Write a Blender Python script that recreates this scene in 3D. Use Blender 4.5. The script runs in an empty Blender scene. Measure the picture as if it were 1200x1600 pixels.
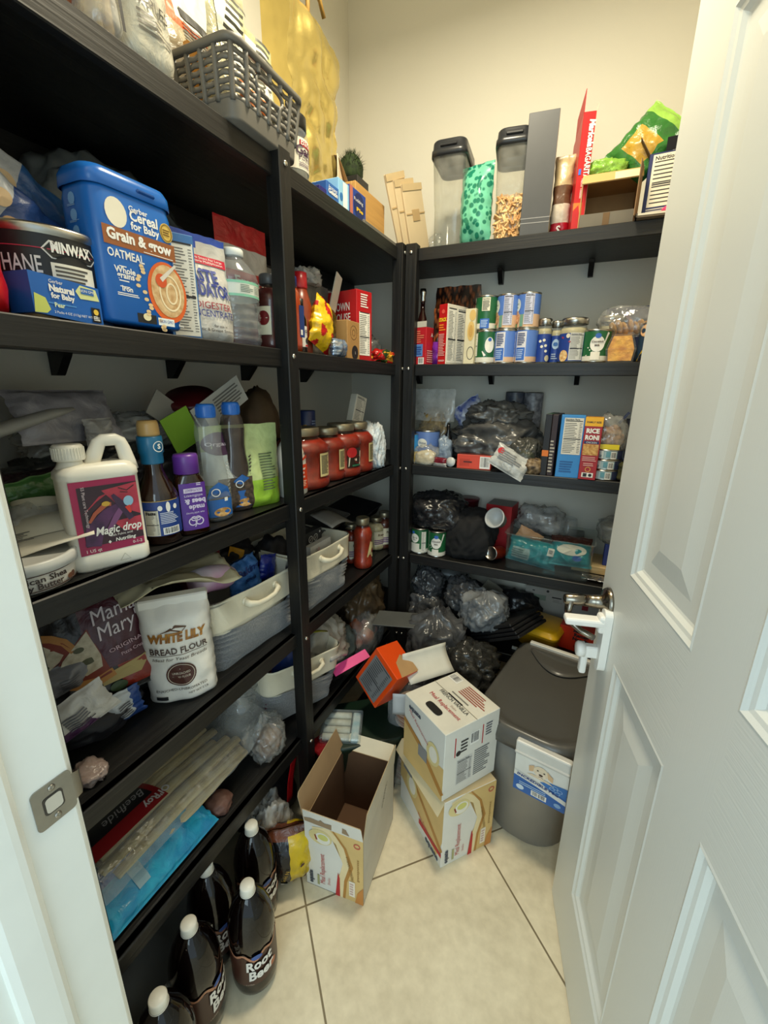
import bpy, bmesh, math, random
from math import sin, cos, pi, radians
from mathutils import Vector, Matrix, noise

C = bpy.context.scene.collection
SC = bpy.context.scene

# ------------------------------------------------------------------ camera, light, exposure
CAM = Vector((0.668, -1.6, 1.4013))
CAM_R = Vector((0.908892, 0.41688922, 0.01089565))
CAM_U = Vector((-0.12554616, 0.24861128, 0.9604325))
CAM_F = Vector((-0.39768518, 0.87429732, -0.27829964))
FOC = 671.14
cd = bpy.data.cameras.new('camera')
cd.sensor_fit = 'VERTICAL'; cd.sensor_height = 36.0; cd.lens = FOC / 1600 * 36.0
cd.clip_start = 0.02; cd.clip_end = 50
cam = bpy.data.objects.new('camera', cd); C.objects.link(cam)
cam.matrix_world = Matrix(((CAM_R.x, CAM_U.x, -CAM_F.x, CAM.x), (CAM_R.y, CAM_U.y, -CAM_F.y, CAM.y),
                           (CAM_R.z, CAM_U.z, -CAM_F.z, CAM.z), (0, 0, 0, 1)))
SC.camera = cam
SC.view_settings.view_transform = 'Standard'; SC.view_settings.look = 'None'
SC.view_settings.gamma = 1.0; SC.view_settings.use_curve_mapping = False
SC.view_settings.exposure = 0.0
SC.cycles.max_bounces = 10; SC.cycles.transparent_max_bounces = 24
SC.cycles.diffuse_bounces = 5; SC.cycles.glossy_bounces = 4; SC.cycles.transmission_bounces = 6
SC.cycles.caustics_reflective = False; SC.cycles.caustics_refractive = False

# cool daylight of the hall, coming in through the open doorway
w = bpy.data.worlds.new('hall_daylight'); SC.world = w; w.use_nodes = True
bg = w.node_tree.nodes['Background']
bg.inputs[0].default_value = (0.72, 0.90, 1.0, 1); bg.inputs[1].default_value = 1.0
# the pantry's warm ceiling lamp
LAMP = (0.36, -0.60, 2.72); LAMP_W = 24.5
ld = bpy.data.lights.new('pantry_lamp', 'AREA'); ld.shape = 'DISK'; ld.size = 0.26
ld.energy = LAMP_W; ld.color = (1.0, 0.895, 0.66)
lo = bpy.data.objects.new('pantry_lamp_light', ld); C.objects.link(lo); lo.location = LAMP
# daylight from the hall window behind the doorway
hd = bpy.data.lights.new('hall_window', 'AREA'); hd.shape = 'RECTANGLE'; hd.size = 1.6; hd.size_y = 1.5
hd.energy = 27.0; hd.color = (0.70, 0.92, 1.0)
ho = bpy.data.objects.new('hall_window_light', hd); C.objects.link(ho)
ho.location = (0.95, -3.3, 1.6)
ho.rotation_euler = (Vector((0.30, -0.7, 1.0)) - Vector(ho.location)).to_track_quat('-Z', 'Y').to_euler()

# ------------------------------------------------------------------ places: where a line of sight meets a shelf front or a board
def _ray(px, py): return CAM_F + CAM_R * ((px - 600) / FOC) - CAM_U * ((py - 800) / FOC)
def onX(px, py, x): d = _ray(px, py); return CAM + d * ((x - CAM.x) / d.x)
def onY(px, py, y): d = _ray(px, py); return CAM + d * ((y - CAM.y) / d.y)
def onZ(px, py, z): d = _ray(px, py); return CAM + d * ((z - CAM.z) / d.z)
LV = [0, 1.873, 1.486, 1.107, 0.723, 0.360]          # board tops, highest first (index 1..5)
DL, DB = 0.4026, 0.351                               # shelf depths on the left and the back wall
def spL(p0, p1, py, xf):                             # centre and width along the left unit between two columns
    a, b = onX(p0, py, xf).y, onX(p1, py, xf).y; return (a + b) / 2, abs(b - a)
def spB(p0, p1, py, yf):
    a, b = onY(p0, py, yf).x, onY(p1, py, yf).x; return (a + b) / 2, abs(b - a)
def hL(px, py, xf): return onX(px, py, xf).z
def hB(px, py, yf): return onY(px, py, yf).z

def yL(px, xf, z):                                   # along the left wall: y of the point (xf, y, z) seen in a column
    n = CAM_R - CAM_F * ((px - 600) / FOC); return CAM.y - (n.x * (xf - CAM.x) + n.z * (z - CAM.z)) / n.y
def xB(px, yf, z):
    n = CAM_R - CAM_F * ((px - 600) / FOC); return CAM.x - (n.y * (yf - CAM.y) + n.z * (z - CAM.z)) / n.x
def zAt(x, y, py):                                   # height over (x, y) seen in a row
    n = CAM_U - CAM_F * ((800 - py) / FOC); return CAM.z - (n.x * (x - CAM.x) + n.y * (y - CAM.y)) / n.z
def stL(p0, p1, pyt, z, xf, d=None):                 # a thing standing on the left unit: location, width, height
    a, b = yL(p0, xf, z), yL(p1, xf, z); wd = abs(b - a); dd = wd if d is None else d; yc = (a + b) / 2
    return Vector((xf - dd / 2, yc, z)), wd, zAt(xf, yc, pyt) - z
def stB(p0, p1, pyt, z, yf, d=None):
    a, b = xB(p0, yf, z), xB(p1, yf, z); wd = abs(b - a); dd = wd if d is None else d; xc = (a + b) / 2
    return Vector((xc, yf + dd / 2, z)), wd, zAt(xc, yf, pyt) - z

# ------------------------------------------------------------------ materials
def lin(h):
    h = h.lstrip('#'); o = []
    for i in (0, 2, 4):
        c = int(h[i:i + 2], 16) / 255.0
        o.append(c / 12.92 if c <= 0.04045 else ((c + 0.055) / 1.055) ** 2.4)
    return (o[0], o[1], o[2], 1.0)
_M = {}
def mat(hexc, rough=0.5, metal=0.0, coat=0.0, var=0.10, scale=14.0, bump=0.0, bscale=60.0, spec=0.5, sheen=0.0, stretch=None, second=None):
    """Principled material whose colour wanders a little with a noise texture."""
    k = (hexc, rough, metal, coat, var, scale, bump, bscale, spec, sheen, stretch, second)
    if k in _M: return _M[k]
    m = bpy.data.materials.new('paint_' + hexc.strip('#')); m.use_nodes = True
    nt = m.node_tree; N = nt.nodes; L = nt.links; b = N['Principled BSDF']
    b.inputs['Roughness'].default_value = rough; b.inputs['Metallic'].default_value = metal
    b.inputs['Coat Weight'].default_value = coat; b.inputs['Coat Roughness'].default_value = 0.08
    b.inputs['Specular IOR Level'].default_value = spec
    if sheen: b.inputs['Sheen Weight'].default_value = sheen
    c = lin(hexc); c2 = lin(second) if second else tuple(max(0, x * (1 - var)) for x in c[:3]) + (1,)
    tc = N.new('ShaderNodeTexCoord'); mp = N.new('ShaderNodeMapping')
    L.new(tc.outputs['Object'], mp.inputs[0])
    if stretch: mp.inputs['Scale'].default_value = stretch
    n = N.new('ShaderNodeTexNoise'); n.inputs['Scale'].default_value = scale; n.inputs['Detail'].default_value = 3
    L.new(mp.outputs[0], n.inputs['Vector'])
    r = N.new('ShaderNodeValToRGB'); r.color_ramp.elements[0].position = 0.35; r.color_ramp.elements[1].position = 0.65
    r.color_ramp.elements[0].color = c2; r.color_ramp.elements[1].color = c
    L.new(n.outputs['Fac'], r.inputs[0]); L.new(r.outputs[0], b.inputs['Base Color'])
    if bump:
        n2 = N.new('ShaderNodeTexNoise'); n2.inputs['Scale'].default_value = bscale; n2.inputs['Detail'].default_value = 4
        L.new(mp.outputs[0], n2.inputs['Vector'])
        bp = N.new('ShaderNodeBump'); bp.inputs['Strength'].default_value = bump; bp.inputs['Distance'].default_value = 0.01
        L.new(n2.outputs['Fac'], bp.inputs['Height']); L.new(bp.outputs[0], b.inputs['Normal'])
    _M[k] = m; return m
def clear(hexc='#ffffff', op=0.12, rough=0.06, bump=0.0, bscale=25.0, gl=0.35):
    """Thin see-through plastic or glass: mostly open, tinted, with a glossy skin stronger at grazing angles."""
    k = ('clear', hexc, op, rough, bump, bscale, gl)
    if k in _M: return _M[k]
    m = bpy.data.materials.new('clear_' + hexc.strip('#')); m.use_nodes = True
    nt = m.node_tree; N = nt.nodes; L = nt.links
    for n in list(N):
        if n.type != 'OUTPUT_MATERIAL': N.remove(n)
    out = [n for n in N if n.type == 'OUTPUT_MATERIAL'][0]
    tr = N.new('ShaderNodeBsdfTransparent'); df = N.new('ShaderNodeBsdfDiffuse'); g = N.new('ShaderNodeBsdfGlossy')
    c = lin(hexc)
    tr.inputs[0].default_value = tuple(0.55 + 0.45 * x for x in c[:3]) + (1,)
    df.inputs[0].default_value = c; g.inputs['Roughness'].default_value = rough
    fr = N.new('ShaderNodeLayerWeight'); fr.inputs['Blend'].default_value = 0.5
    pw = N.new('ShaderNodeMath'); pw.operation = 'POWER'; pw.inputs[1].default_value = 4.0; L.new(fr.outputs['Facing'], pw.inputs[0])
    ml = N.new('ShaderNodeMath'); ml.operation = 'MULTIPLY_ADD'; ml.inputs[1].default_value = 0.45; ml.inputs[2].default_value = 0.025 + gl * 0.05
    ml.use_clamp = True
    L.new(pw.outputs[0], ml.inputs[0])
    nz = N.new('ShaderNodeTexNoise'); nz.inputs['Scale'].default_value = bscale; nz.inputs['Detail'].default_value = 3
    tc = N.new('ShaderNodeTexCoord'); L.new(tc.outputs['Object'], nz.inputs['Vector'])
    opm = N.new('ShaderNodeMath'); opm.operation = 'MULTIPLY'; opm.use_clamp = True; opm.inputs[1].default_value = op * 2.0
    L.new(nz.outputs['Fac'], opm.inputs[0])
    a = N.new('ShaderNodeMixShader'); L.new(opm.outputs[0], a.inputs[0]); L.new(tr.outputs[0], a.inputs[1]); L.new(df.outputs[0], a.inputs[2])
    z = N.new('ShaderNodeMixShader'); L.new(ml.outputs[0], z.inputs[0]); L.new(a.outputs[0], z.inputs[1]); L.new(g.outputs[0], z.inputs[2])
    if bump:
        bp = N.new('ShaderNodeBump'); bp.inputs['Strength'].default_value = bump; bp.inputs['Distance'].default_value = 0.01
        L.new(nz.outputs['Fac'], bp.inputs['Height'])
        for s in (g, fr, df): L.new(bp.outputs[0], s.inputs['Normal'])
    L.new(z.outputs[0], out.inputs['Surface'])
    _M[k] = m; return m
def film(hexc, op=0.75, rough=0.22, bump=0.5, bscale=30.0, metal=0.0, second=None):
    """Crinkled thin bag film: principled with partial alpha and a creased bump."""
    k = ('film', hexc, op, rough, bump, bscale, metal, second)
    if k in _M: return _M[k]
    m = bpy.data.materials.new('film_' + hexc.strip('#')); m.use_nodes = True
    nt = m.node_tree; N = nt.nodes; L = nt.links; b = N['Principled BSDF']
    b.inputs['Roughness'].default_value = rough; b.inputs['Alpha'].default_value = op; b.inputs['Metallic'].default_value = metal
    tc = N.new('ShaderNodeTexCoord')
    nz = N.new('ShaderNodeTexNoise'); nz.inputs['Scale'].default_value = bscale; nz.inputs['Detail'].default_value = 5
    nz.inputs['Distortion'].default_value = 0.6
    L.new(tc.outputs['Object'], nz.inputs['Vector'])
    r = N.new('ShaderNodeValToRGB'); c = lin(hexc)
    r.color_ramp.elements[0].color = lin(second) if second else tuple(x * 0.75 for x in c[:3]) + (1,); r.color_ramp.elements[1].color = c
    r.color_ramp.elements[0].position = 0.35; r.color_ramp.elements[1].position = 0.65
    L.new(nz.outputs['Fac'], r.inputs[0]); L.new(r.outputs[0], b.inputs['Base Color'])
    bp = N.new('ShaderNodeBump'); bp.inputs['Strength'].default_value = bump; bp.inputs['Distance'].default_value = 0.012
    L.new(nz.outputs['Fac'], bp.inputs['Height']); L.new(bp.outputs[0], b.inputs['Normal'])
    _M[k] = m; return m

# ------------------------------------------------------------------ mesh collector
_T = {}
def glyphs(s, bold=0.0, shear=0.0):
    k = (s, bold, shear)
    if k not in _T:
        cu = bpy.data.curves.new('lettering', 'FONT'); cu.body = s; cu.size = 1.0; cu.resolution_u = 2
        cu.offset = bold; cu.shear = shear; cu.fill_mode = 'FRONT'
        ob = bpy.data.objects.new('lettering', cu); me = bpy.data.meshes.new_from_object(ob)
        vs = [v.co.copy() for v in me.vertices]; fs = [tuple(p.vertices) for p in me.polygons]
        bpy.data.objects.remove(ob); bpy.data.curves.remove(cu); bpy.data.meshes.remove(me)
        xs = [v.x for v in vs] or [0]
        _T[k] = (vs, fs, min(xs), max(xs))
    return _T[k]

EPS = 0.0006
class MB:
    def __init__(s): s.v = []; s.f = []; s.m = []; s.sm = []; s.mats = []; s.st = [Matrix.Identity(4)]; s.warp = None
    def push(s, M): s.st.append(s.st[-1] @ M); return s
    def pop(s): s.st.pop(); return s
    def at(s, x=0, y=0, z=0, rz=0, rx=0, ry=0):
        return s.push(Matrix.Translation((x, y, z)) @ Matrix.Rotation(rz, 4, 'Z') @ Matrix.Rotation(ry, 4, 'Y') @ Matrix.Rotation(rx, 4, 'X'))
    def mi(s, m):
        if m not in s.mats: s.mats.append(m)
        return s.mats.index(m)
    def add(s, vs, fs, m, smooth=False):
        o = len(s.v); M = s.st[-1]; w = s.warp
        for v in vs:
            v = Vector(v)
            if w: v = Vector(w(v.x, v.y, v.z))
            s.v.append(M @ v)
        fm = callable(m)
        for i, f in enumerate(fs):
            s.f.append([o + j for j in f]); s.m.append(s.mi(m(i) if fm else m)); s.sm.append(smooth)
        return s
    # ---- solids
    def box(s, x0, y0, z0, x1, y1, z1, m, bevel=0.0, seg=1, smooth=False):
        """axis-aligned box between two corners; m may be a dict by side"""
        if bevel <= 0:
            vs = [(x0, y0, z0), (x1, y0, z0), (x1, y1, z0), (x0, y1, z0), (x0, y0, z1), (x1, y0, z1), (x1, y1, z1), (x0, y1, z1)]
            fs = [(0, 3, 2, 1), (4, 5, 6, 7), (0, 1, 5, 4), (1, 2, 6, 5), (2, 3, 7, 6), (3, 0, 4, 7)]
            if isinstance(m, dict):
                names = ['bottom', 'top', 'front', 'right', 'back', 'left']
                return s.add(vs, fs, lambda i: m.get(names[i], m['all']))
            return s.add(vs, fs, m)
        bm = bmesh.new(); bmesh.ops.create_cube(bm, size=1)
        for v in bm.verts:
            v.co = Vector(((x0 + x1) / 2 + v.co.x * (x1 - x0), (y0 + y1) / 2 + v.co.y * (y1 - y0), (z0 + z1) / 2 + v.co.z * (z1 - z0)))
        bmesh.ops.bevel(bm, geom=bm.edges[:], offset=bevel, segments=seg, profile=0.5, affect='EDGES')
        bm.verts.index_update()
        vs = [v.co.copy() for v in bm.verts]; fs = [tuple(v.index for v in f.verts) for f in bm.faces]
        if isinstance(m, dict):
            nn = []
            for f in bm.faces:
                n = f.normal; a = max(range(3), key=lambda i: abs(n[i]))
                nn.append([('left', 'right'), ('front', 'back'), ('bottom', 'top')][a][1 if n[a] > 0 else 0])
            s.add(vs, fs, lambda i: m.get(nn[i], m['all']), smooth)
        else: s.add(vs, fs, m, smooth)
        bm.free(); return s
    def rings(s, rings, m, closed=True, cap0=True, cap1=True, smooth=True):
        """loft equal rings of points; m may be a function (row, column) -> material"""
        n = len(rings[0]); vs = [p for r in rings for p in r]; fs = []; key = []
        for i in range(len(rings) - 1):
            for j in range(n if closed else n - 1):
                k = (j + 1) % n
                fs.append((i * n + j, i * n + k, (i + 1) * n + k, (i + 1) * n + j)); key.append((i, j))
        nb = len(fs)
        if cap0: fs.append(tuple(reversed(range(n)))); key.append((0, 0))
        if cap1: fs.append(tuple((len(rings) - 1) * n + j for j in range(n))); key.append((len(rings) - 2, 0))
        if callable(m): s.add(vs, fs, lambda i: m(*key[i]), smooth)
        else: s.add(vs, fs, m, smooth)
        return s
    def lathe(s, prof, m, seg=28, cap0=True, cap1=True, smooth=True):
        R = [[(r * sin(2 * pi * j / seg), -r * cos(2 * pi * j / seg), z) for j in range(seg)] for r, z in prof]
        return s.rings(R, m, True, cap0, cap1, smooth)
    def sup(s, secs, m, seg=36, cap0=True, cap1=True, smooth=True):
        """loft of superellipse sections (z, half width, half depth, power, offset x, offset y)"""
        R = []
        for q in secs:
            z, a, b, p = q[:4]; ox = q[4] if len(q) > 4 else 0; oy = q[5] if len(q) > 5 else 0; ring = []
            for j in range(seg):
                t = 2 * pi * j / seg; c_, s_ = sin(t), -cos(t)
                ring.append((ox + a * math.copysign(abs(c_) ** (2 / p), c_), oy + b * math.copysign(abs(s_) ** (2 / p), s_), z))
            R.append(ring)
        return s.rings(R, m, True, cap0, cap1, smooth)
    def tube(s, pts, r, m, seg=8, flat=1.0, caps=True):
        P = [Vector(p) for p in pts]; R = []; prev = None
        for i, p in enumerate(P):
            d = (P[min(i + 1, len(P) - 1)] - P[max(i - 1, 0)]).normalized()
            a = prev if prev is not None else (Vector((0, 0, 1)) if abs(d.z) < 0.9 else Vector((1, 0, 0)))
            x = d.cross(a).normalized(); y = x.cross(d).normalized(); prev = y
            rr = r[i] if isinstance(r, (list, tuple)) else r
            R.append([tuple(p + x * (rr * cos(2 * pi * j / seg)) + y * (rr * flat * sin(2 * pi * j / seg))) for j in range(seg)])
        return s.rings(R, m, True, caps, caps, True)
    def prism(s, pts, y0, y1, m, smooth=False):
        """polygon in x,z pulled from y0 to y1"""
        n = len(pts); vs = [(x, y0, z) for x, z in pts] + [(x, y1, z) for x, z in pts]
        fs = [tuple(range(n)), tuple(reversed(range(n, 2 * n)))] + [(j, n + j, n + (j + 1) % n, (j + 1) % n) for j in range(n)]
        return s.add(vs, fs, m, smooth)
    def surf(s, fn, nu, nv, m, thick=0.0, smooth=True):
        """sheet fn(u,v); with thickness it gets a back and rims. m may be function (u,v) -> material"""
        vs = [Vector(fn(i / nu, j / nv)) for j in range(nv + 1) for i in range(nu + 1)]
        q = [(j * (nu + 1) + i, j * (nu + 1) + i + 1, (j + 1) * (nu + 1) + i + 1, (j + 1) * (nu + 1) + i) for j in range(nv) for i in range(nu)]
        uv = [((i + .5) / nu, (j + .5) / nv) for j in range(nv) for i in range(nu)]
        f = list(q); kk = list(uv)
        if thick:
            nr = [Vector((0, 0, 0)) for _ in vs]
            for a, b, c, d in q:
                nn = (vs[c] - vs[a]).cross(vs[d] - vs[b])
                for t in (a, b, c, d): nr[t] += nn
            n0 = len(vs); vs = vs + [v - n.normalized() * thick if n.length > 0 else v for v, n in zip(vs, nr)]
            f += [tuple(n0 + t for t in reversed(x)) for x in q]; kk += uv
            e = [i for i in range(nu + 1)] + [j * (nu + 1) + nu for j in range(1, nv + 1)] + [nv * (nu + 1) + i for i in range(nu - 1, -1, -1)] + [j * (nu + 1) for j in range(nv - 1, 0, -1)]
            for a, b in zip(e, e[1:] + e[:1]): f.append((b, a, n0 + a, n0 + b)); kk.append((.5, .5))
        if callable(m): return s.add(vs, f, lambda i: m(*kk[i]), smooth)
        return s.add(vs, f, m, smooth)
    # ---- flat print on a face that looks towards -y at y (x right, z up)
    def face(s, side, w, d, h):
        """enter the frame of one side of a w x d x h box that stands on z=0 centred on x,y; the origin is that face's centre"""
        I = Matrix.Translation((0, 0, h / 2))
        F = {'front': I @ Matrix.Translation((0, -d / 2, 0)), 'back': I @ Matrix.Rotation(pi, 4, 'Z') @ Matrix.Translation((0, -d / 2, 0)),
             'right': I @ Matrix.Rotation(pi / 2, 4, 'Z') @ Matrix.Translation((0, -w / 2, 0)), 'left': I @ Matrix.Rotation(-pi / 2, 4, 'Z') @ Matrix.Translation((0, -w / 2, 0)),
             'top': Matrix.Translation((0, 0, h)) @ Matrix.Rotation(-pi / 2, 4, 'X')}
        return s.push(F[side])
    def rect(s, x0, z0, x1, z1, m, y=-EPS, nx=1):
        if s.warp: nx = max(nx, int(abs(x1 - x0) / 0.005) + 1)
        vs = []; fs = []
        nz = nx if (s.warp and abs(z1 - z0) > abs(x1 - x0)) else 1
        if s.warp: nz = max(1, int(abs(z1 - z0) / 0.012))
        for j in range(nz + 1):
            for i in range(nx + 1): vs.append((x0 + (x1 - x0) * i / nx, y, z0 + (z1 - z0) * j / nz))
        for j in range(nz):
            for i in range(nx): a = j * (nx + 1) + i; fs.append((a, a + 1, a + nx + 2, a + nx + 1))
        return s.add(vs, fs, m)
    def poly(s, pts, m, y=-EPS):
        c = (sum(p[0] for p in pts) / len(pts), sum(p[1] for p in pts) / len(pts)); n = len(pts)
        vs = [(c[0], y, c[1])] + [(x, y, z) for x, z in pts]
        return s.add(vs, [(0, 1 + j, 1 + (j + 1) % n) for j in range(n)], m)
    def disc(s, cx, cz, rx, rz, m, y=-EPS, seg=20, a0=0):
        rz = rz or rx
        return s.poly([(cx + rx * cos(2 * pi * j / seg + a0), cz + rz * sin(2 * pi * j / seg + a0)) for j in range(seg)], m, y)
    def ring(s, cx, cz, rx, rz, t, m, y=-EPS, seg=24):
        vs = []
        for j in range(seg):
            a = 2 * pi * j / seg
            vs += [(cx + rx * cos(a), y, cz + rz * sin(a)), (cx + (rx - t) * cos(a), y, cz + (rz - t) * sin(a))]
        return s.add(vs, [(2 * j, 2 * ((j + 1) % seg), 2 * ((j + 1) % seg) + 1, 2 * j + 1) for j in range(seg)], m)
    def band(s, pts, wd, m, y=-EPS):
        """a brush stroke along points; wd a number or one width per point"""
        P = [Vector((a, b)) for a, b in pts]; vs = []
        for i, p in enumerate(P):
            d = (P[min(i + 1, len(P) - 1)] - P[max(0, i - 1)]).normalized(); n = Vector((-d.y, d.x)); ww = wd[i] if isinstance(wd, (list, tuple)) else wd
            vs += [(p.x + n.x * ww / 2, y, p.y + n.y * ww / 2), (p.x - n.x * ww / 2, y, p.y - n.y * ww / 2)]
        return s.add(vs, [(2 * i + 1, 2 * i + 3, 2 * i + 2, 2 * i) for i in range(len(P) - 1)], m)
    def text(s, t, x, z, size, m, y=-2 * EPS, align='c', rot=0.0, bold=0.0, shear=0.0, fit=None, sx=1.0):
        vs, fs, a, b = glyphs(t, bold, shear)
        k = size; kx = size * sx
        if fit: kx = fit / max(1e-6, (b - a))
        off = {'c': -(a + b) / 2, 'l': -a, 'r': -b}[align]
        c_, s_ = cos(rot), sin(rot); out = []
        for v in vs:
            X = (v.x + off) * kx; Z = v.y * k
            out.append((x + X * c_ - Z * s_, y, z + X * s_ + Z * c_))
        return s.add(out, fs, m)
    def lines(s, x0, z0, x1, z1, n, m, seed=0, y=-1.6 * EPS, fill=0.5, ragged=0.35):
        """rows of small print too small to read"""
        rnd = random.Random(seed); hh = (z1 - z0) / n
        for i in range(n):
            zz = z1 - (i + 0.5) * hh; s.rect(x0, zz - hh * fill / 2, x1 - (x1 - x0) * ragged * rnd.random(), zz + hh * fill / 2, m, y)
        return s
    def barcode(s, x0, z0, x1, z1, seed=0, white=None, ink=None, y=-1.5 * EPS):
        rnd = random.Random(seed); white = white or mat('#f4f2ec', .6); ink = ink or mat('#1b1b1d', .6)
        s.rect(x0, z0, x1, z1, white, y)
        n = 14; x = x0 + (x1 - x0) * .08; st = (x1 - x0) * .84 / n
        for i in range(n): s.rect(x, z0 + (z1 - z0) * .15, x + st * (0.25 + 0.5 * rnd.random()), z1 - (z1 - z0) * .08, ink, y - EPS * .5); x += st
        return s
    def facts(s, x0, z0, x1, z1, seed=0, paper=None, ink=None, title=True, y=-EPS):
        """a nutrition table"""
        paper = paper or mat('#efece0', .6); ink = ink or mat('#222226', .6); W = x1 - x0; Hh = z1 - z0
        s.rect(x0, z0, x1, z1, paper, y)
        tz = z1
        if title:
            k = min(W * 0.86 / 7.1, Hh * .12); s.text('Nutrition Facts', x0 + W * .05, z1 - k * 1.0, k, ink, y - EPS, 'l', bold=.02); tz = z1 - k * 1.25
        s.rect(x0 + W * .05, tz - Hh * .02, x1 - W * .05, tz, ink, y - EPS * .6)
        s.lines(x0 + W * .05, z0 + Hh * .04, x0 + W * .72, tz - Hh * .05, max(5, int(Hh / W * 9)), ink, seed, y - EPS * .6, .28)
        s.lines(x0 + W * .80, z0 + Hh * .04, x0 + W * .95, tz - Hh * .05, max(5, int(Hh / W * 9)), ink, seed + 1, y - EPS * .6, .25, .3)
        s.rect(x0 + W * .05, z0 + Hh * .42, x1 - W * .05, z0 + Hh * .445, ink, y - EPS * .7)
        return s
    def obj(s, name, parent=None, bev=None):
        me = bpy.data.meshes.new(name); me.from_pydata([tuple(v) for v in s.v], [], s.f)
        for m in s.mats: me.materials.append(m)
        me.polygons.foreach_set('material_index', s.m); me.polygons.foreach_set('use_smooth', s.sm); me.update()
        o = bpy.data.objects.new(name, me); C.objects.link(o)
        if parent is not None: o.parent = parent
        return o

def cyl_warp(r, pad=0.0004):
    """wraps flat print (x along the girth, y outwards) round a can of radius r that looks towards -y"""
    def f(x, y, z): a = x / r; q = r + pad - y; return (q * sin(a), -q * cos(a), z)
    return f
def thing(name, label, cat, loc=(0, 0, 0), rz=0.0, group=None, rx=0.0, ry=0.0):
    o = bpy.data.objects.new(name, None); o.empty_display_size = 0.03; C.objects.link(o)
    o.location = loc; o.rotation_euler = (rx, ry, rz); o['label'] = label; o['category'] = cat
    if group: o['group'] = group
    return o
def tag(o, label, cat, group=None, loc=None, rz=0.0, rx=0.0, ry=0.0):
    o['label'] = label; o['category'] = cat
    if group: o['group'] = group
    if loc is not None: o.location = loc; o.rotation_euler = (rx, ry, rz)
    return o
def struct(o): o['kind'] = 'structure'; return o
def dup(root, loc, rz=None, label=None, group=None, keep=None):
    r = root.copy(); C.objects.link(r); r.location = loc
    if rz is not None: r.rotation_euler[2] = rz
    if label: r['label'] = label
    if group: r['group'] = group
    for ch in list(root.children):
        if keep and not keep(ch): continue
        c = ch.copy(); C.objects.link(c); c.parent = r
        for g in list(ch.children):
            d = g.copy(); C.objects.link(d); d.parent = c
    return r
LEFT = pi / 2      # faces the room from the left wall
BACK = 0.0         # faces the room from the back wall
# ------------------------------------------------------------------ room
XR, YF, HC = 1.16, -1.385, 3.05
def wall_paint():
    m = bpy.data.materials.new('wall_paint'); m.use_nodes = True; nt = m.node_tree; N = nt.nodes; L = nt.links; b = N['Principled BSDF']
    b.inputs['Roughness'].default_value = .75; b.inputs['Base Color'].default_value = lin('#e4e0d2')
    tc = N.new('ShaderNodeTexCoord'); n = N.new('ShaderNodeTexNoise'); n.inputs['Scale'].default_value = 55; n.inputs['Detail'].default_value = 3
    L.new(tc.outputs['Object'], n.inputs['Vector']); bp = N.new('ShaderNodeBump'); bp.inputs['Strength'].default_value = .12; bp.inputs['Distance'].default_value = .004
    L.new(n.outputs['Fac'], bp.inputs['Height']); L.new(bp.outputs[0], b.inputs['Normal']); return m
WALL = wall_paint()
def floor_tiles():
    m = bpy.data.materials.new('floor_tiles'); m.use_nodes = True; nt = m.node_tree; N = nt.nodes; L = nt.links; b = N['Principled BSDF']
    tc = N.new('ShaderNodeTexCoord'); mp = N.new('ShaderNodeMapping'); L.new(tc.outputs['Object'], mp.inputs[0])
    # diagonal square tiles: rotate 45 degrees, one tile = 0.566 m
    mp.inputs['Rotation'].default_value = (0, 0, TILE_ROT); mp.inputs['Location'].default_value = TILE_LOC
    br = N.new('ShaderNodeTexBrick'); br.offset = 0.0; br.squash = 1.0
    br.inputs['Scale'].default_value = 1.0; br.inputs['Brick Width'].default_value = TILE; br.inputs['Row Height'].default_value = TILE
    br.inputs['Mortar Size'].default_value = 0.0028; br.inputs['Mortar Smooth'].default_value = 0.2; br.inputs['Bias'].default_value = 0.0
    br.inputs['Color1'].default_value = (1, 1, 1, 1); br.inputs['Color2'].default_value = (.93, .93, .93, 1); br.inputs['Mortar'].default_value = (0, 0, 0, 1)
    L.new(mp.outputs[0], br.inputs['Vector'])
    n1 = N.new('ShaderNodeTexNoise'); n1.inputs['Scale'].default_value = 4.5; n1.inputs['Detail'].default_value = 8; n1.inputs['Roughness'].default_value = .65
    n2 = N.new('ShaderNodeTexNoise'); n2.inputs['Scale'].default_value = 38; n2.inputs['Detail'].default_value = 5
    L.new(tc.outputs['Object'], n1.inputs['Vector']); L.new(tc.outputs['Object'], n2.inputs['Vector'])
    r = N.new('ShaderNodeValToRGB'); e = r.color_ramp.elements; e[0].position = .32; e[0].color = lin('#c9bb9d'); e[1].position = .68; e[1].color = lin('#efe2c4')
    mx = N.new('ShaderNodeMix'); mx.data_type = 'FLOAT'; mx.inputs[0].default_value = .35
    L.new(n1.outputs['Fac'], mx.inputs[2]); L.new(n2.outputs['Fac'], mx.inputs[3]); L.new(mx.outputs[0], r.inputs[0])
    mm = N.new('ShaderNodeMix'); mm.data_type = 'RGBA'; L.new(br.outputs['Fac'], mm.inputs[0]); L.new(r.outputs[0], mm.inputs[6]); mm.inputs[7].default_value = lin('#7d6e53')
    L.new(mm.outputs[2], b.inputs['Base Color']); b.inputs['Roughness'].default_value = .42
    bp = N.new('ShaderNodeBump'); bp.inputs['Strength'].default_value = .35; bp.inputs['Distance'].default_value = .003; bp.invert = True
    L.new(br.outputs['Fac'], bp.inputs['Height']); L.new(bp.outputs[0], b.inputs['Normal']); return m
TILE = 0.566; TILE_ROT = radians(-45); TILE_LOC = (0, 0, 0)
_j = onZ(478, 1415, 0)                                # where two joints cross on the floor
_u = ((_j.x * cos(TILE_ROT) - _j.y * sin(TILE_ROT)), (_j.x * sin(TILE_ROT) + _j.y * cos(TILE_ROT)))
TILE_LOC = (-_u[0] + TILE * 4, -_u[1] + TILE * 4, 0)
FLOORM = floor_tiles()
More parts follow.
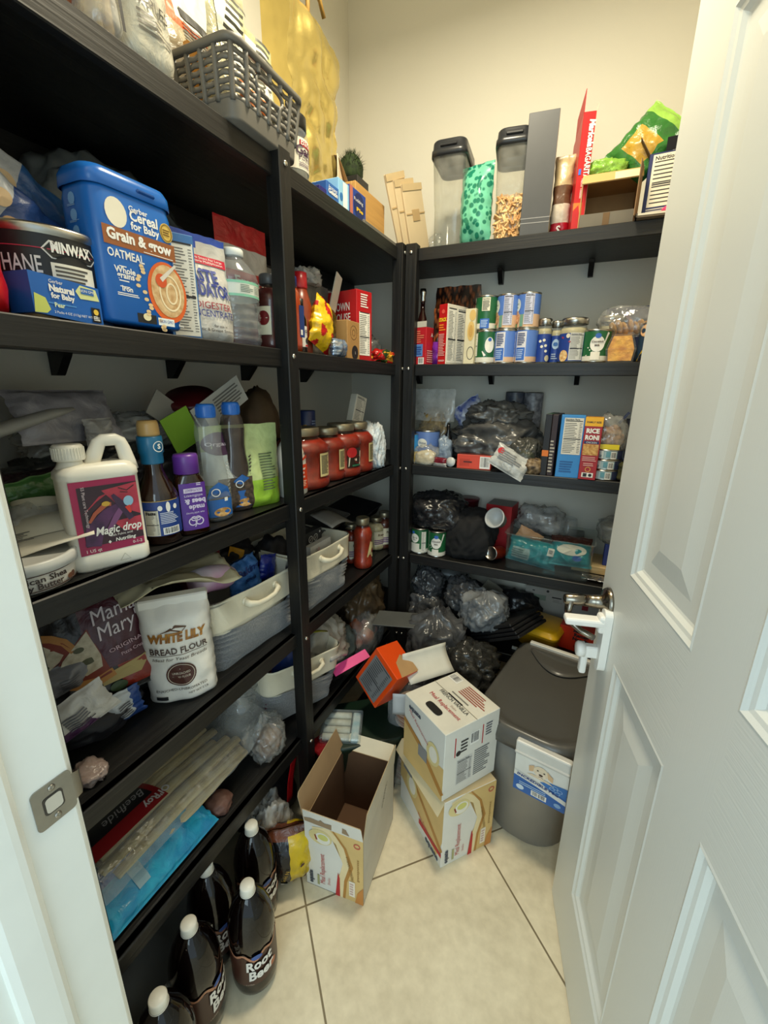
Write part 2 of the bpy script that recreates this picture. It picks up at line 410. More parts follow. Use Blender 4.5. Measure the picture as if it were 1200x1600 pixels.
b = MB(); b.box(-.6, -3.2, -.06, 1.6, .5, 0, FLOORM); struct(b.obj('floor'))
b = MB(); b.box(-DL - .1, YF - .115, 0, -DL, DB + .1, HC, WALL); struct(b.obj('wall_left'))
b = MB(); b.box(-DL, DB, 0, XR, DB + .1, HC, WALL); struct(b.obj('wall_back'))
b = MB(); b.box(XR, YF - .115, 0, XR + .1, DB + .1, HC, WALL); struct(b.obj('wall_right'))
b = MB(); b.box(-DL - .1, YF - .115, HC, XR + .1, DB + .1, HC + .06, mat('#efece2', .8)); struct(b.obj('ceiling'))
b = MB()
b.box(-DL, YF - .115, 0, .118, YF, HC, WALL); b.box(.972, YF - .115, 0, XR, YF, HC, WALL); b.box(.118, YF - .115, 2.075, .972, YF, HC, WALL)
struct(b.obj('wall_front'))
TRIM = mat('#e9ebe4', .32, var=.03)
# left jamb of the doorway with rabbet and stop, and the head and right jamb
b = MB()
def jamb(b, x0, sx):
    b.push(Matrix.Translation((x0, 0, 0)) @ Matrix.Scale(sx, 4, (1, 0, 0)))
    b.box(-.022, -1.515, 0, 0, -1.376, 2.05, TRIM, .0025, 2)
    pr = [(0, -1.432), (.004, -1.434), (.010, -1.440), (.011, -1.447), (.011, -1.474), (.008, -1.482), (0, -1.484)]
    b.rings([[(x, y, 0) for x, y in pr], [(x, y, 2.04) for x, y in pr]], TRIM, False, False, False, False)
    # hall-side casing
    b.box(-.085, -1.533, 0, -.004, -1.515, 2.10, TRIM, .004, 2); b.box(-.075, -1.541, 0, -.03, -1.533, 2.10, TRIM, .004, 2)
    # pantry-side casing
    b.box(-.085, -1.385, 0, -.008, -1.368, 2.10, TRIM, .005, 2)
    b.pop()
jamb(b, .14, 1)
jl = struct(b.obj('trim_1'))
b = MB(); jamb(b, .955, -1); struct(b.obj('trim_2'))
b = MB(); b.box(.14, -1.515, 2.045, .955, -1.376, 2.07, TRIM, .002); b.box(.06, -1.533, 2.06, 1.04, -1.515, 2.14, TRIM, .004); struct(b.obj('trim_3'))
# strike plate let into the jamb
STEEL = mat('#a9a59c', .34, 1.0, var=.06, scale=60)
b = MB(); b.at(.14, -1.398, .915, rz=pi / 2)
def plate_pts(w0, w1, h, r, n=5):
    P = []
    for cx, cz, a0 in ((w1 - r, h - r, 0), (w0 + r, h - r, pi / 2), (w0 + r, -h + r, pi), (w1 - r, -h + r, 3 * pi / 2)):
        for i in range(n + 1): a = a0 + pi / 2 * i / n; P.append((cx + r * cos(a), cz + r * sin(a)))
    return P
DARKH = mat('#17130f', .8)
b.prism([(x, z) for x, z in plate_pts(-.022, .022, .029, .006)], -.0016, .0005, STEEL)
b.rings([[(.022, -.0016, -.02), (.022, -.0016, .02)], [(.030, -.001, -.018), (.030, -.001, .018)], [(.034, .004, -.016), (.034, .004, .016)]], STEEL, False, False, False)
b.poly(plate_pts(-.012, .010, .0125, .004), mat('#55504a', .5, .6), -.0022)
b.poly(plate_pts(-.010, .008, .0105, .004), mat('#c9c2b2', .6), -.0028)
for z in (-.021, .021):
    b.at(0, -.0016, z, rx=pi / 2); b.lathe([(.0042, 0), (.0038, .0012), (.0015, .0016), (.0005, .001)], STEEL, 14); b.pop()
b.obj('strike_plate', jl)

# ------------------------------------------------------------------ open door (four moulded panels, wood-grain face)
DW, DH, DT = .84, 2.03, .035
def door_paint(horizontal):
    m = bpy.data.materials.new('door_paint'); m.use_nodes = True; nt = m.node_tree; N = nt.nodes; L = nt.links; b = N['Principled BSDF']
    b.inputs['Base Color'].default_value = lin('#e2e4de'); b.inputs['Roughness'].default_value = .36
    tc = N.new('ShaderNodeTexCoord'); mp = N.new('ShaderNodeMapping'); L.new(tc.outputs['Object'], mp.inputs[0])
    mp.inputs['Scale'].default_value = (7, 7, 330) if horizontal else (330, 330, 5)
    n = N.new('ShaderNodeTexNoise'); n.inputs['Scale'].default_value = 1.0; n.inputs['Detail'].default_value = 3
    L.new(mp.outputs[0], n.inputs['Vector']); bp = N.new('ShaderNodeBump'); bp.inputs['Strength'].default_value = .16 if horizontal else .05; bp.inputs['Distance'].default_value = .003
    L.new(n.outputs['Fac'], bp.inputs['Height']); L.new(bp.outputs[0], b.inputs['Normal']); return m
DPV, DPH = door_paint(False), door_paint(True)
door = thing('door_1', 'white four-panel door standing open into the pantry with lever handle', 'door', (.753, -.58, 0.006), radians(102.5) - pi)
del door['category']; struct(door)
# local frame: x from the free edge (0) to the hinges (DW), visible face towards -y... built with the face on the -y side
b = MB()
px = [(0, .142), (.395, .507), (.760, DW)]; pz = [(0, .21), (.862, 1.055), (1.90, DH)]
def side(sgn):
    y = 0 if sgn < 0 else DT
    def q(x0, z0, x1, z1, m):
        vs = [(x0, y, z0), (x1, y, z0), (x1, y, z1), (x0, y, z1)]
        b.add(vs, [(0, 1, 2, 3) if sgn < 0 else (3, 2, 1, 0)], m)
    for x0, x1 in px: q(x0, 0, x1, DH, DPV)
    for x0, x1 in ((.142, .395), (.507, .760)):
        for z0, z1 in pz: q(x0, z0, x1, z1, DPH)
        for z0, z1 in ((.21, .862), (1.055, 1.90)):
            pr = [(0, 0), (.004, -.001), (.010, .003), (.016, .0045), (.022, .010), (.026, .0115), (.050, .0115), (.085, .006), (.088, .006)]
            R = []
            for i_, dpt in pr:
                yy = y + dpt * (1 if sgn < 0 else -1)
                R.append([(x0 + i_, yy, z0 + i_), (x1 - i_, yy, z0 + i_), (x1 - i_, yy, z1 - i_), (x0 + i_, yy, z1 - i_)])
            b.rings(R, DPV, True, False, True, False)
side(-1); side(1)
vs = [(0, 0, 0), (DW, 0, 0), (DW, DT, 0), (0, DT, 0), (0, 0, DH), (DW, 0, DH), (DW, DT, DH), (0, DT, DH)]
b.add(vs, [(0, 3, 2, 1), (4, 5, 6, 7), (3, 0, 4, 7), (1, 2, 6, 5)], DPV)
b.obj('door_slab', door)
# lever handle: rose, neck, lever
NICK = mat('#8f887c', .22, 1.0, var=.05)
b = MB(); b.at(.058, 0, .955, rx=pi / 2)
b.lathe([(.033, 0), (.033, .004), (.029, .011), (.016, .015), (.014, .03), (.013, .05)], NICK, 32)
b.pop()
b.tube([(.058, -.045, .955), (.058, -.070, .955), (.058, -.088, .954), (.058, -.092, .954)], [.0125, .0125, .0120, .009], NICK, 18)
b.tube([(.056, -.078, .955), (.056, -.080, .925), (.062, -.070, .900), (.074, -.050, .888), (.092, -.030, .886)], [.010, .0075, .007, .007, .0065], NICK, 14, 1.6)
b.obj('lever_handle', door)
b = MB(); b.box(-.0012, .006, .925, .0004, .029, .985, NICK, .0006); b.box(-.008, .012, .945, -.001, .022, .965, NICK, .002); b.obj('latch', door)
# child lock: stuck on the door under the lever
WPL = mat('#f1efe9', .35, var=.03)
lock = thing('child_safety_lock', 'white plastic child lock stuck on the door around the lever handle', 'lock', tuple(door.matrix_basis @ Vector((.086, 0, .88))), radians(102.5) - pi)
b = MB()
b.prism([(x, z) for x, z in plate_pts(-.016, .016, .072, .015)], -.016, -.0006, WPL, False); b.obj('base', lock)
b = MB(); b.box(-.014, -.092, .034, .016, -.006, .050, WPL, .005, 2); b.box(-.015, -.026, .020, .015, -.006, .060, WPL, .006, 2); b.obj('arm', lock)
b = MB(); b.at(-.012, -.040, -.035, rx=pi / 2); b.lathe([(.017, 0), (.017, .012), (.014, .016), (.006, .017)], WPL, 24); b.pop()
b.box(-.026, -.045, -.095, -.006, -.030, -.032, WPL, .005, 2); b.box(-.02, -.04, -.05, .0, -.012, -.022, WPL, .003); b.obj('latch', lock)
# ------------------------------------------------------------------ black shelving
def black_wood(axis, tint='#161513', dark='#070707'):
    m = bpy.data.materials.new('black_stained_wood'); m.use_nodes = True; nt = m.node_tree; N = nt.nodes; L = nt.links; b = N['Principled BSDF']
    tc = N.new('ShaderNodeTexCoord'); mp = N.new('ShaderNodeMapping'); L.new(tc.outputs['Object'], mp.inputs[0])
    s = [90, 90, 90]; s[axis] = 3.0; mp.inputs['Scale'].default_value = s
    n = N.new('ShaderNodeTexNoise'); n.inputs['Scale'].default_value = 1.0; n.inputs['Detail'].default_value = 5; n.inputs['Distortion'].default_value = .4
    L.new(mp.outputs[0], n.inputs['Vector']); r = N.new('ShaderNodeValToRGB'); e = r.color_ramp.elements
    e[0].position = .38; e[0].color = lin(dark); e[1].position = .72; e[1].color = lin(tint)
    L.new(n.outputs['Fac'], r.inputs[0]); L.new(r.outputs[0], b.inputs['Base Color'])
    b.inputs['Roughness'].default_value = .46
    bp = N.new('ShaderNodeBump'); bp.inputs['Strength'].default_value = .35; bp.inputs['Distance'].default_value = .003
    L.new(n.outputs['Fac'], bp.inputs['Height']); L.new(bp.outputs[0], b.inputs['Normal']); return m
BWX, BWY, BWZ = black_wood(0), black_wood(1), black_wood(2)
TH = .041; YN = -1.362
BOLT = mat('#cfcbc2', .25, 1.0)
left = thing('shelving_unit', 'black wooden shelving of five boards along the left wall', 'shelving', (-.2, -.5, 0))
back = thing('shelving_unit', 'black wooden shelving of five boards along the back wall', 'shelving', (.55, .18, 0))
def rel(p, root): return (p[0] - root.location.x, p[1] - root.location.y, p[2] - root.location.z)
def boxrel(b, root, a, c, m, bev=.0): b.push(Matrix.Translation(-root.location)); b.box(*a, *c, m, bev); b.pop()
for z in LV[1:]:
    b = MB()
    boxrel(b, left, (-DL + .002, YN, z - .019), (-.004, DB - .004, z), BWY)
    boxrel(b, left, (-.020, YN, z - TH), (0, -.044, z), BWY, .002)
    if z > 1.8: boxrel(b, left, (-DL + .003, YN, z - .075), (-DL + .022, DB - .006, z - .019), BWY)
    b.obj('shelf', left)
    b = MB()
    boxrel(b, back, (-.003, .018, z - .019), (XR - .004, DB - .002, z), BWX)
    boxrel(b, back, (.062, 0, z - TH), (XR - .006, .020, z), BWX, .002)
    b.obj('shelf', back)
POSTY = (-.704, -1.34)
for y in POSTY:
    b = MB(); boxrel(b, left, (-.018, y - .020, 0), (.020, y + .020, LV[1] + .012), BWZ, .002); b.obj('post', left)
b = MB(); boxrel(b, left, (-.018, -.044, 0), (.020, -.002, LV[1] + .012), BWZ, .002); b.obj('post', left)
for x in (.042, 1.10):
    b = MB(); boxrel(b, back, (x - .0205, -.020, 0), (x + .0205, .018, LV[1] + .012), BWZ, .002); b.obj('post', back)
def bolt(b, root, p, axis):
    b.push(Matrix.Translation(Vector(p) - root.location))
    b.push(Matrix.Rotation(pi / 2, 4, 'Y') if axis == 'x' else Matrix.Rotation(pi / 2, 4, 'X'))
    b.lathe([(.0062, 0), (.0060, .002), (.0042, .0036), (.0012, .004)], BOLT, 14); b.pop(); b.pop()
for z in LV[1:]:
    for y in (POSTY[0], -.023):
        b = MB(); bolt(b, left, (.020, y, z - .016), 'x'); b.obj('bolt', left)
    b = MB(); bolt(b, back, (.042, -.020, z - .016), 'y'); b.obj('bolt', back)
BRK = mat('#0e0e0e', .45)
def bracket(root, x, y, z, rot):
    b = MB(); b.push(Matrix.Translation(Vector((x, y, z)) - root.location) @ Matrix.Rotation(rot, 4, 'Z'))
    b.prism([(0, 0), (.060, 0), (.055, -.008), (.022, -.045), (.018, -.048), (0, -.048)], -.009, .009, BRK)
    b.pop(); return b.obj('bracket', root)
for i in range(2, 6):
    z = LV[i] - .0192
    for px_ in ((80, 262, 378, 470, 575) if i == 2 else (200, 330, 440)): bracket(left, -DL + .001, yL(px_, -DL, z), z, 0)
    for px_ in ((658, 770, 903) if i == 2 else (700, 880)): bracket(back, xB(px_, DB, z), DB - .001, z, -pi / 2)
for px_ in (785, 925): bracket(back, xB(px_, DB, LV[1] - .0192), DB - .001, LV[1] - .0192, -pi / 2)
# ------------------------------------------------------------------ kit: builders shared by the goods
K = dict(white='#efede6', cream='#e9dfc4', black='#141416', ink='#1f1f22', red='#c3161c', blue='#1e63b4', navy='#17245c', green='#1f6a35',
         teal='#2aa7b3', kraft='#b08d5e', kraftd='#8a6a42', grey='#8d8d8b', gold='#c9a23f', yellow='#f0c419', orange='#e8571a', purple='#6a2c91',
         maroon='#6a1626', brown='#5a3520', pink='#f2569d', sauce='#a8300f')
def col(n, rough=.5, **k): return mat(K.get(n, n), rough, **k)
TIN = mat('#b9b7b0', .28, 1.0, var=.05)
GLASS = clear('#f4f7f2', .05, .03)
PETC = clear('#eef2f4', .10, .06, .25, 30)
BAGC = clear('#e8eae8', .16, .10, .9, 22, .9)
BAGF = clear('#e6e6e2', .34, .18, .9, 24, .7)
def smooth(a, b, x): t = max(0., min(1., (x - a) / (b - a))); return t * t * (3 - 2 * t)
def nz(x, y, z): return noise.noise(Vector((x, y, z)))
def ridge(x, y, z): return 1 - 2 * abs(noise.noise(Vector((x, y, z))))

def carton(w, d, h, faces, deco=None, bev=.0012):
    b = MB(); f = {k: (col(v, .45) if isinstance(v, str) else v) for k, v in faces.items()}
    b.box(-w / 2, -d / 2, 0, w / 2, d / 2, h, f, bev)
    if deco: deco(b, w, d, h)
    return b
def put(b, name, label, cat, loc, rz=0., group=None, rx=0., ry=0.):
    return tag(b.obj(name), label, cat, group, loc, rz, rx, ry)
def leafmat(hexc, **k): return mat(hexc, **k)

def pouch(b, w, h, d, m, seed=0, kind='stand', wr=.004, fr=22., nu=24, nv=32, zero=0.0, neck=0.0, crimp=.04):
    """a filled bag: 'stand' (flat bottom, flat top seam), 'pillow' (both ends sealed), 'sack' (full, folded top)"""
    def th(u, v):
        e = max(0., 1 - abs(2 * u - 1) ** (3.2 if kind != 'pillow' else 2.4)) ** .55
        if kind == 'stand': q = (1 - smooth(.25, 1.0 - crimp, v) * .97) * (smooth(-.12, .10, v))
        elif kind == 'sack': q = smooth(-.10, .05, v) * (1 - .9 * smooth(.78, 1.0, v) ** 1.3)
        else: q = max(0.02, sin(pi * max(0., min(1., (v - crimp) / (1 - 2 * crimp)))) ** .5)
        return e * q
    def yy(u, v, sgn):
        t = th(u, v); x = u * w; z = v * h
        wv = wr * (ridge(x * fr, z * fr * .8, seed + sgn * 7.3) * .7 + nz(x * fr * 2.3, z * fr * 2.1, seed + 3 + sgn) * .6)
        k = min(1., t * 2.2 + .12)
        return -(d / 2 * t) - wv * k
    def px(u, v):
        s = 1.0
        if kind == 'pillow': s = 1 - .06 * sin(pi * v)
        if neck: s *= 1 - neck * smooth(.45, .8, v) * (1 - .6 * smooth(.85, 1., v))
        return (u - .5) * w * s + wr * .8 * nz(v * 9, seed, u * 2)
    def zz(u, v): return v * h + wr * .6 * nz(u * 6, seed + 9, v * 3) * v
    mf = m if callable(m) else (lambda u, v, s=0: m)
    b.surf(lambda u, v: (px(u, v), yy(u, v, -1), zz(u, v)), nu, nv, (lambda u, v: mf(u, v, 0)))
    b.surf(lambda u, v: (px(1 - u, v), -yy(1 - u, v, 1), zz(1 - u, v)), nu, nv, (lambda u, v: mf(1 - u, v, 1)))
    if kind != 'pillow':
        b.surf(lambda u, v: (px(u, 0), yy(u, 0, -1) * (1 - v) - yy(u, 0, 1) * v, 0), nu, 4, mf(.5, 0., 0))
    def wrap(x, y, z):
        v = max(0., min(1., z / h)); u = max(.0, min(1., x / w + .5)); return (x, yy(u, v, -1) + y - .0012, z)
    return wrap
def blob(b, w, d, h, m, seed=0, amp=.12, fine=.06, sub=4, p=2.4, fr=2.2, base=True, neck=0.0, lean=(0, 0)):
    """a crumpled soft bag resting on z=0"""
    bm = bmesh.new(); bmesh.ops.create_icosphere(bm, subdivisions=sub, radius=1)
    rnd = seed * 3.7
    for v in bm.verts:
        n = v.co.normalized()
        k = 1.0 / (abs(n.x) ** p + abs(n.y) ** p + abs(n.z) ** p) ** (1 / p)
        wv = noise.noise_vector(n * 1.4 + Vector((rnd, 0, 0))); q = n + wv * .5
        f1 = max(0., ridge(q.x * 2.6 + rnd, q.y * 1.0, q.z * 1.5)) ** 2; f2 = max(0., ridge(q.x * 1.1, q.y * 3.0 + rnd, q.z * 2.2)) ** 2
        f3 = max(0., ridge(q.x * 5.0, q.y * 4.4, q.z * 2.0 + rnd)) ** 2; f4 = max(0., ridge(q.x * 3.4 + 7, q.y * 7.0 + rnd, q.z * 6.0)) ** 3
        r = k * (1 - amp * .45 + amp * 1.5 * nz(n.x * fr * .7 + rnd, n.y * fr * .7, n.z * fr * .7) + amp * (f1 + f2 - .3) * .75 + fine * (f3 - .25) + fine * .6 * (f4 - .1))
        q = n * r
        z = q.z
        if base: z = max(z, -.72)
        x, y = q.x, q.y
        if neck and n.z > .62:
            t = smooth(.62, .98, n.z); s = 1 - .80 * t + .25 * smooth(.95, 1, n.z); x *= s; y *= s; z += neck * t
        zz = (z + (.72 if base else 1)) / (1.72 if base else 2.0)
        v.co = Vector((x * w / 2 + lean[0] * zz * h, y * d / 2 + lean[1] * zz * h, zz * h))
    bm.verts.index_update()
    b.add([v.co.copy() for v in bm.verts], [tuple(v.index for v in f.verts) for f in bm.faces], m, True); bm.free(); return b
def rbox_pts(w, d, r, n=5):
    P = []
    for cx, cy, a0 in ((w / 2 - r, d / 2 - r, 0), (-w / 2 + r, d / 2 - r, pi / 2), (-w / 2 + r, -d / 2 + r, pi), (w / 2 - r, -d / 2 + r, 3 * pi / 2)):
        for i in range(n + 1): a = a0 + pi / 2 * i / n; P.append((cx + r * cos(a), cy + r * sin(a)))
    return P
def tubr(b, secs, r, m, cap0=True, cap1=False, smooth_=True, n=5):
    """loft of rounded rectangles (z, w, d)"""
    R = [[(x, y, z) for x, y in rbox_pts(w, d, min(r, w / 2 - .0005, d / 2 - .0005), n)] for z, w, d in secs]
    return b.rings(R, m, True, cap0, cap1, smooth_)

def tin_can(r, h, labelfn, name, label, cat, loc, rz, group=None, ribs=False):
    t = thing(name, label, cat, loc, rz, group)
    b = MB(); b.lathe([(r * .94, 0), (r, .001), (r + .0012, .003), (r, .005), (r, h - .005), (r + .0012, h - .003), (r + .0006, h - .0006), (r - .002, h), (r - .003, h - .004)], TIN, 36, True, False); b.obj('tin', t)
    b = MB(); b.lathe([(r - .003, h - .004), (r * .80, h - .0045), (r * .77, h - .0035), (r * .5, h - .0042), (.001, h - .0042)], TIN, 36, False, True); b.obj('lid', t)
    b = MB(); labelfn(b, r, h); b.warp = None; b.obj('paper_label', t)
    return t
def label_tube(b, r, z0, z1, m, seg=48, pad=.0004):
    b.lathe([(r + pad, z0), (r + pad, z1)], m, seg, False, False)
def sauce_jar(r, h, name, label, loc, rz, group=None, content='#8e230a', lidc=None, paper=True, sq=2.35, deco=None, lab='#d8c48c'):
    t = thing(name, label, 'jar', loc, rz, group)
    gl = [(0, r * .86, r * .86, sq), (.004, r * .95, r * .95, sq), (h * .06, r, r, sq), (h * .16, r, r, sq), (h * .18, r * .94, r * .94, sq), (h * .58, r * .94, r * .94, sq), (h * .62, r, r, sq), (h * .70, r * .98, r * .98, sq), (h * .80, r * .72, r * .72, 2.1), (h * .86, r * .60, r * .60, 2), (h * .90, r * .60, r * .60, 2)]
    b = MB(); b.sup(gl, clear('#f4f7f2', .005, .03, 0, 25, .1), 36, True, False); b.obj('glass', t)
    k = .965; ct = [(z + .002, a * k, c_ * k, p) for z, a, c_, p in gl if z < h * .82]
    b = MB(); b.sup(ct, mat(content, .4, var=.35, scale=60), 36); b.obj('contents', t)
    lc = lidc or mat('#9a9078', .38, .8, var=.08)
    b = MB(); q = r * .66; b.lathe([(q, h * .865), (q + .001, h * .87), (q + .001, h * .985), (q - .0015, h), (q * .9, h), (q * .86, h - .0015), (.001, h - .0012)], lc, 36); b.obj('lid', t)
    if paper:
        b = MB(); a = r * .945
        def wp(x, y, z, a=a):
            tt = x / a; c_, s_ = sin(tt), -cos(tt); q = a - y + .0008
            return (q * math.copysign(abs(c_) ** (2 / sq), c_), q * math.copysign(abs(s_) ** (2 / sq), s_), z)
        b.warp = wp
        if deco: deco(b, r, h)
        else:
            b.rect(.010, h * .20, .034, h * .57, col('#d9c78f', .5), -.0003); b.lines(.012, h * .24, .032, h * .55, 14, col('ink'), 3, -.0009)
            b.rect(-.066, h * .2, -.030, h * .57, col('#e8dfc0', .5), -.0003); b.disc(-.048, h * .42, .014, .016, col('#7a1a1a'), -.0010)
        b.warp = None; b.obj('paper_label', t)
    return t
# ================================================================== TOP SHELF, left wall
Z1 = LV[1]
# red-brown snack bag, clear nut bag, white-label pouch
p, w_, h_ = stL(98, 150, -60, Z1, -.03, .10); b = MB()
pouch(b, w_, .20, .09, lambda u, v, s: film('#6e1f16', 1, .3, .4) if v > .45 else film('#a05a3a', 1, .3, .4), 3, 'pillow'); put(b, 'snack_bag', 'red-brown glossy snack bag at the near end of the top left shelf', 'bag', p, LEFT)
p, w_, h_ = stL(146, 206, -90, Z1, -.012, .09)
t = thing('nut_bag', 'clear bag of brown chips with a black strip, beside the white-label pouch', 'bag', p, LEFT)
b = MB(); pouch(b, w_, .22, .09, BAGF, 5, 'stand', .006); b.obj('bag_film', t)
b = MB(); blob(b, w_ * .85, .07, .17, mat('#8a6a3c', .6, second='#c9b07a', scale=60), 4, .1, .1); b.obj('filling', t)
b = MB(); b.band([(w_ * .18, .16), (w_ * .22, .10), (w_ * .33, .02)], [.010, .006, .005], col('black'), -.048); b.obj('strip', t)
p, w_, h_ = stL(205, 292, -120, Z1, -.010, .09); b = MB()
wr = pouch(b, w_, .25, .085, lambda u, v, s: film('#d9d5c4', .92, .2, .6), 8, 'stand', .006); b.warp = wr
for zz in (.165, .075):
    b.text('NAPLES', -.005, zz, .020, col('#55524a'), bold=.01); b.lines(-.03, zz - .034, .03, zz - .006, 4, col('#77736a'), 2)
b.warp = None; put(b, 'clear_pouch', 'shiny clear pouch with faded grey print on the top left shelf', 'pouch', p, LEFT)
# orange-banded bag with a kettle-chip card upside down
p, w_, h_ = stL(262, 380, -40, Z1, -.13, .11)
t = thing('grain_bag', 'clear bag with orange printed band behind the grey basket', 'bag', p + Vector((0, .01, 0)), LEFT); H = zAt(p.x + .05, p.y, -60) - Z1
b = MB(); w2 = .20
wr = pouch(b, w2, .34, .10, lambda u, v, s: film('#e0602c', 1, .35, .2) if .62 < v < .66 or (v > .62 and u < .35) else (film('#e8e2d2', 1, .35, .2) if v > .66 else film('#c9bda0', .75, .2, .7)), 11, 'stand', .005, nv=48); b.obj('bag_film', t)
b = MB(); b.warp = wr; b.rect(-.02, .235, .09, .252, col('#2a2a28')); b.lines(-.02, .17, .09, .228, 9, col('#4a4a40'), 4)
b.warp = None; b.obj('print', t)
t = thing('snack_packet', 'orange printed snack packet standing upside down in the clear bag behind the grey basket', 'packet', (p.x + .065, yL(330, p.x + .05, Z1 + .10), Z1), LEFT)
b = MB(); b.at(0, 0, .05, ry=-.10); b.box(-.06, -.006, 0, .06, .006, .12, mat('#e0a04c', .5)); b.at(0, -.006, .06, ry=pi)
b.text('Honey', 0, -.012, .036, col('ink'), bold=.02); b.pop(); b.pop(); b.obj('card', t)
# grey woven basket: overhangs the shelf edge
p, w_, h_ = stL(368, 476, 72, Z1 + .002, .028, .19)
h_ = .118
t = thing('basket', 'grey plastic woven basket jutting over the edge of the top left shelf', 'basket', p, LEFT)
GP = mat('#66635c', .5, var=.08)
def bask(b, z, k): return rbox_pts(w_ * k, .19 * k, .022, 6)
b = MB(); tubr(b, [(0, w_ * .90, .17), (.004, w_ * .905, .171), (.030, w_ * .92, .1745)], .022, GP); b.obj('base', t)
b = MB(); tubr(b, [(h_ - .012, w_ * 1.0, .19), (h_ - .012, w_ + .010, .200), (h_ - .002, w_ + .012, .202), (h_, w_ + .008, .198), (h_, w_ * .985, .187), (h_ - .012, w_ * .985, .187)], .026, GP, False, False); b.obj('rim', t)
def perim(z, off):
    k = .92 + .08 * (z - .03) / (h_ - .042); P = rbox_pts(w_ * k, .19 * k, .022, 5); out = []
    for i in range(len(P)):
        a = Vector(P[i]); c = Vector(P[(i + 1) % len(P)]); L_ = (c - a).length; n = max(1, int(L_ / .0065))
        for j in range(n): out.append(a + (c - a) * j / n)
    N = 92; res = []
    tot = [0]
    for i in range(len(out)): tot.append(tot[-1] + (out[(i + 1) % len(out)] - out[i]).length)
    for k_ in range(N):
        s = tot[-1] * k_ / N; i = max(j for j in range(len(out)) if tot[j] <= s); f = (s - tot[i]) / max(1e-9, tot[i + 1] - tot[i])
        q = out[i].lerp(out[(i + 1) % len(out)], f); res.append(q)
    return res
b = MB(); NP = 92
rows = [(.030 + i * (h_ - .044) / 7, .030 + (i + .74) * (h_ - .044) / 7) for i in range(7)]
for ri, (za, zb) in enumerate(rows):
    A, B_ = perim(za, 0), perim(zb, 0); vs = []; fs = []
    for i in range(NP):
        wv = .0020 * cos(pi * i / 2 * 1.0 + pi * ri)
        for q, z in ((A[i], za), (B_[i], zb)):
            n = Vector((q.x / w_, q.y / .19)).normalized(); o = q + n * wv; o2 = q + n * (wv - .0022)
            vs += [(o.x, o.y, z), (o2.x, o2.y, z)]
    def hole(i):
        q = A[i]; return (q.y < -.06 and abs(q.x) < .042 and ri in (4, 5))
    for i in range(NP):
        if hole(i) or hole((i + 1) % NP): continue
        a = 4 * i; c = 4 * ((i + 1) % NP)
        fs += [(a, c, c + 2, a + 2), (c + 1, a + 1, a + 3, c + 3), (a + 2, c + 2, c + 3, a + 3), (a + 1, c + 1, c, a)]
    b.add(vs, fs, GP, True)
for i in range(0, NP, 4):
    if any(abs(perim(.06, 0)[i].x) < .042 and perim(.06, 0)[i].y < -.06 for _ in (0,)):
        segs = [(.028, rows[3][1]), (rows[6][0], h_ - .01)]
    else: segs = [(.028, h_ - .01)]
    for za, zb in segs:
        pts = []
        for k_ in range(9):
            z = za + (zb - za) * k_ / 8; q = perim(z, 0)[i]; n = Vector((q.x / w_, q.y / .19)).normalized(); pts.append((q.x - n.x * .001, q.y - n.y * .001, z))
        b.tube(pts, .0054, GP, 6)
b.obj('woven_side', t)
b = MB(); q = [(.040 * math.copysign(abs(cos(a)) ** .6, cos(a)), .0135 * math.copysign(abs(sin(a)) ** .8, sin(a))) for a in [2 * pi * k / 28 for k in range(29)]]
b.tube([(x, -.0905, .080 + z) for x, z in q], .004, GP, 8); b.obj('handle', t)
# pouches standing in the basket
for (px0, px1, pyt, dx, sd, c0, txt) in ((352, 408, -60, -.075, 21, '#cfcba8', 0), (398, 446, -40, -.095, 24, '#c3c79a', 1)):
    q, ww, hh = stL(px0, px1, pyt, Z1 + .01, .028 + dx, .05)
    b = MB(); wr = pouch(b, ww, .27 - .02 * txt, .05, film(c0, .80, .15, .8), sd, 'stand', .004); b.warp = wr
    b.rect(-ww * .33, .13, ww * .33, .235, col('#dedccb'), -.0004); b.at(0, 0, .18); b.lines(-ww * .28, -.045, ww * .28, .048, 9, col('#5a5a50'), sd, -.0012); b.pop(); b.warp = None
    if txt: b.box(-ww * .4, -.010, .20, ww * .35, -.004, .212, col('#d8552a'))
    put(b, 'plastic_pouch', ['yellowish clear pouch with printed panel standing in the left part of the grey basket', 'greenish clear pouch with orange line in the right part of the grey basket'][txt], 'pouch', q, LEFT, None, 0, 0)
b = MB(); pouch(b, .085, .085, .03, mat('#c9762f', .4, second='#8a3a1a', scale=40), 9, 'pillow'); put(b, 'cookie_packet', 'orange cookie packet glimpsed through the handle hole of the grey basket', 'packet', p + Vector((.045, .01, .012)), LEFT)
# garlic shaker
p, w_, h_ = stL(464, 496, 186, Z1, -.004); r = w_ / 2 * .92
t = thing('spice_shaker', 'clear garlic shaker with black cap beside the grey basket', 'spice jar', p, LEFT); hh = zAt(p.x, p.y, 184) - Z1
b = MB(); b.lathe([(r * .94, 0), (r, .004), (r, hh * .70), (r * .9, hh * .76), (r * .86, hh * .8)], PETC, 28, True, False); b.obj('jar', t)
b = MB(); b.lathe([(r * .92, .002), (r * .96, hh * .58), (.001, hh * .585)], mat('#e0d6bd', .8, var=.15, scale=80), 28); b.obj('garlic_powder', t)
b = MB(); b.lathe([(r * .90, hh * .78), (r * .93, hh * .79), (r * .93, hh * .985), (r * .88, hh), (.001, hh)], col('black', .35), 28); b.obj('cap', t)
b = MB(); label_tube(b, r, hh * .14, hh * .62, mat('#e8e2d2', .5)); b.warp = cyl_warp(r, .0008); k = r / .03
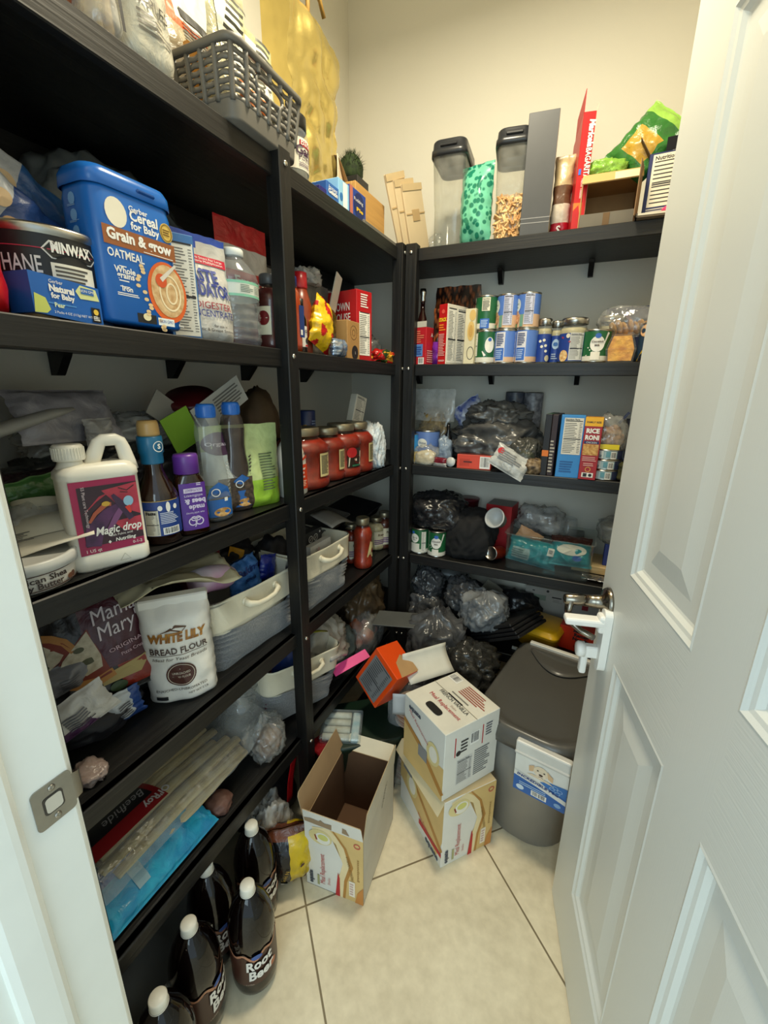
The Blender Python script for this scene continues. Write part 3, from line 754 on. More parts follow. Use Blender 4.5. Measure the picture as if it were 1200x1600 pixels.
b.rect(-.014 * k, hh * .49, .020 * k, hh * .58, col('#b3202a')); b.text('Badia', .003 * k, hh * .51, .014 * k, col('white')); b.text('Garlic', .003 * k, hh * .36, .020 * k, col('#3d1a3d'), bold=.03); b.text('Powder', .003 * k, hh * .28, .012 * k, col('#3d1a3d'))
b.lines(-.016 * k, hh * .18, .02 * k, hh * .25, 3, col('#6a5a6a'), 2); b.warp = None; b.obj('paper_label', t)
# gold foil gift bag
p, w_, h_ = stL(470, 540, 22, Z1, -.16, .10)
gx = -.13; y0, y1 = yL(468, gx, Z1), yL(538, gx, Z1); hg = zAt(gx, (y0 + y1) / 2, 30) - Z1
t = thing('gift_bag', 'tall crinkled gold foil gift bag on the top left shelf', 'bag', (gx - .05, (y0 + y1) / 2, Z1), LEFT + .05)
FOIL = mat('#dcc678', .27, .78, var=.14, scale=9, bump=.35, bscale=12)
def foil_side(u, v):
    wd = (y1 - y0); x = (u - .5) * wd * (1 + .03 * v); z = v * hg
    y = -.05 + .022 * ridge(u * 2.6, v * 4, 2) * smooth(0, .25, v) + .010 * nz(u * 7, v * 11, 5) - .010 * sin(pi * u)
    return (x, y, z)
b = MB(); b.surf(foil_side, 26, 44, FOIL)
b.surf(lambda u, v: ((y1 - y0) / 2 * (1 + .03 * v), foil_side(1, v)[1] * (1 - u) + .05 * u + .010 * sin(pi * u) * ridge(u * 2, v * 4, 8), v * hg), 12, 30, FOIL)
b.surf(lambda u, v: (-(y1 - y0) / 2 * (1 + .03 * v), .05 * (1 - u) + foil_side(0, v)[1] * u + .010 * sin(pi * u) * ridge(u * 2, v * 4, 3), v * hg), 12, 30, FOIL)
b.surf(lambda u, v: (-foil_side(u, v)[0], .05, v * hg), 8, 10, FOIL); b.box(-(y1 - y0) / 2, -.05, 0, (y1 - y0) / 2, .05, .002, FOIL); b.obj('bag', t)
b = MB(); b.tube([(-.045, -.04, hg - .03), (-.045, -.042, hg + .04), (-.02, -.042, hg + .065), (.02, -.042, hg + .055), (.042, -.042, hg + .03)], .006, mat('#a8823c', .6), 8); b.obj('handle', t)
# gelatin boxes along the front edge
Q = [(499, 511, 292, '#231d6e', 'narrow deep blue carton beside the gold bag', ''), (510, 530, 288, '#2c63ad', 'blue pudding carton with white script beside the gold bag', 'Jet'), (529, 546, 283, '#8fc4e6', 'pale blue carton between two darker cartons on the top left shelf', ''), (546, 572, 298, '#1f3f94', 'blue carton with yellow print at the foot of the wooden crate', 'Puff')]
for i, (a, c_, top, hx, lab, tx) in enumerate(Q):
    p, w_, h_ = stL(a, c_, top, Z1, -.012, .085)
    def deco(b, w, d, h, tx=tx, i=i):
        b.face('front', w, d, h)
        if i == 3: b.disc(w * .08, 0, w * .34, h * .44, col('#15235e')); b.rect(-w * .5, -h * .5, -w * .32, h * .5, col('#b86a5a')); b.text('Pudding', w * .02, h * .10, .012, col('white'), rot=pi / 2 * 0, fit=w * .55); b.text('Pie', w * .1, -h * .2, .013, col('yellow'), fit=w * .4, bold=.03)
        elif i == 2: b.rect(-w * .1, -h * .45, w * .3, h * .45, col('#e6efe9')); b.disc(-w * .25, -h * .1, w * .15, h * .14, col('#2a6fb0'))
        elif i == 1: b.text('Instant', 0, h * .12, .012, col('white'), fit=w * .7, shear=.2); b.text('Gelatin', 0, -h * .12, .014, col('white'), fit=w * .75, bold=.03)
        b.pop()
    put(carton(w_ * .96, .085, h_, {'all': hx}, deco), 'dessert_carton', lab, 'box', p, LEFT, 'dessert cartons on the top left shelf')
# wooden crate with cardboard behind, dark tuft, black box, gray tray
p, w_, h_ = stL(556, 612, 300, Z1 + .012, -.055, .16)
CRT = mat('#c99a55', .55, var=.22, scale=3, stretch=(1, 6, 22)); y0 = yL(556, -.055, Z1); y1 = -.035; hc = zAt(-.055, y0, 281) - Z1 - .012
t = thing('wooden_crate', 'pale wooden crate on the top left shelf near the corner', 'crate', (-.055 - .08, (y0 + y1) / 2, Z1 + .012), LEFT); ww = y1 - y0
for nm, bx in (('side_panel', (-ww / 2, -.08, 0, ww / 2, -.068, hc)), ('side_panel', (-ww / 2, .068, 0, ww / 2, .08, hc)), ('end_panel', (-ww / 2, -.068, 0, -ww / 2 + .010, .068, hc)), ('end_panel', (ww / 2 - .010, -.068, 0, ww / 2, .068, hc)), ('bottom', (-ww / 2 + .01, -.068, 0, ww / 2 - .01, .068, .008))):
    b = MB(); b.box(*bx, CRT, .0015); b.obj(nm, t)
b = MB(); b.box(-ww / 2 - .04, -.05, 0, ww / 2 - .01, .04, .0115, mat('#6a675f', .5), .002); put(b, 'flat_package', 'grey flat package under the wooden crate', 'package', (-.055 + .0, (y0 + y1) / 2, Z1), LEFT)
b = MB(); cb = mat('#e5d3b4', .7)
def card(u, v):
    x = (u - .5) * .17; hgt = .11 + .10 * (1 - smooth(.0, 1., u)) ; return (x, .02 * sin(pi * u) - .0, v * hgt)
b.surf(card, 14, 8, cb, .002); b.surf(lambda u, v: (-.085 + .17 * u * .9, .022 - .018 * v, card(u, 1)[2] + .0 - .004 * v), 10, 2, col('kraft'), .001)
put(b, 'cardboard_sheet', 'cream cardboard sheet with torn kraft edge sticking up out of the wooden crate', 'cardboard', (-.14, (y0 + y1) / 2 + .02, Z1 + .021), LEFT)
b = MB(); cx, cy = -.24, yL(551, -.24, Z1 + .2)
def tuft():
    b = MB(); rnd = random.Random(4); G = mat('#1c2a12', .8, second='#33461f', scale=80)
    blob(b, .085, .085, .085, G, 3, .05, .05, 3)
    for _ in range(420):
        a = rnd.random() * 2 * pi; e = rnd.random() * 1.9 - .5; n = Vector((cos(a) * cos(e), sin(a) * cos(e), sin(e))); s = Vector((0, 0, .045)) + n * .038
        e2 = s + n * (.010 + .010 * rnd.random()) + Vector((rnd.uniform(-.006, .006), rnd.uniform(-.006, .006), .004)); sd = n.cross(Vector((0, 0, 1))).normalized() * .0012
        b.add([s + sd, s - sd, e2], [(0, 1, 2)], G)
    return b
put(tuft(), 'moss_ball', 'dark green bristly ball between the gold bag and the cardboard', 'plant', (-.245, cy, zAt(-.245, cy, 284)), 0)
b = carton(.09, .10, zAt(-.245, cy, 284) - Z1, {'all': '#1d1c1b', 'top': '#3a3834'}); put(b, 'black_box', 'black box under the green bristly ball', 'box', (-.245, cy, Z1), LEFT)
# folded paper bags leaning in the corner
PB = mat('#d2bd98', .75, var=.12, scale=6); PBD = mat('#b89a6c', .75)
for i, (bx, by, ln, tilt, rz_, lab) in enumerate(((.002, .040, .215, -.42, radians(62), 'wide folded paper bag leaning in the corner, nearest of the three'), (.018, .062, .205, -.36, radians(60), 'middle one of three folded paper bags leaning in the corner'), (.036, .085, .200, -.33, radians(58), 'rearmost of three folded paper bags leaning in the corner'))):
    b = MB(); b.box(-.055, -.004, 0, .055, .004, ln, PB, .002); b.box(-.053, -.0056, ln * .55, .053, -.004, ln * .57, PBD); b.box(-.020, -.006, ln * .45, .02, -.0042, ln * .62, PBD)
    b.box(-.055, -.006, ln - .02, .055, -.004, ln, mat('#c6ae84', .75))
    put(b, 'paper_bag', lab, 'paper bag', (bx, by, Z1 + .0015 + .055 * abs(sin(tilt))), rz_ + .25, 'folded paper bags in the corner', 0, tilt)
b = MB(); blob(b, .05, .06, .07, BAGC, 31, .2, .12); put(b, 'clear_wrapper', 'small crumpled clear wrapper beside the first tall canister', 'wrapper', (.085, .12, Z1))

# ================================================================== TOP SHELF, back wall
def canister(p0, p1, pyt, label, rz, fill):
    p, w_, h_ = stB(p0, p1, pyt, Z1, .022, .17); wt = w_ * 1.16; d0 = .15; d1 = .185; hb = h_ * .90
    t = thing('cereal_canister', label, 'canister', p + Vector((0, .006, 0)), rz, 'tall cereal canisters')
    secs = [(0, w_ * .93, d0 * .93), (.006, w_, d0), (hb * .45, w_ * 1.02, d0 * 1.02), (hb * .5, w_ * 1.05, d0 * 1.06), (hb, wt, d1)]
    b = MB(); tubr(b, secs, .022, clear('#dfe0d8', .16, .12, .1), True, False); b.obj('body', t)
    LD = mat('#26282c', .3, var=.05)
    b = MB(); tubr(b, [(hb - .014, wt + .004, d1 + .004), (hb - .014, wt + .010, d1 + .010), (hb + .004, wt + .010, d1 + .010), (hb + .006, wt + .004, d1 + .004), (h_ - .004, wt + .001, d1 + .001), (h_, wt - .004, d1 - .004)], .026, LD, False, True)
    b.box(-wt * .25, -d1 / 2 - .006, hb + .010, wt * .25, -d1 / 2 + .01, hb + .018, LD, .002); b.obj('lid', t)
    if fill:
        b = MB(); F = mat('#b98a55', .8, second='#e6c793', scale=30); hh = hb * .46
        tubr(b, [(.004, w_ * .9, d0 * .9), (hh * .96, w_ * .99, d0 * .99)], .02, F, True, True)
        rnd = random.Random(7)
        for k in range(260):
            side = rnd.random(); z = rnd.random() * hh
            if side < .45: q = (rnd.uniform(-.44, .44) * w_, -d0 / 2 * .97)
            elif side < .8: q = (w_ / 2 * .97, rnd.uniform(-.44, .44) * d0)
            else: q = (rnd.uniform(-.4, .4) * w_, rnd.uniform(-.4, .4) * d0); z = hh
            b.at(q[0], q[1], z, rz=rnd.random() * 6, rx=rnd.random() * 6, ry=rnd.random() * 3); s = .008 + .005 * rnd.random()
            b.box(-s, -s * .8, -.0025, s, s * .8, .0025, F, .001); b.pop()
        b.obj('cereal', t)
    return t
canister(671, 713, 216, 'empty clear canister with dark lid, first from the corner on the top back shelf', radians(4), False)
canister(764, 807, 198, 'clear canister with dark lid half full of cereal, beside the dark grey box', radians(8), True)
# green leopard-print bag
p, w_, h_ = stB(712, 760, 247, Z1, .045, .09); b = MB()
LEO = bpy.data.materials.new('leopard_print'); LEO.use_nodes = True
def _leo():
    nt = LEO.node_tree; N = nt.nodes; L = nt.links; bb = N['Principled BSDF']; tc = N.new('ShaderNodeTexCoord'); v = N.new('ShaderNodeTexVoronoi'); v.inputs['Scale'].default_value = 55; v.feature = 'F1'
    L.new(tc.outputs['Object'], v.inputs['Vector']); r = N.new('ShaderNodeValToRGB'); e = r.color_ramp.elements; e[0].position = .38; e[0].color = lin('#1f7a62'); e[1].position = .5; e[1].color = lin('#6fc3a2')
    L.new(v.outputs['Distance'], r.inputs[0]); L.new(r.outputs[0], bb.inputs['Base Color']); bb.inputs['Roughness'].default_value = .25
_leo()
pouch(b, w_ * 1.1, h_, .075, LEO, 13, 'pillow', .006); put(b, 'snack_bag', 'green leopard-print bag standing between the two tall canisters', 'bag', p, radians(-12))
# dark grey tall box
p, w_, h_ = stB(808, 853, 173, Z1, .022, .11)
def deco(b, w, d, h):
    b.face('front', w, d, h); b.rect(-w / 2, -h * .35, w / 2, -h * .345, col('#a9a9a9')); b.rect(-w / 2, -h * .39, w / 2, -h * .385, col('#a9a9a9')); b.pop()
put(carton(w_, .11, h_, {'all': '#45474a', 'right': '#8f8b80'}, deco), 'tall_grey_box', 'tall dark grey box with two thin lines near its foot', 'box', p, radians(6))
# red-and-white bag between grey box and red box
p, w_, h_ = stB(856, 884, 236, Z1, .06, .06); b = MB()
wr = pouch(b, w_ * 1.1, h_, .05, lambda u, v, s: film('#b3162a', 1, .3, .3) if v < .2 else (film('#d9cdb8', 1, .3, .3) if v < .42 else (film('#6a4a34', 1, .3, .3) if v < .62 else film('#c8b488', 1, .3, .3))), 17, 'pillow', .004)
b.warp = wr; b.text('S', .0, h_ * .06, .03, col('white'), bold=.03); b.warp = None
put(b, 'chip_bag', 'tan and red bag squeezed between the tall grey box and the red snack box', 'bag', p, 0)
# red snack box with open flaps
p, w_, h_ = stB(879, 898, 176, Z1, .015, .19)
t = thing('snack_box', 'tall red snack box with its top flaps open', 'box', p + Vector((.006, 0, 0)), radians(10)); hx = h_
b = MB(); b.box(-w_ / 2, -.095, 0, w_ / 2, .095, hx, {'all': col('red', .4), 'right': mat('#d8b8a0', .6), 'back': col('kraft')}, .001)
b.face('front', w_, .19, hx)
b.rect(-w_ / 2, -hx * .5, w_ * .2, -hx * .26, col('#e07a2a'), -.0004); b.poly([(-w_ * .5, -hx * .5), (w_ * .3, -hx * .5), (-w_ * .1, -hx * .28), (-w_ * .5, -hx * .33)], col('red'), -.0008)
b.text('Maricela', w_ * .06, hx * .32, .022, col('white'), rot=-pi / 2, bold=.05, shear=.15, fit=.068); b.text('BAGARITAS', w_ * .02, hx * .06, .021, col('white'), rot=-pi / 2, bold=.03, fit=.085)
b.rect(-w_ * .4, -hx * .02, -w_ * .2, hx * .03, col('#3b6fd0'), -.0012); b.at(-w_ * .1, 0, -hx * .14); b.text('Nacho Tostadas', 0, 0, .010, col('white'), rot=-pi / 2, fit=.05); b.pop()
b.pop(); b.obj('carton', t)
b = MB(); b.box(-w_ / 2, -.095, hx, -w_ / 2 + .0015, .06, hx + .055, {'all': col('red'), 'right': mat('#e0b8a0', .6)}); b.at(w_ / 2, 0, hx, ry=.25); b.box(-.0015, -.03, 0, 0, .09, .05, mat('#d9cbb5', .7)); b.pop(); b.obj('flap', t)
# kraft box lying on its side, open front
p, w_, h_ = stB(900, 992, 285, Z1, .015, .17)
t = thing('open_kraft_box', 'brown cardboard box lying open towards the room on the top back shelf', 'box', p, radians(2)); hx = zAt(p.x, .015, 268) - Z1
KR = mat('#b08a55', .7, var=.12, scale=20); KI = mat('#4a3826', .8)
b = MB()
for bx in ((-w_ / 2, -.085, 0, w_ / 2, .085, .003), (-w_ / 2, -.085, hx - .003, w_ / 2, .085, hx), (-w_ / 2, -.085, .003, -w_ / 2 + .003, .085, hx - .003), (w_ / 2 - .003, -.085, .003, w_ / 2, .085, hx - .003), (-w_ / 2, .082, .003, w_ / 2, .085, hx - .003)):
    b.box(*bx, {'all': KR, 'bottom': KR})
b.obj('carton', t)
b = MB(); b.at(0, -.085, hx, rx=.80); b.box(-w_ / 2, -.044, -.003, w_ / 2, 0, 0, {'all': mat('#c9a468', .7)}); b.box(w_ * .04, -.0435, 0, w_ * .46, -.006, .0006, mat('#e2d3ae', .6)); b.pop(); b.obj('flap', t)
b = MB(); b.at(0, -.087, .003, rx=.35); b.box(-w_ / 2 + .004, -.002, 0, w_ / 2 - .01, 0, .032, mat('#8f8676', .7)); b.box(-.012, -.0026, 0, .006, -.002, .031, col('kraftd')); b.pop(); b.obj('flap', t)
b = MB(); b.at(w_ / 2, -.085, 0, rz=-.2); b.box(-.002, -.06, .002, 0, 0, hx, {'all': mat('#8a6a45', .7)}); b.pop(); b.obj('flap', t)
boxtop = (p.x, p.y, Z1 + hx)
# green snack bag lying on that box
b = MB()
def mg(u, v, s):
    if v > .80: return film('#9fcf5a', 1, .25, .5)
    if abs(u - .5) < .28 and .2 < v < .6: return film('#c9a03c', 1, .3, .5)
    return film('#3a7a35', 1, .25, .5)
b.at(0, 0, .012, rx=radians(-0)); pouch(b, .15, .17, .055, mg, 41, 'pillow', .008); b.pop()
put(b, 'snack_bag', 'green snack bag propped on top of the open brown box', 'bag', (boxtop[0] + .018, boxtop[1] - .02, boxtop[2] + .012), radians(-18), None, radians(-14), radians(42))
b = MB(); blob(b, .13, .07, .05, film('#8fc04a', 1, .25, .6, 40), 44, .2, .1); put(b, 'snack_bag_end', 'rumpled light green end of a snack bag on the open brown box', 'bag', (boxtop[0] - .02, boxtop[1] - .03, boxtop[2] + .001), .2)
# navy nutrition box, tray, pink cap
p, w_, h_ = stB(1004, 1062, 222, Z1 + .012, .012, .10); w_ = .125; p.x = xB(1002, .012, Z1) + w_ / 2
t = thing('nutrition_box', 'navy box with a large nutrition table at the right end of the top back shelf', 'box', p, radians(-4))
h_ = zAt(p.x - .05, .012, 238) - Z1 - .012
def deco(b, w, d, h):
    b.face('front', w, d, h); b.facts(-w * .42, -h * .36, w * .47, h * .47, 3, col('#e9e2cc')); b.lines(-w * .42, -h * .49, w * .47, -h * .38, 3, col('#c8c4bc'), 5); b.pop()
b = carton(w_, .10, h_, {'all': 'navy'}, deco); b.obj('carton', t)
b = MB(); b.at(-w_ * .5, -.045, h_, ry=-.55); b.box(0, 0, 0, .0015, .07, .055, mat('#4a3a2e', .7)); b.pop(); b.at(0, -.05, h_, rx=.5); b.box(-w_ * .2, 0, 0, w_ / 2, .0015, .03, mat('#1d1c22', .6)); b.pop(); b.obj('flap', t)
b = MB(); b.box(-.07, -.05, 0, .07, .05, .004, col('#8a7a66')); b.box(-.07, -.052, .004, .07, -.048, .009, col('#d9d2c0')); b.box(-.07, -.052, 0, -.066, .05, .010, col('#6a5a4a')); put(b, 'cardboard_tray', 'thin cardboard tray under the navy box, jutting over the shelf edge', 'tray', (xB(1035, -.01, Z1), .028, Z1), radians(3))
b = MB(); b.lathe([(.020, 0), (.021, .004), (.020, .010), (.012, .015), (.003, .017)], mat('#f0487a', .3), 24); put(b, 'pink_cap', 'bright pink round object in front of the navy box', 'ball', (xB(1046, -.006, Z1 + .01), -.006, Z1 + .0095), 0)
# ================================================================== SECOND SHELF, left wall
Z2 = LV[2]
# red bag at the doorway end
p, w_, h_ = stL(-70, 36, 350, Z2, -.008, .08); b = MB()
wr = pouch(b, w_, .19, .08, lambda u, v, s: film('#d8a02c', 1, .3, .3) if v > .72 and u > .4 else film('#b8141c', 1, .3, .3), 51, 'stand', .004); b.warp = wr
b.lines(w_ * .1, .07, w_ * .42, .12, 5, col('white'), 7); b.warp = None
put(b, 'red_bag', 'red bag with yellow corner beside the black paint can', 'bag', p, LEFT)
# black wood-finish can
r = .083; yc = yL(76, -.105, Z2 + .05); hc = zAt(-.10 + .06, yc, 362) - Z2
t = thing('paint_can', 'large black wood-finish can with white lettering on the second left shelf', 'can', (-.108, yc, Z2), LEFT - .55)
b = MB(); b.lathe([(r * .985, 0), (r + .002, .002), (r + .002, .006), (r, .008), (r, hc - .012), (r + .003, hc - .010), (r + .003, hc - .003), (r, hc), (r - .012, hc), (r - .014, hc - .008)], TIN, 48, True, False); b.obj('can_body', t)
b = MB(); b.lathe([(r - .014, hc - .008), (r - .022, hc - .003), (r - .026, hc - .003), (r - .030, hc - .007), (.001, hc - .006)], TIN, 48, False); b.obj('lid', t)
b = MB(); label_tube(b, r, .010, hc - .013, col('#1a1a1c', .4), 64); b.warp = cyl_warp(r, .0009)
b.rect(-.17, hc * .745, .10, hc * .755, col('#c4304a'))
for cx in (-.108, .040):
    P = [(cx - .036, hc * .75), (cx - .026, hc * .84), (cx + .026, hc * .84), (cx + .036, hc * .75), (cx + .026, hc * .66), (cx - .026, hc * .66)]
    b.poly(P, col('white'), -.0008); b.poly([(cx + (x - cx) * .93, hc * .75 + (z - hc * .75) * .9) for x, z in P], col('#1a1a1c', .4), -.0013); b.text('MINWAX', cx, hc * .725, .019, col('white'), -.0019, bold=.04, fit=.050)
b.text('POLYURETHANE', .002, hc * .50, .030, col('white'), -.0012, 'r', bold=.01, fit=.125); b.text('Superior Protection', -.008, hc * .41, .015, col('#d8d4c8'), -.0012, 'r', fit=.10)
b.text('Oil Formulation', -.035, hc * .33, .010, col('#cfcbc0'), -.0012, 'r')
b.rect(.012, hc * .10, .066, hc * .62, col('#e9e4d4'), -.0008); b.lines(.016, hc * .14, .061, hc * .60, 11, col('#4a4640'), 3, -.0014)
b.warp = None; b.obj('paper_label', t)
# pear purees sleeve in front of the can
p, w_, h_ = stL(52, 168, 440, Z2, -.006, .055); hh = .052
t = thing('baby_food_pack', 'blue sleeve of pear baby food tubs in front of the black can', 'box', (p.x, p.y, Z2), LEFT + .12)
b = MB(); b.at(0, 0, 0)
b.prism([(-w_ / 2, .006), (w_ / 2, .0), (w_ / 2, hh), (-w_ / 2, hh + .004)], -.022, .022, col('#1f62b4', .35)); b.pop()
b.at(0, -.022, 0); b.poly([(-w_ / 2, .006), (-w_ * .47, .030), (-w_ * .33, .026), (-w_ * .28, .012), (-w_ * .34, .007)], col('#c6cf6a')); b.rect(-w_ * .30, .020, w_ * .10, .0215, col('#4d8fd0'))
b.text('Gerber', -w_ * .25, .046, .0065, col('white'), align='l'); b.text('Natural', -w_ * .26, .036, .0115, col('white'), align='l', bold=.05); b.text('for Baby', -w_ * .25, .0275, .0095, col('white'), align='l', bold=.04)
b.text('Pear', -w_ * .22, .0165, .008, col('#e6efc0'), align='l', bold=.02); b.text('2 Packs 4 OZ (113g) NET WT 8 OZ', -w_ * .24, .0085, .0045, col('white'), align='l')
b.poly([(w_ * .12, .042), (w_ * .2, .051), (w_ * .44, .049), (w_ * .48, .034), (w_ * .18, .033)], col('#d6dc9a')); b.rect(w_ * .20, .040, w_ * .40, .048, col('#3a6fb5'), -.0011); b.text('NON GMO', w_ * .30, .0425, .005, col('white'), -.0018)
b.rect(w_ * .32, .004, w_ * .46, .024, col('#15171c'), -.0011); b.disc(w_ * .39, .018, .004, .004, col('#e8c34a'), -.0016); b.lines(w_ * .34, .006, w_ * .44, .013, 3, col('white'), 2, -.0016); b.pop(); b.obj('sleeve', t)
for sx in (-.25, .25):
    b = MB(); tubr(b, [(.0, w_ * .36, .030), (.022, w_ * .42, .036)], .008, mat('#c9a878', .4)); b.push(Matrix.Identity(4)); b.pop(); o = b.obj('tub', t); o.location = (sx * w_, .003, .001)
# blue-white pouches lying on the can
def strip_pouch(px, py, x, w, h, rz, ry, lab, seed, c2):
    b = MB(); wr = pouch(b, w, h, .035, lambda u, v, s: film('#b9bcc0', 1, .35, .4) if v > .50 else (film(c2, 1, .35, .4)), seed, 'pillow', .006)
    b.warp = wr; b.text('YOGURT', 0, h * .86, .014, col('#2a2a30'), fit=w * .6); b.disc(-w * .12, h * .42, w * .10, h * .07, col('#c9a070'), -.0005); b.disc(w * .1, h * .55, w * .12, h * .06, col('#d2b48a'), -.0005); b.warp = None
    q = onX(px, py, x); put(b, 'snack_pouch', lab, 'pouch', q, rz, 'blue and white snack pouches on the black can', 0, ry)
hz = Z2 + hc
strip_pouch(140, 420, -.17, .14, .27, LEFT, -1.05, 'grey and blue snack pouch on top of the black can, upper of the two', 61, '#2b5a94')
strip_pouch(104, 418, -.10, .10, .19, LEFT, -1.00, 'navy snack pouch lying on the lid of the black can, lower of the two', 62, '#22417a')
# grey shopping bag standing behind the cereal tub
b = MB(); q = onX(180, 400, -.30); blob(b, .42, .13, min(.335, zAt(-.30, q.y, 214) - Z2), film('#6f7473', .95, .45, .5, 10), 66, .14, .05, 5)
put(b, 'shopping_bag', 'big grey plastic shopping bag standing behind the blue cereal tub', 'bag', (-.315, q.y + .03, Z2), LEFT)
# cereal tub
p, w_, h_ = stL(166, 287, 262, Z2, -.010, .085); h_ = zAt(-.02, p.y - .05, 262) - Z2
t = thing('cereal_tub', 'tall blue oatmeal baby cereal tub with brown band on the second left shelf', 'tub', p, LEFT - .02)
t.location += Vector((0, .008, .010))
BL = mat('#1f69bc', .28, var=.04)
b = MB(); tubr(b, [(0, w_ * .97, .080), (.004, w_, .085), (h_ * .80, w_, .085), (h_ * .84, w_ * .975, .082), (h_ * .88, w_ * .975, .082)], .024, BL, True, True)
F = 'front'; b.face(F, w_, .085, h_)
S = w_
b.text('Gerber', -S * .10, h_ * .262, S * .075, col('white'), align='l', bold=.02); b.text('Cereal', -S * .10, h_ * .205, S * .14, col('white'), align='l', bold=.03, fit=S * .34); b.text('for Baby', -S * .10, h_ * .147, S * .105, col('white'), align='l', bold=.03, fit=S * .35)
b.disc(-S * .25, h_ * .22, S * .12, S * .14, mat('#e9e2cf', .4)); b.disc(S * .35, h_ * .20, S * .085, S * .10, mat('#d8b65a', .3)); b.ring(S * .35, h_ * .20, S * .075, S * .09, S * .012, col('#8a6a1a'), -.0012); b.lines(S * .30, h_ * .175, S * .40, h_ * .225, 3, col('#6a4a12'), 3, -.0014)
b.rect(-S * .43, h_ * .005, S * .44, h_ * .125, mat('#96582f', .4)); b.text('Grain & grow', S * .0, h_ * .045, S * .145, col('white'), bold=.04, fit=S * .78); b.rect(S * .02, h_ * .013, S * .40, h_ * .018, col('white'), -.0012)
b.text('OATMEAL', -S * .20, -h_ * .07, S * .115, col('white'), bold=.02, fit=S * .42)
b.text('Whole', -S * .24, -h_ * .165, S * .085, col('white'), bold=.03); b.text('grains', -S * .24, -h_ * .20, S * .085, col('white'), bold=.03); b.lines(-S * .32, -h_ * .225, -S * .16, -h_ * .21, 1, col('white')); b.lines(-S * .30, -h_ * .128, -S * .18, -h_ * .115, 1, col('white'))
b.text('Iron', -S * .24, -h_ * .285, S * .075, col('white'), bold=.03); b.lines(-S * .36, -h_ * .32, -S * .10, -h_ * .295, 2, col('white'), 4); b.lines(-S * .32, -h_ * .262, -S * .16, -h_ * .25, 1, col('white'))
BW = mat('#d9622a', .35); OT = mat('#d8b98a', .7, second='#b98f5c', scale=90)
b.disc(S * .28, -h_ * .235, S * .265, S * .33, BW, -.0009, 32); b.disc(S * .285, -h_ * .225, S * .225, S * .285, OT, -.0013, 32)
b.ring(S * .31, -h_ * .235, S * .15, S * .20, S * .02, mat('#efdcb4', .7), -.0016); b.ring(S * .33, -h_ * .235, S * .08, S * .12, S * .02, mat('#efdcb4', .7), -.0016)
b.disc(S * .20, -h_ * .155, S * .075, S * .075, mat('#d2552a', .4), -.0018); b.band([(S * .20, -h_ * .15), (S * .42, -h_ * .02)], [S * .05, S * .028], mat('#d9d2c6', .4), -.0019)
rnd = random.Random(5)
for k in range(17):
    a = rnd.uniform(pi * .84, pi * 1.42); q = S * .30 + rnd.random() * S * .09; b.disc(S * .28 + cos(a) * q, -h_ * .225 + sin(a) * q * 1.2, S * .030, S * .020, mat('#e3c592', .6), -.0015, 10, rnd.random() * 3)
b.rect(-S * .16, -h_ * .485, S * .08, -h_ * .42, col('#17191c')); b.disc(-S * .04, -h_ * .44, S * .05, S * .04, col('#e8dcae'), -.0012); b.rect(S * .10, -h_ * .485, S * .32, -h_ * .43, col('#e8ece8'), -.0012); b.text('NON GMO', S * .21, -h_ * .465, S * .05, col('#2a5fa8'), -.0018, fit=S * .18)
b.text('8oz', S * .42, -h_ * .478, S * .05, col('white')); b.pop()
b.face('left', w_, .085, h_)
for k in range(7): b.disc(0, h_ * (.28 - .1 * k), .008, .008, col('#7fb0e0'), -.001, 10); b.lines(-.012, h_ * (.235 - .1 * k), .012, h_ * (.25 - .1 * k), 2, col('#9cc2e6'), k)
b.pop(); b.obj('tub', t)
b = MB(); tubr(b, [(h_ * .865, w_ + .002, .086), (h_ * .87, w_ + .004, .088), (h_ * .94, w_ + .002, .087), (h_ * .985, w_ - .006, .078), (h_ * .992, w_ - .016, .070)], .024, mat('#2268bc', .25, var=.04), False, True)
b.box(w_ * .02, -.047, h_ * .90, w_ * .24, -.040, h_ * .925, mat('#174c92', .25), .002); b.obj('lid', t)
# second cereal carton, turned away
p, w_, h_ = stL(300, 332, 372, Z2, -.045, .15)
def deco(b, w, d, h):
    b.face('front', w, d, h); b.facts(-w * .40, -h * .46, w * .45, h * .42, 9, col('#e6e2d4'), title=False); b.pop()
    b.face('left', w, d, h); b.disc(d * .15, -h * .12, d * .28, h * .14, col('#9aa6ae')); b.disc(-d * .2, h * .12, d * .2, h * .1, col('#6f9cc8')); b.band([(-d * .5, -h * .30), (-d * .2, -h * .26), (d * .1, -h * .34), (d * .5, -h * .28)], .012, col('#a8c4dc')); b.pop()
put(carton(w_ * 1.05, .16, h_, {'all': '#2a66a8', 'front': '#3a72ae'}, deco), 'cereal_carton', 'blue and white carton with small-print side panel right of the cereal tub', 'box', (p.x, p.y, Z2), LEFT - .42)
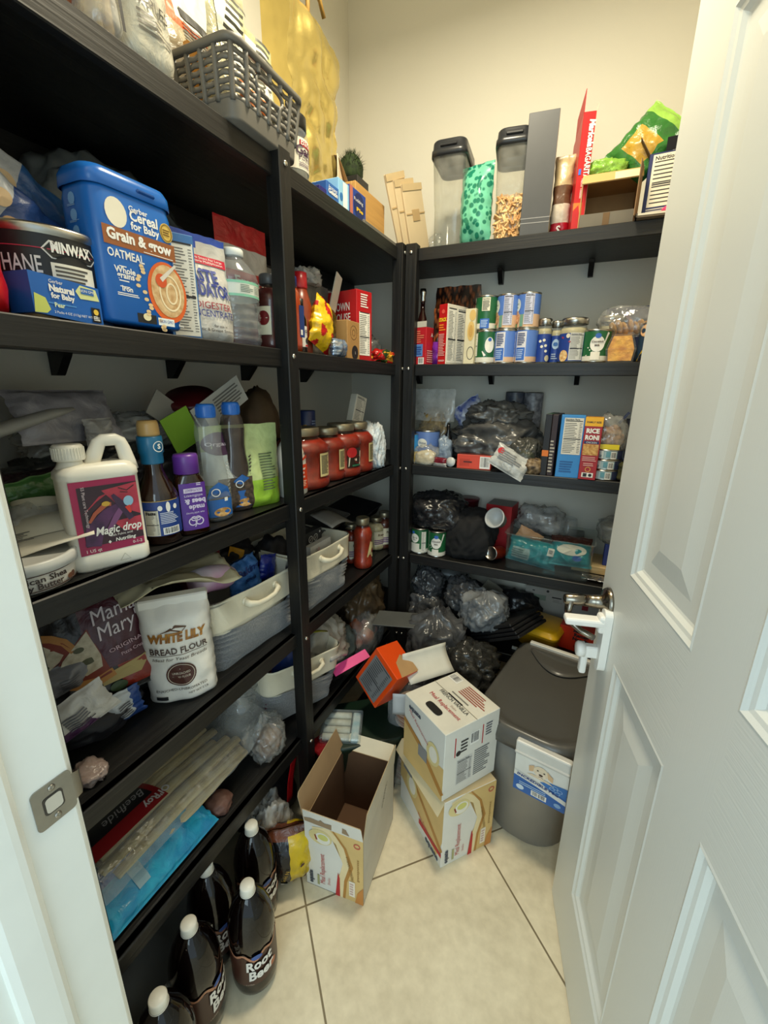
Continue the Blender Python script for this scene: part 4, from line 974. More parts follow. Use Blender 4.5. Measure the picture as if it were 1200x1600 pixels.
# waste digester pouch
p, w_, h_ = stL(310, 372, 362, Z2, -.030, .07)
t = thing('treatment_pouch', 'white pouch with blue capital lettering and a red strip beside the water bottle', 'pouch', p, LEFT - .18); w_ *= 1.15
b = MB(); wr = pouch(b, w_, h_, .065, lambda u, v, s: film('#2a4fae', 1, .3, .3) if v > .93 or (v > .86 and u < .45) else film('#cfccc6', 1, .3, .4), 71, 'stand', .004); b.obj('pouch', t)
b = MB(); b.warp = wr; b.rect(-w_ * .30, h_ * .73, w_ * .46, h_ * .81, col('#c01f3c'), -.0003); b.text('Starts Smart For Large', w_ * .08, h_ * .775, .0062, col('white'), -.0012, fit=w_ * .6); b.text('Bacteria Multiplication', w_ * .08, h_ * .745, .0062, col('white'), -.0012, fit=w_ * .6)
b.text('WASTE', w_ * .20, h_ * .56, .034, col('#26398a'), align='r', bold=.03, fit=w_ * .72); b.text('LIQUIDATOR', w_ * .40, h_ * .43, .034, col('#26398a'), align='r', bold=.03, fit=w_ * 1.0)
b.text('DIGESTER', w_ * .36, h_ * .31, .018, col('#a3283e'), align='r', fit=w_ * .66); b.text('CONCENTRATE', w_ * .40, h_ * .235, .018, col('#26398a'), align='r', fit=w_ * .92); b.text('for use in', w_ * .1, h_ * .14, .008, col('ink')); b.text('Septic & Grease Systems', w_ * .02, h_ * .10, .008, col('ink'), fit=w_ * .75); b.warp = None; b.obj('print', t)
# water bottle
p, w_, h_ = stL(376, 428, 388, Z2, -.012); r = w_ / 2 * .94; h_ = zAt(p.x, p.y, 390) - Z2
t = thing('water_bottle', 'clear plastic water bottle with green-edged label beside the shelf post', 'bottle', p, LEFT)
prof = [(r * .7, 0), (r * .92, .004), (r, .012)]; z = .012
while z < h_ * .46: prof += [(r, z + .006), (r * .955, z + .010), (r, z + .014)]; z += .0165
prof += [(r * .97, h_ * .49), (r * .97, h_ * .66), (r, h_ * .68), (r * .9, h_ * .76), (r * .55, h_ * .87), (r * .40, h_ * .91), (r * .40, h_ * .93)]
b = MB(); b.lathe(prof, PETC, 32, True, False); b.obj('bottle', t)
b = MB(); b.lathe([(r * .44, h_ * .925), (r * .46, h_ * .93), (r * .46, h_ * .985), (r * .42, h_), (.001, h_)], mat('#e8ece8', .4), 24); b.obj('cap', t)
b = MB(); label_tube(b, r * .975, h_ * .50, h_ * .655, mat('#d9ddd2', .4)); label_tube(b, r * .98, h_ * .50, h_ * .525, mat('#86c4a8', .4)); label_tube(b, r * .98, h_ * .63, h_ * .655, mat('#86c4a8', .4))
b.warp = cyl_warp(r * .985); b.lines(-.03, h_ * .54, .0, h_ * .62, 5, col('#6a7a70'), 2, -.0005); b.lines(.004, h_ * .54, .03, h_ * .62, 5, col('#8a968c'), 5, -.0005); b.warp = None; b.obj('paper_label', t)
# red fried-onion pouch behind
p, w_, h_ = stL(372, 432, 346, Z2, -.125, .06)
t = thing('onion_pouch', 'red and white fried onion pouch standing behind the water bottle', 'pouch', p, LEFT - .1); w_ *= 1.1; h_ = zAt(p.x + .03, p.y, 346) - Z2
b = MB(); wr = pouch(b, w_, h_, .055, lambda u, v, s: film('#b81f24', 1, .3, .3) if (v > .80 or (.48 < v < .62)) else (film('#7a1a26', 1, .3, .3) if v < .2 else film('#c9c2b8', 1, .3, .3)), 73, 'stand', .004, neck=.0); b.obj('pouch', t)
b = MB(); b.warp = wr; b.text("French's", w_ * .1, h_ * .515, .030, col('white'), bold=.03, fit=w_ * .75); b.text('Crispy', w_ * .12, h_ * .40, .022, col('#2a2a2c'), bold=.02); b.text('Fried', w_ * .15, h_ * .32, .024, col('#2a2a2c'), bold=.03); b.warp = None; b.obj('print', t)
sauce_jar(.034, .17, 'sauce_bottle', 'dark red jar with white label squeezed behind the water bottle against the post', (-.06, yL(425, -.06, Z2) + .004, Z2), LEFT, None, '#5a2420', mat('#4a4a4a', .4))
# ---- right of the post
p, w_, h_ = stL(457, 478, 428, Z2, -.010); r = w_ / 2
t = thing('sauce_bottle', 'tall bottle of orange-red sauce with blue cap right beside the shelf post', 'bottle', (p.x, p.y, Z2), LEFT)
b = MB(); b.sup([(0, r, r, 3), (h_ * .1, r * 1.02, r * 1.02, 3), (h_ * .55, r, r, 3), (h_ * .78, r * .95, r * .95, 2.6), (h_ * .86, r * .72, r * .72, 2)], mat('#b0461f', .25, coat=.8, var=.15), 28); b.obj('bottle', t)
b = MB(); b.lathe([(r * .8, h_ * .85), (r * .84, h_ * .86), (r * .84, h_ * .96), (r * .8, h_ * .985), (.001, h_ * .985)], mat('#1f2a6a', .3), 24); b.obj('cap', t)
b = MB(); b.at(r * .3, -r * 1.0, 0); b.rect(-r * .1, h_ * .2, r * .6, h_ * .62, col('#1f3a7a')); b.rect(0, h_ * .23, r * .3, h_ * .30, col('white'), -.0012); b.pop(); b.obj('label', t)
q = Vector((-.085, yL(470, -.085, Z2 + .1), Z2)); hq = zAt(q.x, q.y, 425) - Z2
t = thing('sauce_bottle', 'red-capped bottle standing behind the orange-red sauce bottle', 'bottle', q, LEFT)
b = MB(); b.lathe([(.030, 0), (.031, .01), (.031, hq * .6), (.016, hq * .85)], mat('#8a3a22', .3), 24); b.obj('bottle', t)
b = MB(); b.lathe([(.020, hq * .8), (.021, hq * .82), (.020, hq * .99), (.001, hq)], mat('#b3202a', .3), 24); b.obj('cap', t)
p, w_, h_ = stL(478, 488, 462, Z2, -.02, .03); h_ = .135
t = thing('vanilla_bottle', 'slim dark bottle with white and red label beside the orange-red sauce', 'bottle', (p.x - .01, p.y, Z2), LEFT)
b = MB(); b.lathe([(.016, 0), (.017, .004), (.017, h_ * .62), (.008, h_ * .78), (.008, h_ * .86)], mat('#1a0f0c', .15), 24); b.obj('bottle', t)
b = MB(); b.lathe([(.010, h_ * .85), (.010, h_ * .99), (.001, h_)], col('black'), 20); b.obj('cap', t)
b = MB(); label_tube(b, .017, h_ * .12, h_ * .5, col('#e6e2da')); b.warp = cyl_warp(.017, .0008); b.text('OO', .003, h_ * .38, .010, col('ink'), bold=.03); b.disc(.004, h_ * .24, .007, .008, col('#2a2a2a')); b.rect(-.004, h_ * .13, .010, h_ * .16, col('red')); b.warp = None; b.obj('paper_label', t)
# crinkled clear bag and grey pouch, tall
p, w_, h_ = stL(474, 520, 438, Z2, -.12, .06); b = MB(); pouch(b, w_ * 1.2, h_, .06, film('#7f7c76', .9, .3, .6), 75, 'stand', .006); put(b, 'grey_pouch', 'grey pouch standing behind the yellow candy bag', 'pouch', (p.x, p.y + .01, Z2), LEFT)
b = MB(); blob(b, .09, .07, .05, BAGF, 76, .2, .14); put(b, 'clear_wrapper', 'crumpled clear wrapper on top of the grey pouch', 'wrapper', (p.x, p.y - .005, Z2 + h_ - .012), LEFT)
b = MB(); b.box(-.018, -.002, 0, .018, .002, .20, mat('#cfc8ba', .6), .0005); put(b, 'paper_strip', 'pale paper strip leaning across the red cracker box', 'paper', (-.10, yL(520, -.10, Z2 + .1) - .035, Z2 + .075), LEFT, None, 0, .42)
# yellow candy bag and the blue-silver one
p, w_, h_ = stL(487, 530, 478, Z2, -.018, .05)
def cm(u, v, s):
    k = nz(u * 4, v * 5, 1.3)
    if u > .62 and v > .25 + .3 * (1 - u): return film('#8a7428', 1, .2, .5, 30, .8)
    if k > .12: return film('#c81f1f', 1, .3, .5)
    return film('#f0c21a', 1, .3, .5)
b = MB(); pouch(b, .105, .135, .05, cm, 78, 'pillow', .008); put(b, 'candy_bag', 'crumpled yellow, red and gold candy bag on the second shelf', 'bag', (p.x, p.y, Z2 + .0195), LEFT, None, 0, .38)
b = MB(); wr = pouch(b, .075, .05, .03, lambda u, v, s: film('#93a9c8', 1, .2, .6, 30, .6) if nz(u * 5, v * 5, 3) > -.1 else film('#c9ccd2', 1, .2, .6, 30, .6), 79, 'pillow', .007); put(b, 'candy_wrapper', 'small silvery blue wrapper in front of the red cracker box', 'wrapper', (-.012, yL(530, -.012, Z2), Z2), LEFT)
# kraft carton with ring print, and the red cracker box
p, w_, h_ = stL(543, 562, 502, Z2, -.014, .04)
def deco(b, w, d, h): b.face('front', w, d, h); b.ring(0, h * .2, w * .26, w * .26, .0012, col('#4a3420')); b.ring(0, h * .2, w * .12, w * .12, .001, col('#4a3420')); b.disc(w * .1, -h * .32, w * .26, w * .26, col('ink')); b.text('2', w * .1, -h * .36, .010, col('white'), -.0016); b.pop()
put(carton(w_, .04, h_, {'all': '#b58a52'}, deco), 'kraft_carton', 'small kraft carton with ring print in front of the red cracker box', 'box', p, LEFT)
p, w_, h_ = stL(566, 582, 450, Z2, -.022, .17); h_ = zAt(-.022, p.y, 456) - Z2
def deco(b, w, d, h):
    b.face('front', w, d, h); b.facts(-w * .34, -h * .42, w * .36, h * .2, 4, title=False); b.lines(-w * .25, h * .26, w * .25, h * .46, 6, col('white'), 3); b.pop()
    b.face('left', w, d, h); b.rect(-d * .5, -h * .5, d * .5, -h * .08, mat('#d9cdb2', .5), -.0004); b.text('TOWN', d * .12, h * .22, .034, col('white'), bold=.01, fit=d * .42); b.text('HOUSE', d * .12, h * .07, .034, col('white'), bold=.01, fit=d * .46); b.disc(d * .12, -h * .2, .03, .03, mat('#c79a52', .6)); b.pop()
put(carton(w_, .17, h_, {'all': '#b8161c'}, deco), 'cracker_box', 'red cracker box standing near the corner of the second left shelf', 'box', (p.x, p.y, Z2), LEFT - .22)
b = MB(); blob(b, .11, .07, .045, lambda i: [film('#b8201c', 1, .25, .6), film('#b8201c', 1, .25, .6), film('#2f4a22', 1, .25, .6), film('#d8a02c', 1, .25, .6)][(i // 37) % 4], 81, .2, .14); put(b, 'candy_bag', 'crumpled red and green candy bag beside the corner post', 'bag', (-.04, yL(596, -.04, Z2), Z2), LEFT)
b = MB(); blob(b, .12, .10, .11, BAGC, 83, .15, .1); put(b, 'clear_bag', 'limp clear bag in the corner behind the red and green candy bag', 'bag', (-.15, .02, Z2), LEFT)

# ================================================================== SECOND SHELF, back wall
p, w_, h_ = stB(648, 662, 450, Z2, .09)
t = thing('liquor_bottle', 'dark slim bottle with chrome stopper behind the red carton', 'bottle', p, BACK); r = w_ / 2
b = MB(); b.lathe([(r, 0), (r, h_ * .55), (r * .9, h_ * .62), (r * .45, h_ * .72), (r * .45, h_ * .85)], mat('#2a1210', .12), 24); b.obj('bottle', t)
b = MB(); b.lathe([(r * .5, h_ * .83), (r * .62, h_ * .85), (r * .5, h_ * .9), (r * .75, h_ * .95), (r * .6, h_), (.001, h_)], TIN, 24); b.obj('stopper', t)
p, w_, h_ = stB(640, 676, 510, Z2, .008, .075)
def deco(b, w, d, h):
    b.face('front', w, d, h); b.lines(-w * .42, h * .08, w * .38, h * .42, 6, col('#d8785a'), 2); b.rect(-w * .46, -h * .28, w * .30, h * .05, col('#5a86c6')); b.lines(-w * .4, -h * .24, w * .25, h * .0, 4, col('#2a4a90'), 4, -.0014); b.barcode(w * .02, -h * .49, w * .4, -h * .31, 5); b.text('TM', -w * .36, -h * .44, .012, col('white'), bold=.04); b.pop()
    b.face('right', w, d, h); b.lines(-d * .4, -h * .45, d * .4, -h * .1, 6, col('#d89a90'), 5); b.text('A', 0, h * .25, .02, col('white')); b.pop()
t = thing('tea_carton', 'red carton with blue panel at the left end of the second back shelf', 'box', p + Vector((-.004, 0, 0)), radians(-14)); w2 = w_ * .72
b = carton(w2, .075, h_ * .98, {'all': '#b8202a'}, deco); b.obj('carton', t)
b = MB(); b.box(-w2 / 2, -.0375, h_ * .98, w2 / 2, -.0365, h_ * .98 + .020, mat('#c2bdae', .6)); b.obj('flap', t)
# pretzel bag (two lobes) with purple foot
def pz():
    m = bpy.data.materials.new('pretzel_sticks'); m.use_nodes = True; nt = m.node_tree; N = nt.nodes; L = nt.links; bb = N['Principled BSDF']; tc = N.new('ShaderNodeTexCoord'); mp = N.new('ShaderNodeMapping'); L.new(tc.outputs['Object'], mp.inputs[0]); mp.inputs['Scale'].default_value = (90, 90, 34)
    n = N.new('ShaderNodeTexVoronoi'); n.feature = 'F1'; n.inputs['Scale'].default_value = 1.0; L.new(mp.outputs[0], n.inputs['Vector']); r = N.new('ShaderNodeValToRGB'); e = r.color_ramp.elements
    e[0].position = .15; e[0].color = lin('#8a4a26'); e[1].position = .62; e[1].color = lin('#1c0d08'); L.new(n.outputs['Distance'], r.inputs[0]); L.new(r.outputs[0], bb.inputs['Base Color']); bb.inputs['Roughness'].default_value = .25; return m
PZ = pz()
p, w_, h_ = stB(674, 738, 443, Z2, .16, .09); b = MB()
pouch(b, w_, h_, .09, lambda u, v, s: col('#1a0d0c', .3) if .42 < v < .78 and .25 < u < .75 and False else PZ, 85, 'stand', .006, neck=-.10); b.at(0, -.046, h_ * .66); b.box(-w_ * .28, -.006, -.02, w_ * .2, 0, .02, col('#140b0b', .3), .002); b.pop()
put(b, 'pretzel_bag', 'large bag of pretzel sticks standing behind the red cracker stack box', 'bag', p, BACK)
p, w_, h_ = stB(673, 694, 480, Z2, .03, .05); b = MB()
pouch(b, w_ * 1.1, h_, .05, lambda u, v, s: film('#7a2fa0', 1, .2, .5) if v < .42 else PZ, 86, 'stand', .005); put(b, 'pretzel_bag', 'narrow pretzel bag with shiny purple foot beside the red cracker stack box', 'bag', p, BACK)
b = MB(); b.surf(lambda u, v: ((u - .5) * .05, .01 * sin(3 * v), v * .045), 6, 6, mat('#d9dadc', .3)); put(b, 'white_wrapper', 'white wrapper corner between pretzel bag and red cracker stack box', 'wrapper', (xB(690, .04, Z2 + .1), .085, Z2 + .10), -.3)
# stack cracker box: narrow red front, nutrition side
p, w_, h_ = stB(690, 706, 474, Z2, .006, .12)
def deco(b, w, d, h):
    b.face('front', w, d, h); b.text('STACK', 0, h * .22, .016, col('#f0d02a'), bold=.05, fit=w * .86); b.lines(-w * .4, h * .06, w * .35, h * .18, 3, col('#f0902a'), 2); b.disc(0, h * .38, w * .18, w * .18, col('#e85a4a')); b.lines(-w * .4, -h * .36, w * .4, h * .02, 14, col('#e8a8a0'), 5); b.text('KEEBLER', 0, -h * .45, .008, col('white'), fit=w * .7); b.pop()
    b.face('right', w, d, h); b.facts(-d * .46, -h * .47, -d * .06, h * .44, 2, title=False); b.facts(-d * .02, -h * .47, d * .46, h * .46, 6); b.pop()
put(carton(w_, .12, h_, {'all': '#c21a1c', 'right': '#e3dccb', 'top': '#b8342c'}, deco), 'cracker_box', 'narrow red cracker stack box with white nutrition side on the second back shelf', 'box', p, radians(-22))
p, w_, h_ = stB(724, 740, 482, Z2, .006, .07)
def deco(b, w, d, h): b.face('front', w, d, h); b.disc(w * .1, h * .1, w * .34, h * .18, mat('#d6b36a', .5)); b.disc(w * .1, h * .1, w * .2, h * .11, mat('#c79c50', .5), -.001); b.disc(w * .2, h * .38, w * .3, h * .1, mat('#d6b36a', .5)); b.ring(w * .15, -h * .3, w * .34, h * .12, .0018, col('ink')); b.pop()
put(carton(w_ * 1.02, .07, h_, {'all': '#d9cfae'}, deco), 'cracker_carton', 'cream carton with round cracker picture beside the stacked cans', 'box', p, radians(-4))
# cans
RC, HCAN = .0375, .112
GRN, BLU, PCH = '#1d6038', '#587fca', '#d6b08e'
def lab_green(side):
    def f(b, r, h):
        def mm(i, j): return col('#d9d6c8', .4) if i == 0 else col(GRN, .35)
        b.lathe([(r + .0004, .006), (r + .0004, h * .20), (r + .0004, h - .006)], mm, 48, False, False); b.warp = cyl_warp(r, .0009)
        if side == 'a':
            b.disc(-.040, h * .62, .016, .020, col('#e9e7df')); b.text('Corn', -.040, h * .60, .010, col('#3a4a3a'), -.0014); b.band([(-.035, h * .8), (-.028, h * .95)], [.004, .008], col('#e9e7df')); b.rect(.006, h * .55, .033, h * .93, col('#e6e0c8')); b.text('Nutrition', .008, h * .87, .006, col('ink'), -.0012, 'l', bold=.02); b.lines(.008, h * .57, .031, h * .85, 8, col('#5a5a50'), 4, -.0012)
            b.rect(.002, h * .05, .033, h * .33, col('#2f62b8'), -.0010); b.lines(.005, h * .08, .030, h * .30, 5, col('#a8c4ea'), 3, -.0016); b.poly([(-.05, h * .2), (-.02, h * .2), (-.03, h * .35), (-.05, h * .38)], col('#d9d6c8'))
        elif side == 'b':
            b.facts(-.034, h * .24, -.008, h * .93, 3, title=False); b.barcode(-.034, h * .07, -.010, h * .2, 3); b.disc(.036, h * .56, .016, .026, col('#e9e7df')); b.disc(.036, h * .72, .006, .006, col('#2a5fb0'), -.0014); b.band([(.012, h * .38), (.022, h * .24)], [.003, .008], col('#e9e7df'))
        elif side == 'c':
            b.poly([(-.06, h * .06), (.012, h * .06), (.006, h * .34), (.016, h * .44), (-.06, h * .16)], col('#d9d6c8')); b.disc(.016, h * .56, .021, .024, col('#e9e7df'), -.001); b.text('Coconut', .016, h * .60, .0095, col('#4a3a2a'), -.0018, bold=.02); b.text('Milk', .016, h * .49, .0085, col('#4a3a2a'), -.0018, bold=.02)
            b.disc(.016, h * .80, .0085, .0075, col('#2f62b8'), -.0016); b.rect(.0, h * .08, .026, h * .32, col('#e9e4d6'), -.0016); b.band([(.036, h * .55), (.048, h * .9)], [.003, .008], col('#e9e7df')); b.disc(-.010, h * .45, .002, .002, col('white')); b.disc(-.004, h * .38, .002, .002, col('white'))
        else:
            b.disc(-.004, h * .62, .019, .020, col('#e9e7df')); b.text('Green', -.004, h * .62, .008, col('#3a4a3a'), -.0014); b.text('Beans', -.004, h * .54, .008, col('#3a4a3a'), -.0014); b.disc(-.010, h * .84, .007, .006, col('#2f62b8'), -.0012); b.rect(-.03, h * .07, .018, h * .42, col('#dcd9cc'), -.0008); b.facts(.026, h * .1, .046, h * .9, 3, title=False)
    return f
def lab_blue(side):
    def f(b, r, h):
        def mm(i, j): return col(PCH, .4) if i == 0 else col(BLU, .35)
        b.lathe([(r + .0004, .006), (r + .0004, h * .40 if side == 'a' else h * .20), (r + .0004, h - .006)], mm, 48, False, False); b.warp = cyl_warp(r, .0009)
        if side == 'a':
            b.disc(-.026, h * .66, .017, .022, col('#e4e8da')); b.text('White', -.026, h * .68, .008, col('#3a6a5a'), -.0014); b.text('Beans', -.026, h * .59, .008, col('#3a6a5a'), -.0014); b.disc(-.026, h * .33, .016, .021, mat('#b0683a', .6, second='#e0b890', scale=120), -.001); b.disc(-.026, h * .10, .006, .006, col('#3f8a4a'), -.0012); b.rect(-.008, h * .06, .004, h * .40, mat('#6f9a86', .5), -.0006)
            b.facts(.006, h * .12, .036, h * .95, 5, col('#c9cbe0'))
        else:
            b.rect(-.014, h * .06, .020, h * .92, col('#dcdae0')); b.lines(-.010, h * .52, .016, h * .88, 7, col('#3a4a7a'), 4, -.0014); b.rect(-.012, h * .10, .018, h * .46, col('#3467bc'), -.0012); b.lines(-.009, h * .14, .015, h * .42, 5, col('#b0c8ee'), 3, -.0018); b.rect(-.044, h * .06, -.022, h * .92, col('#c4c8d8')); b.lines(-.042, h * .3, -.024, h * .85, 9, col('#5a6488'), 7, -.0014); b.barcode(-.040, h * .07, -.026, h * .22, 2)
    return f
yc_ = .014 + RC; CB = []
for px, f, lab in ((757, lab_green('b'), 'lower green vegetable can under another green can on the second back shelf'), (787, lab_blue('b'), 'lower blue bean can beside the lower green can'), (819, lab_blue('b'), 'lower blue bean can, farther from the green cans')):
    t = tin_can(RC, HCAN, f, 'food_can', lab, 'can', (xB(px, yc_, Z2), yc_, Z2), radians(-24), 'stacked cans on the second back shelf'); CB.append(t)
for k, (px, f, lab) in enumerate(((760, lab_green('a'), 'upper green vegetable can stacked on the second back shelf'), (793, lab_blue('a'), 'upper blue bean can stacked beside the upper green can'), (825, lab_blue('a'), 'upper blue bean can stacked next to the white wall gap, tallest of the stack'))):
    tin_can(RC, HCAN, f, 'food_can', lab, 'can', (xB(px - 2, yc_, Z2 + HCAN), yc_ + .002, Z2 + HCAN), radians(-22), 'stacked cans on the second back shelf')
# glass jars with blue labels
def ljar(p0, p1, pyt, yf, label, deco, rz=0):
    p, w_, h_ = stB(p0, p1, pyt, Z2, yf); r = w_ / 2
    t = thing('jar', label, 'jar', p, rz, 'blue-labelled glass jars')
    b = MB(); b.lathe([(r * .93, 0), (r, .004), (r, h_ * .70), (r * .96, h_ * .76), (r * .88, h_ * .84), (r * .9, h_ * .88)], GLASS, 36, True, False); b.obj('glass', t)
    b = MB(); b.lathe([(r * .92, .003), (r * .97, .006), (r * .97, h_ * .70), (r * .9, h_ * .78), (.001, h_ * .79)], mat('#b9ae8a', .5, var=.15), 36); b.obj('contents', t)
    b = MB(); b.lathe([(r * .93, h_ * .86), (r * .98, h_ * .87), (r * .98, h_ * .97), (r * .93, h_), (.001, h_)], TIN, 36, False); b.obj('lid', t)
    b = MB(); label_tube(b, r, h_ * .04, h_ * .66, mat('#22408f', .4)); b.warp = cyl_warp(r, .0009); deco(b, r, h_); b.warp = None; b.obj('paper_label', t)
def dA(b, r, h):
    for x, z in ((-.008, .50), (.004, .52), (.010, .40), (-.002, .38), (.012, .28)): b.disc(x, h * z, .0045, .0045, mat('#e6e2d2', .5))
    b.disc(.018, h * .12, .008, .010, mat('#cfc4a2', .6))
def dB(b, r, h): b.disc(.0, h * .46, .011, .016, col('#a8c2dc')); b.disc(.0, h * .46, .007, .006, col('#3a6aa8'), -.0013); b.lines(-.01, h * .1, .01, h * .25, 3, col('#a0b0c8'), 2)
def dC(b, r, h): b.facts(-.002, h * .06, r * .95, h * .66, 4, col('#d2d2cc')); b.disc(-r * .45, h * .16, r * .34, r * .42, mat('#c98f4a', .6, second='#e8cf9a', scale=150)); b.band([(-r * .7, h * .58), (0, h * .46)], .005, col('#a03a4a'), -.0013); b.disc(-r * .2, h * .60, .006, .007, col('#ddd6be'), -.0016)
def dD(b, r, h): b.lines(-r * .5, h * .2, r * .5, h * .6, 7, col('#c8ccd8'), 2)
ljar(833, 856, 497, .040, 'small glass jar with blue label beside the stacked cans', dA)
ljar(855, 874, 501, .060, 'narrow glass jar with blue and white label between two wider jars', dB)
ljar(868, 912, 495, .012, 'wide glass jar with nutrition panel beside the coconut milk can', dC, radians(-6))
ljar(926, 970, 491, .085, 'wide glass jar standing behind the coconut milk can', dD)
tin_can(.0425, zAt(xB(928, .012, Z2), .012, 514) - Z2, lab_green('c'), 'food_can', 'green and white coconut milk can in front of the wide jar', 'can', (xB(927, .008 + .0425, Z2), .008 + .0425, Z2), radians(-16))
# muffin in clear pack, cookie bag, navy box, tinned nuts
p, w_, h_ = stB(946, 994, 522, Z2, .008, .10)
t = thing('cake_pack', 'golden loaf cake in a clear hexagonal plastic pack', 'cake', p, radians(-6))
hexa = [(-w_ * .44, 0), (w_ * .44, 0), (w_ * .5, h_ * .48), (w_ * .34, h_), (-w_ * .34, h_), (-w_ * .5, h_ * .48)]
b = MB(); PKC = clear('#fff6df', .03, .35, .5, 18, 0.); b.prism(hexa, -.05, .05, PKC); b.box(-w_ * .5, -.052, h_ * .46, w_ * .5, .052, h_ * .49, PKC); b.obj('clear_pack', t)
b = MB(); b.prism([(x * .86, .004 + z * .90) for x, z in hexa], -.047, .044, mat('#c0822e', .7, second='#e3b04e', scale=40, bump=.6, bscale=60)); b.obj('loaf_cake', t)
p, w_, h_ = stB(938, 1040, 478, Z2, .12, .05)
put(carton(w_, .05, h_, {'all': '#1f2a56'}), 'navy_box', 'navy box behind the clear bag of cookies', 'box', p, radians(-8))
cb_x, cb_z = xB(985, .07, Z2 + .10), Z2 + h_ * .62
t = thing('cookie_bag', 'clear zip bag of round golden cookies on top of the cake pack', 'bag', (cb_x, .075, Z2 + .082), radians(-4))
b = MB(); rnd = random.Random(3)
for k in range(9):
    b.at(-.052 + .016 * k, -.015 + .008 * rnd.random(), .022 + .006 * (k % 2), ry=radians(62 + 10 * rnd.random()), rz=.4); b.lathe([(.020, 0), (.021, .003), (.020, .006), (.001, .007)], mat('#c99a52', .7, second='#b07f3a', scale=60), 20); b.pop()
b.obj('cookies', t)
b = MB(); blob(b, .19, .09, .09, BAGC, 88, .12, .06); b.obj('bag_film', t)
b = MB(); b.at(-.02, -.02, .058, ry=.85); b.box(-.002, -.003, 0, .062, .003, .009, mat('#6f4a5a', .4)); b.pop(); b.obj('zip', t)
def lab_nut(b, r, h):
    label_tube(b, r, .005, h - .005, mat('#23405a', .4)); b.warp = cyl_warp(r, .0009); b.disc(-.005, h * .80, .026, .018, mat('#c9925e', .6, second='#e6c39a', scale=90)); b.poly([(-.03, h * .03), (.03, h * .03), (.03, h * .3), (-.012, h * .3)], col('#e8c020')); b.text('S.H', -.004, h * .07, .020, col('ink'), -.0016, bold=.05)
tin_can(.042, .115, lab_nut, 'snack_can', 'dark blue can with yellow corner lettering beside the open door edge', 'can', (xB(1016, .05, Z2), .052, Z2), radians(-30))
# ================================================================== THIRD SHELF, left wall
Z3 = LV[3]
# round tub of body butter with papers lying on it
cx, cy = -.078, yL(70, -.078, Z3 + .01) ; r = .068
cy = onZ(64, 930, Z3).y + .015; cx = -.085
t = thing('butter_tub', 'white round tub of body butter at the doorway end of the third shelf', 'tub', (cx, cy, Z3), LEFT - .08)
b = MB(); b.lathe([(r * .93, 0), (r * .96, .003), (r, .034)], mat('#d9d3c8', .45), 48); b.obj('tub', t)
b = MB(); b.lathe([(r + .001, .030), (r + .005, .031), (r + .005, .046), (r + .002, .048), (r - .003, .047), (r - .006, .044), (.001, .044)], mat('#c9cac6', .35), 48, False); b.obj('lid', t)
b = MB(); b.warp = cyl_warp(r * .985, .0004); b.rect(-.09, .0045, .09, .0058, col('#4a2a20')); b.rect(-.09, .0275, .09, .0288, col('#4a2a20')); b.text('African Shea', -.004, .0175, .0125, col('#3a2a24'), bold=.02, fit=.074); b.text('Body Butter', -.008, .0075, .0125, col('#3a2a24'), bold=.02, fit=.068)
b.disc(.040, .0105, .006, .004, mat('#6a4430', .6)); b.disc(.047, .0115, .005, .0045, mat('#5a3828', .6)); b.warp = None; b.obj('print', t)
PAP = mat('#ddd6c4', .75)
b = MB(); b.surf(lambda u, v: ((u - .5) * .15, (v - .5) * .085, .006 * sin(3 * u + v) + .018 * (1 - v) * u), 12, 6, PAP, .0015)
b.surf(lambda u, v: ((u - .5) * .145, .0425 - .05 * v, .004 + .006 * sin(3 * u) + .012 * v * (1 - v) * 4 * .6 + .0035), 12, 5, mat('#cfc8b4', .75))
b.at(-.05, -.02, .016, rx=-pi / 2); b.lines(-.02, .0, .05, .022, 6, col('#6a6a66'), 3, -.003); b.pop()
put(b, 'envelope', 'crumpled off-white envelope lying on the body butter tub', 'envelope', (cx - .01, cy + .035, Z3 + .058), LEFT - .55, None, radians(26), radians(-8))
b = MB(); b.surf(lambda u, v: (.035 * sin((u - .5) * 2.6), -.035 * cos((u - .5) * 2.6) * .6, v * .105 - .03 * (u - .5) ** 2), 14, 6, mat('#d8cfb4', .75), .0012); put(b, 'paper_cup', 'cream curled paper standing behind the white jug', 'paper', (-.16, onX(72, 850, -.16).y, Z3 + .009), LEFT - .5)
b = MB(); b.box(-.055, -.004, 0, .055, .004, .16, mat('#cdbfae', .7), .002); put(b, 'cardboard_piece', 'pinkish cardboard piece beside the door jamb on the third shelf', 'cardboard', (-.02, onX(20, 880, -.02).y - .068, Z3), LEFT - .35)
# white jug with the wine-red label
HJ = .212; p = onZ(190, 878, Z3)
t = thing('plant_food_jug', 'white plastic jug with handle and wine-red picture label', 'jug', (-.048, -1.166, Z3), LEFT - .30)
WJ = mat('#e4e0d2', .35, var=.04, scale=4); W_, D_ = .116, .060
b = MB(); tubr(b, [(0, W_ * .96, D_ * .94), (.004, W_, D_), (.026, W_, D_), (.028, W_ * .975, D_ * .965), (.150, W_ * .975, D_ * .965), (.152, W_, D_), (.162, W_ * .98, D_ * .98), (.170, W_ * .86, D_ * .86), (.173, W_ * .7, D_ * .7)], .018, WJ, True, True, True, 6)
# neck
b.at(-W_ * .28, 0, .168); b.lathe([(.021, 0), (.017, .008), (.016, .016)], WJ, 24, False, True); b.pop()
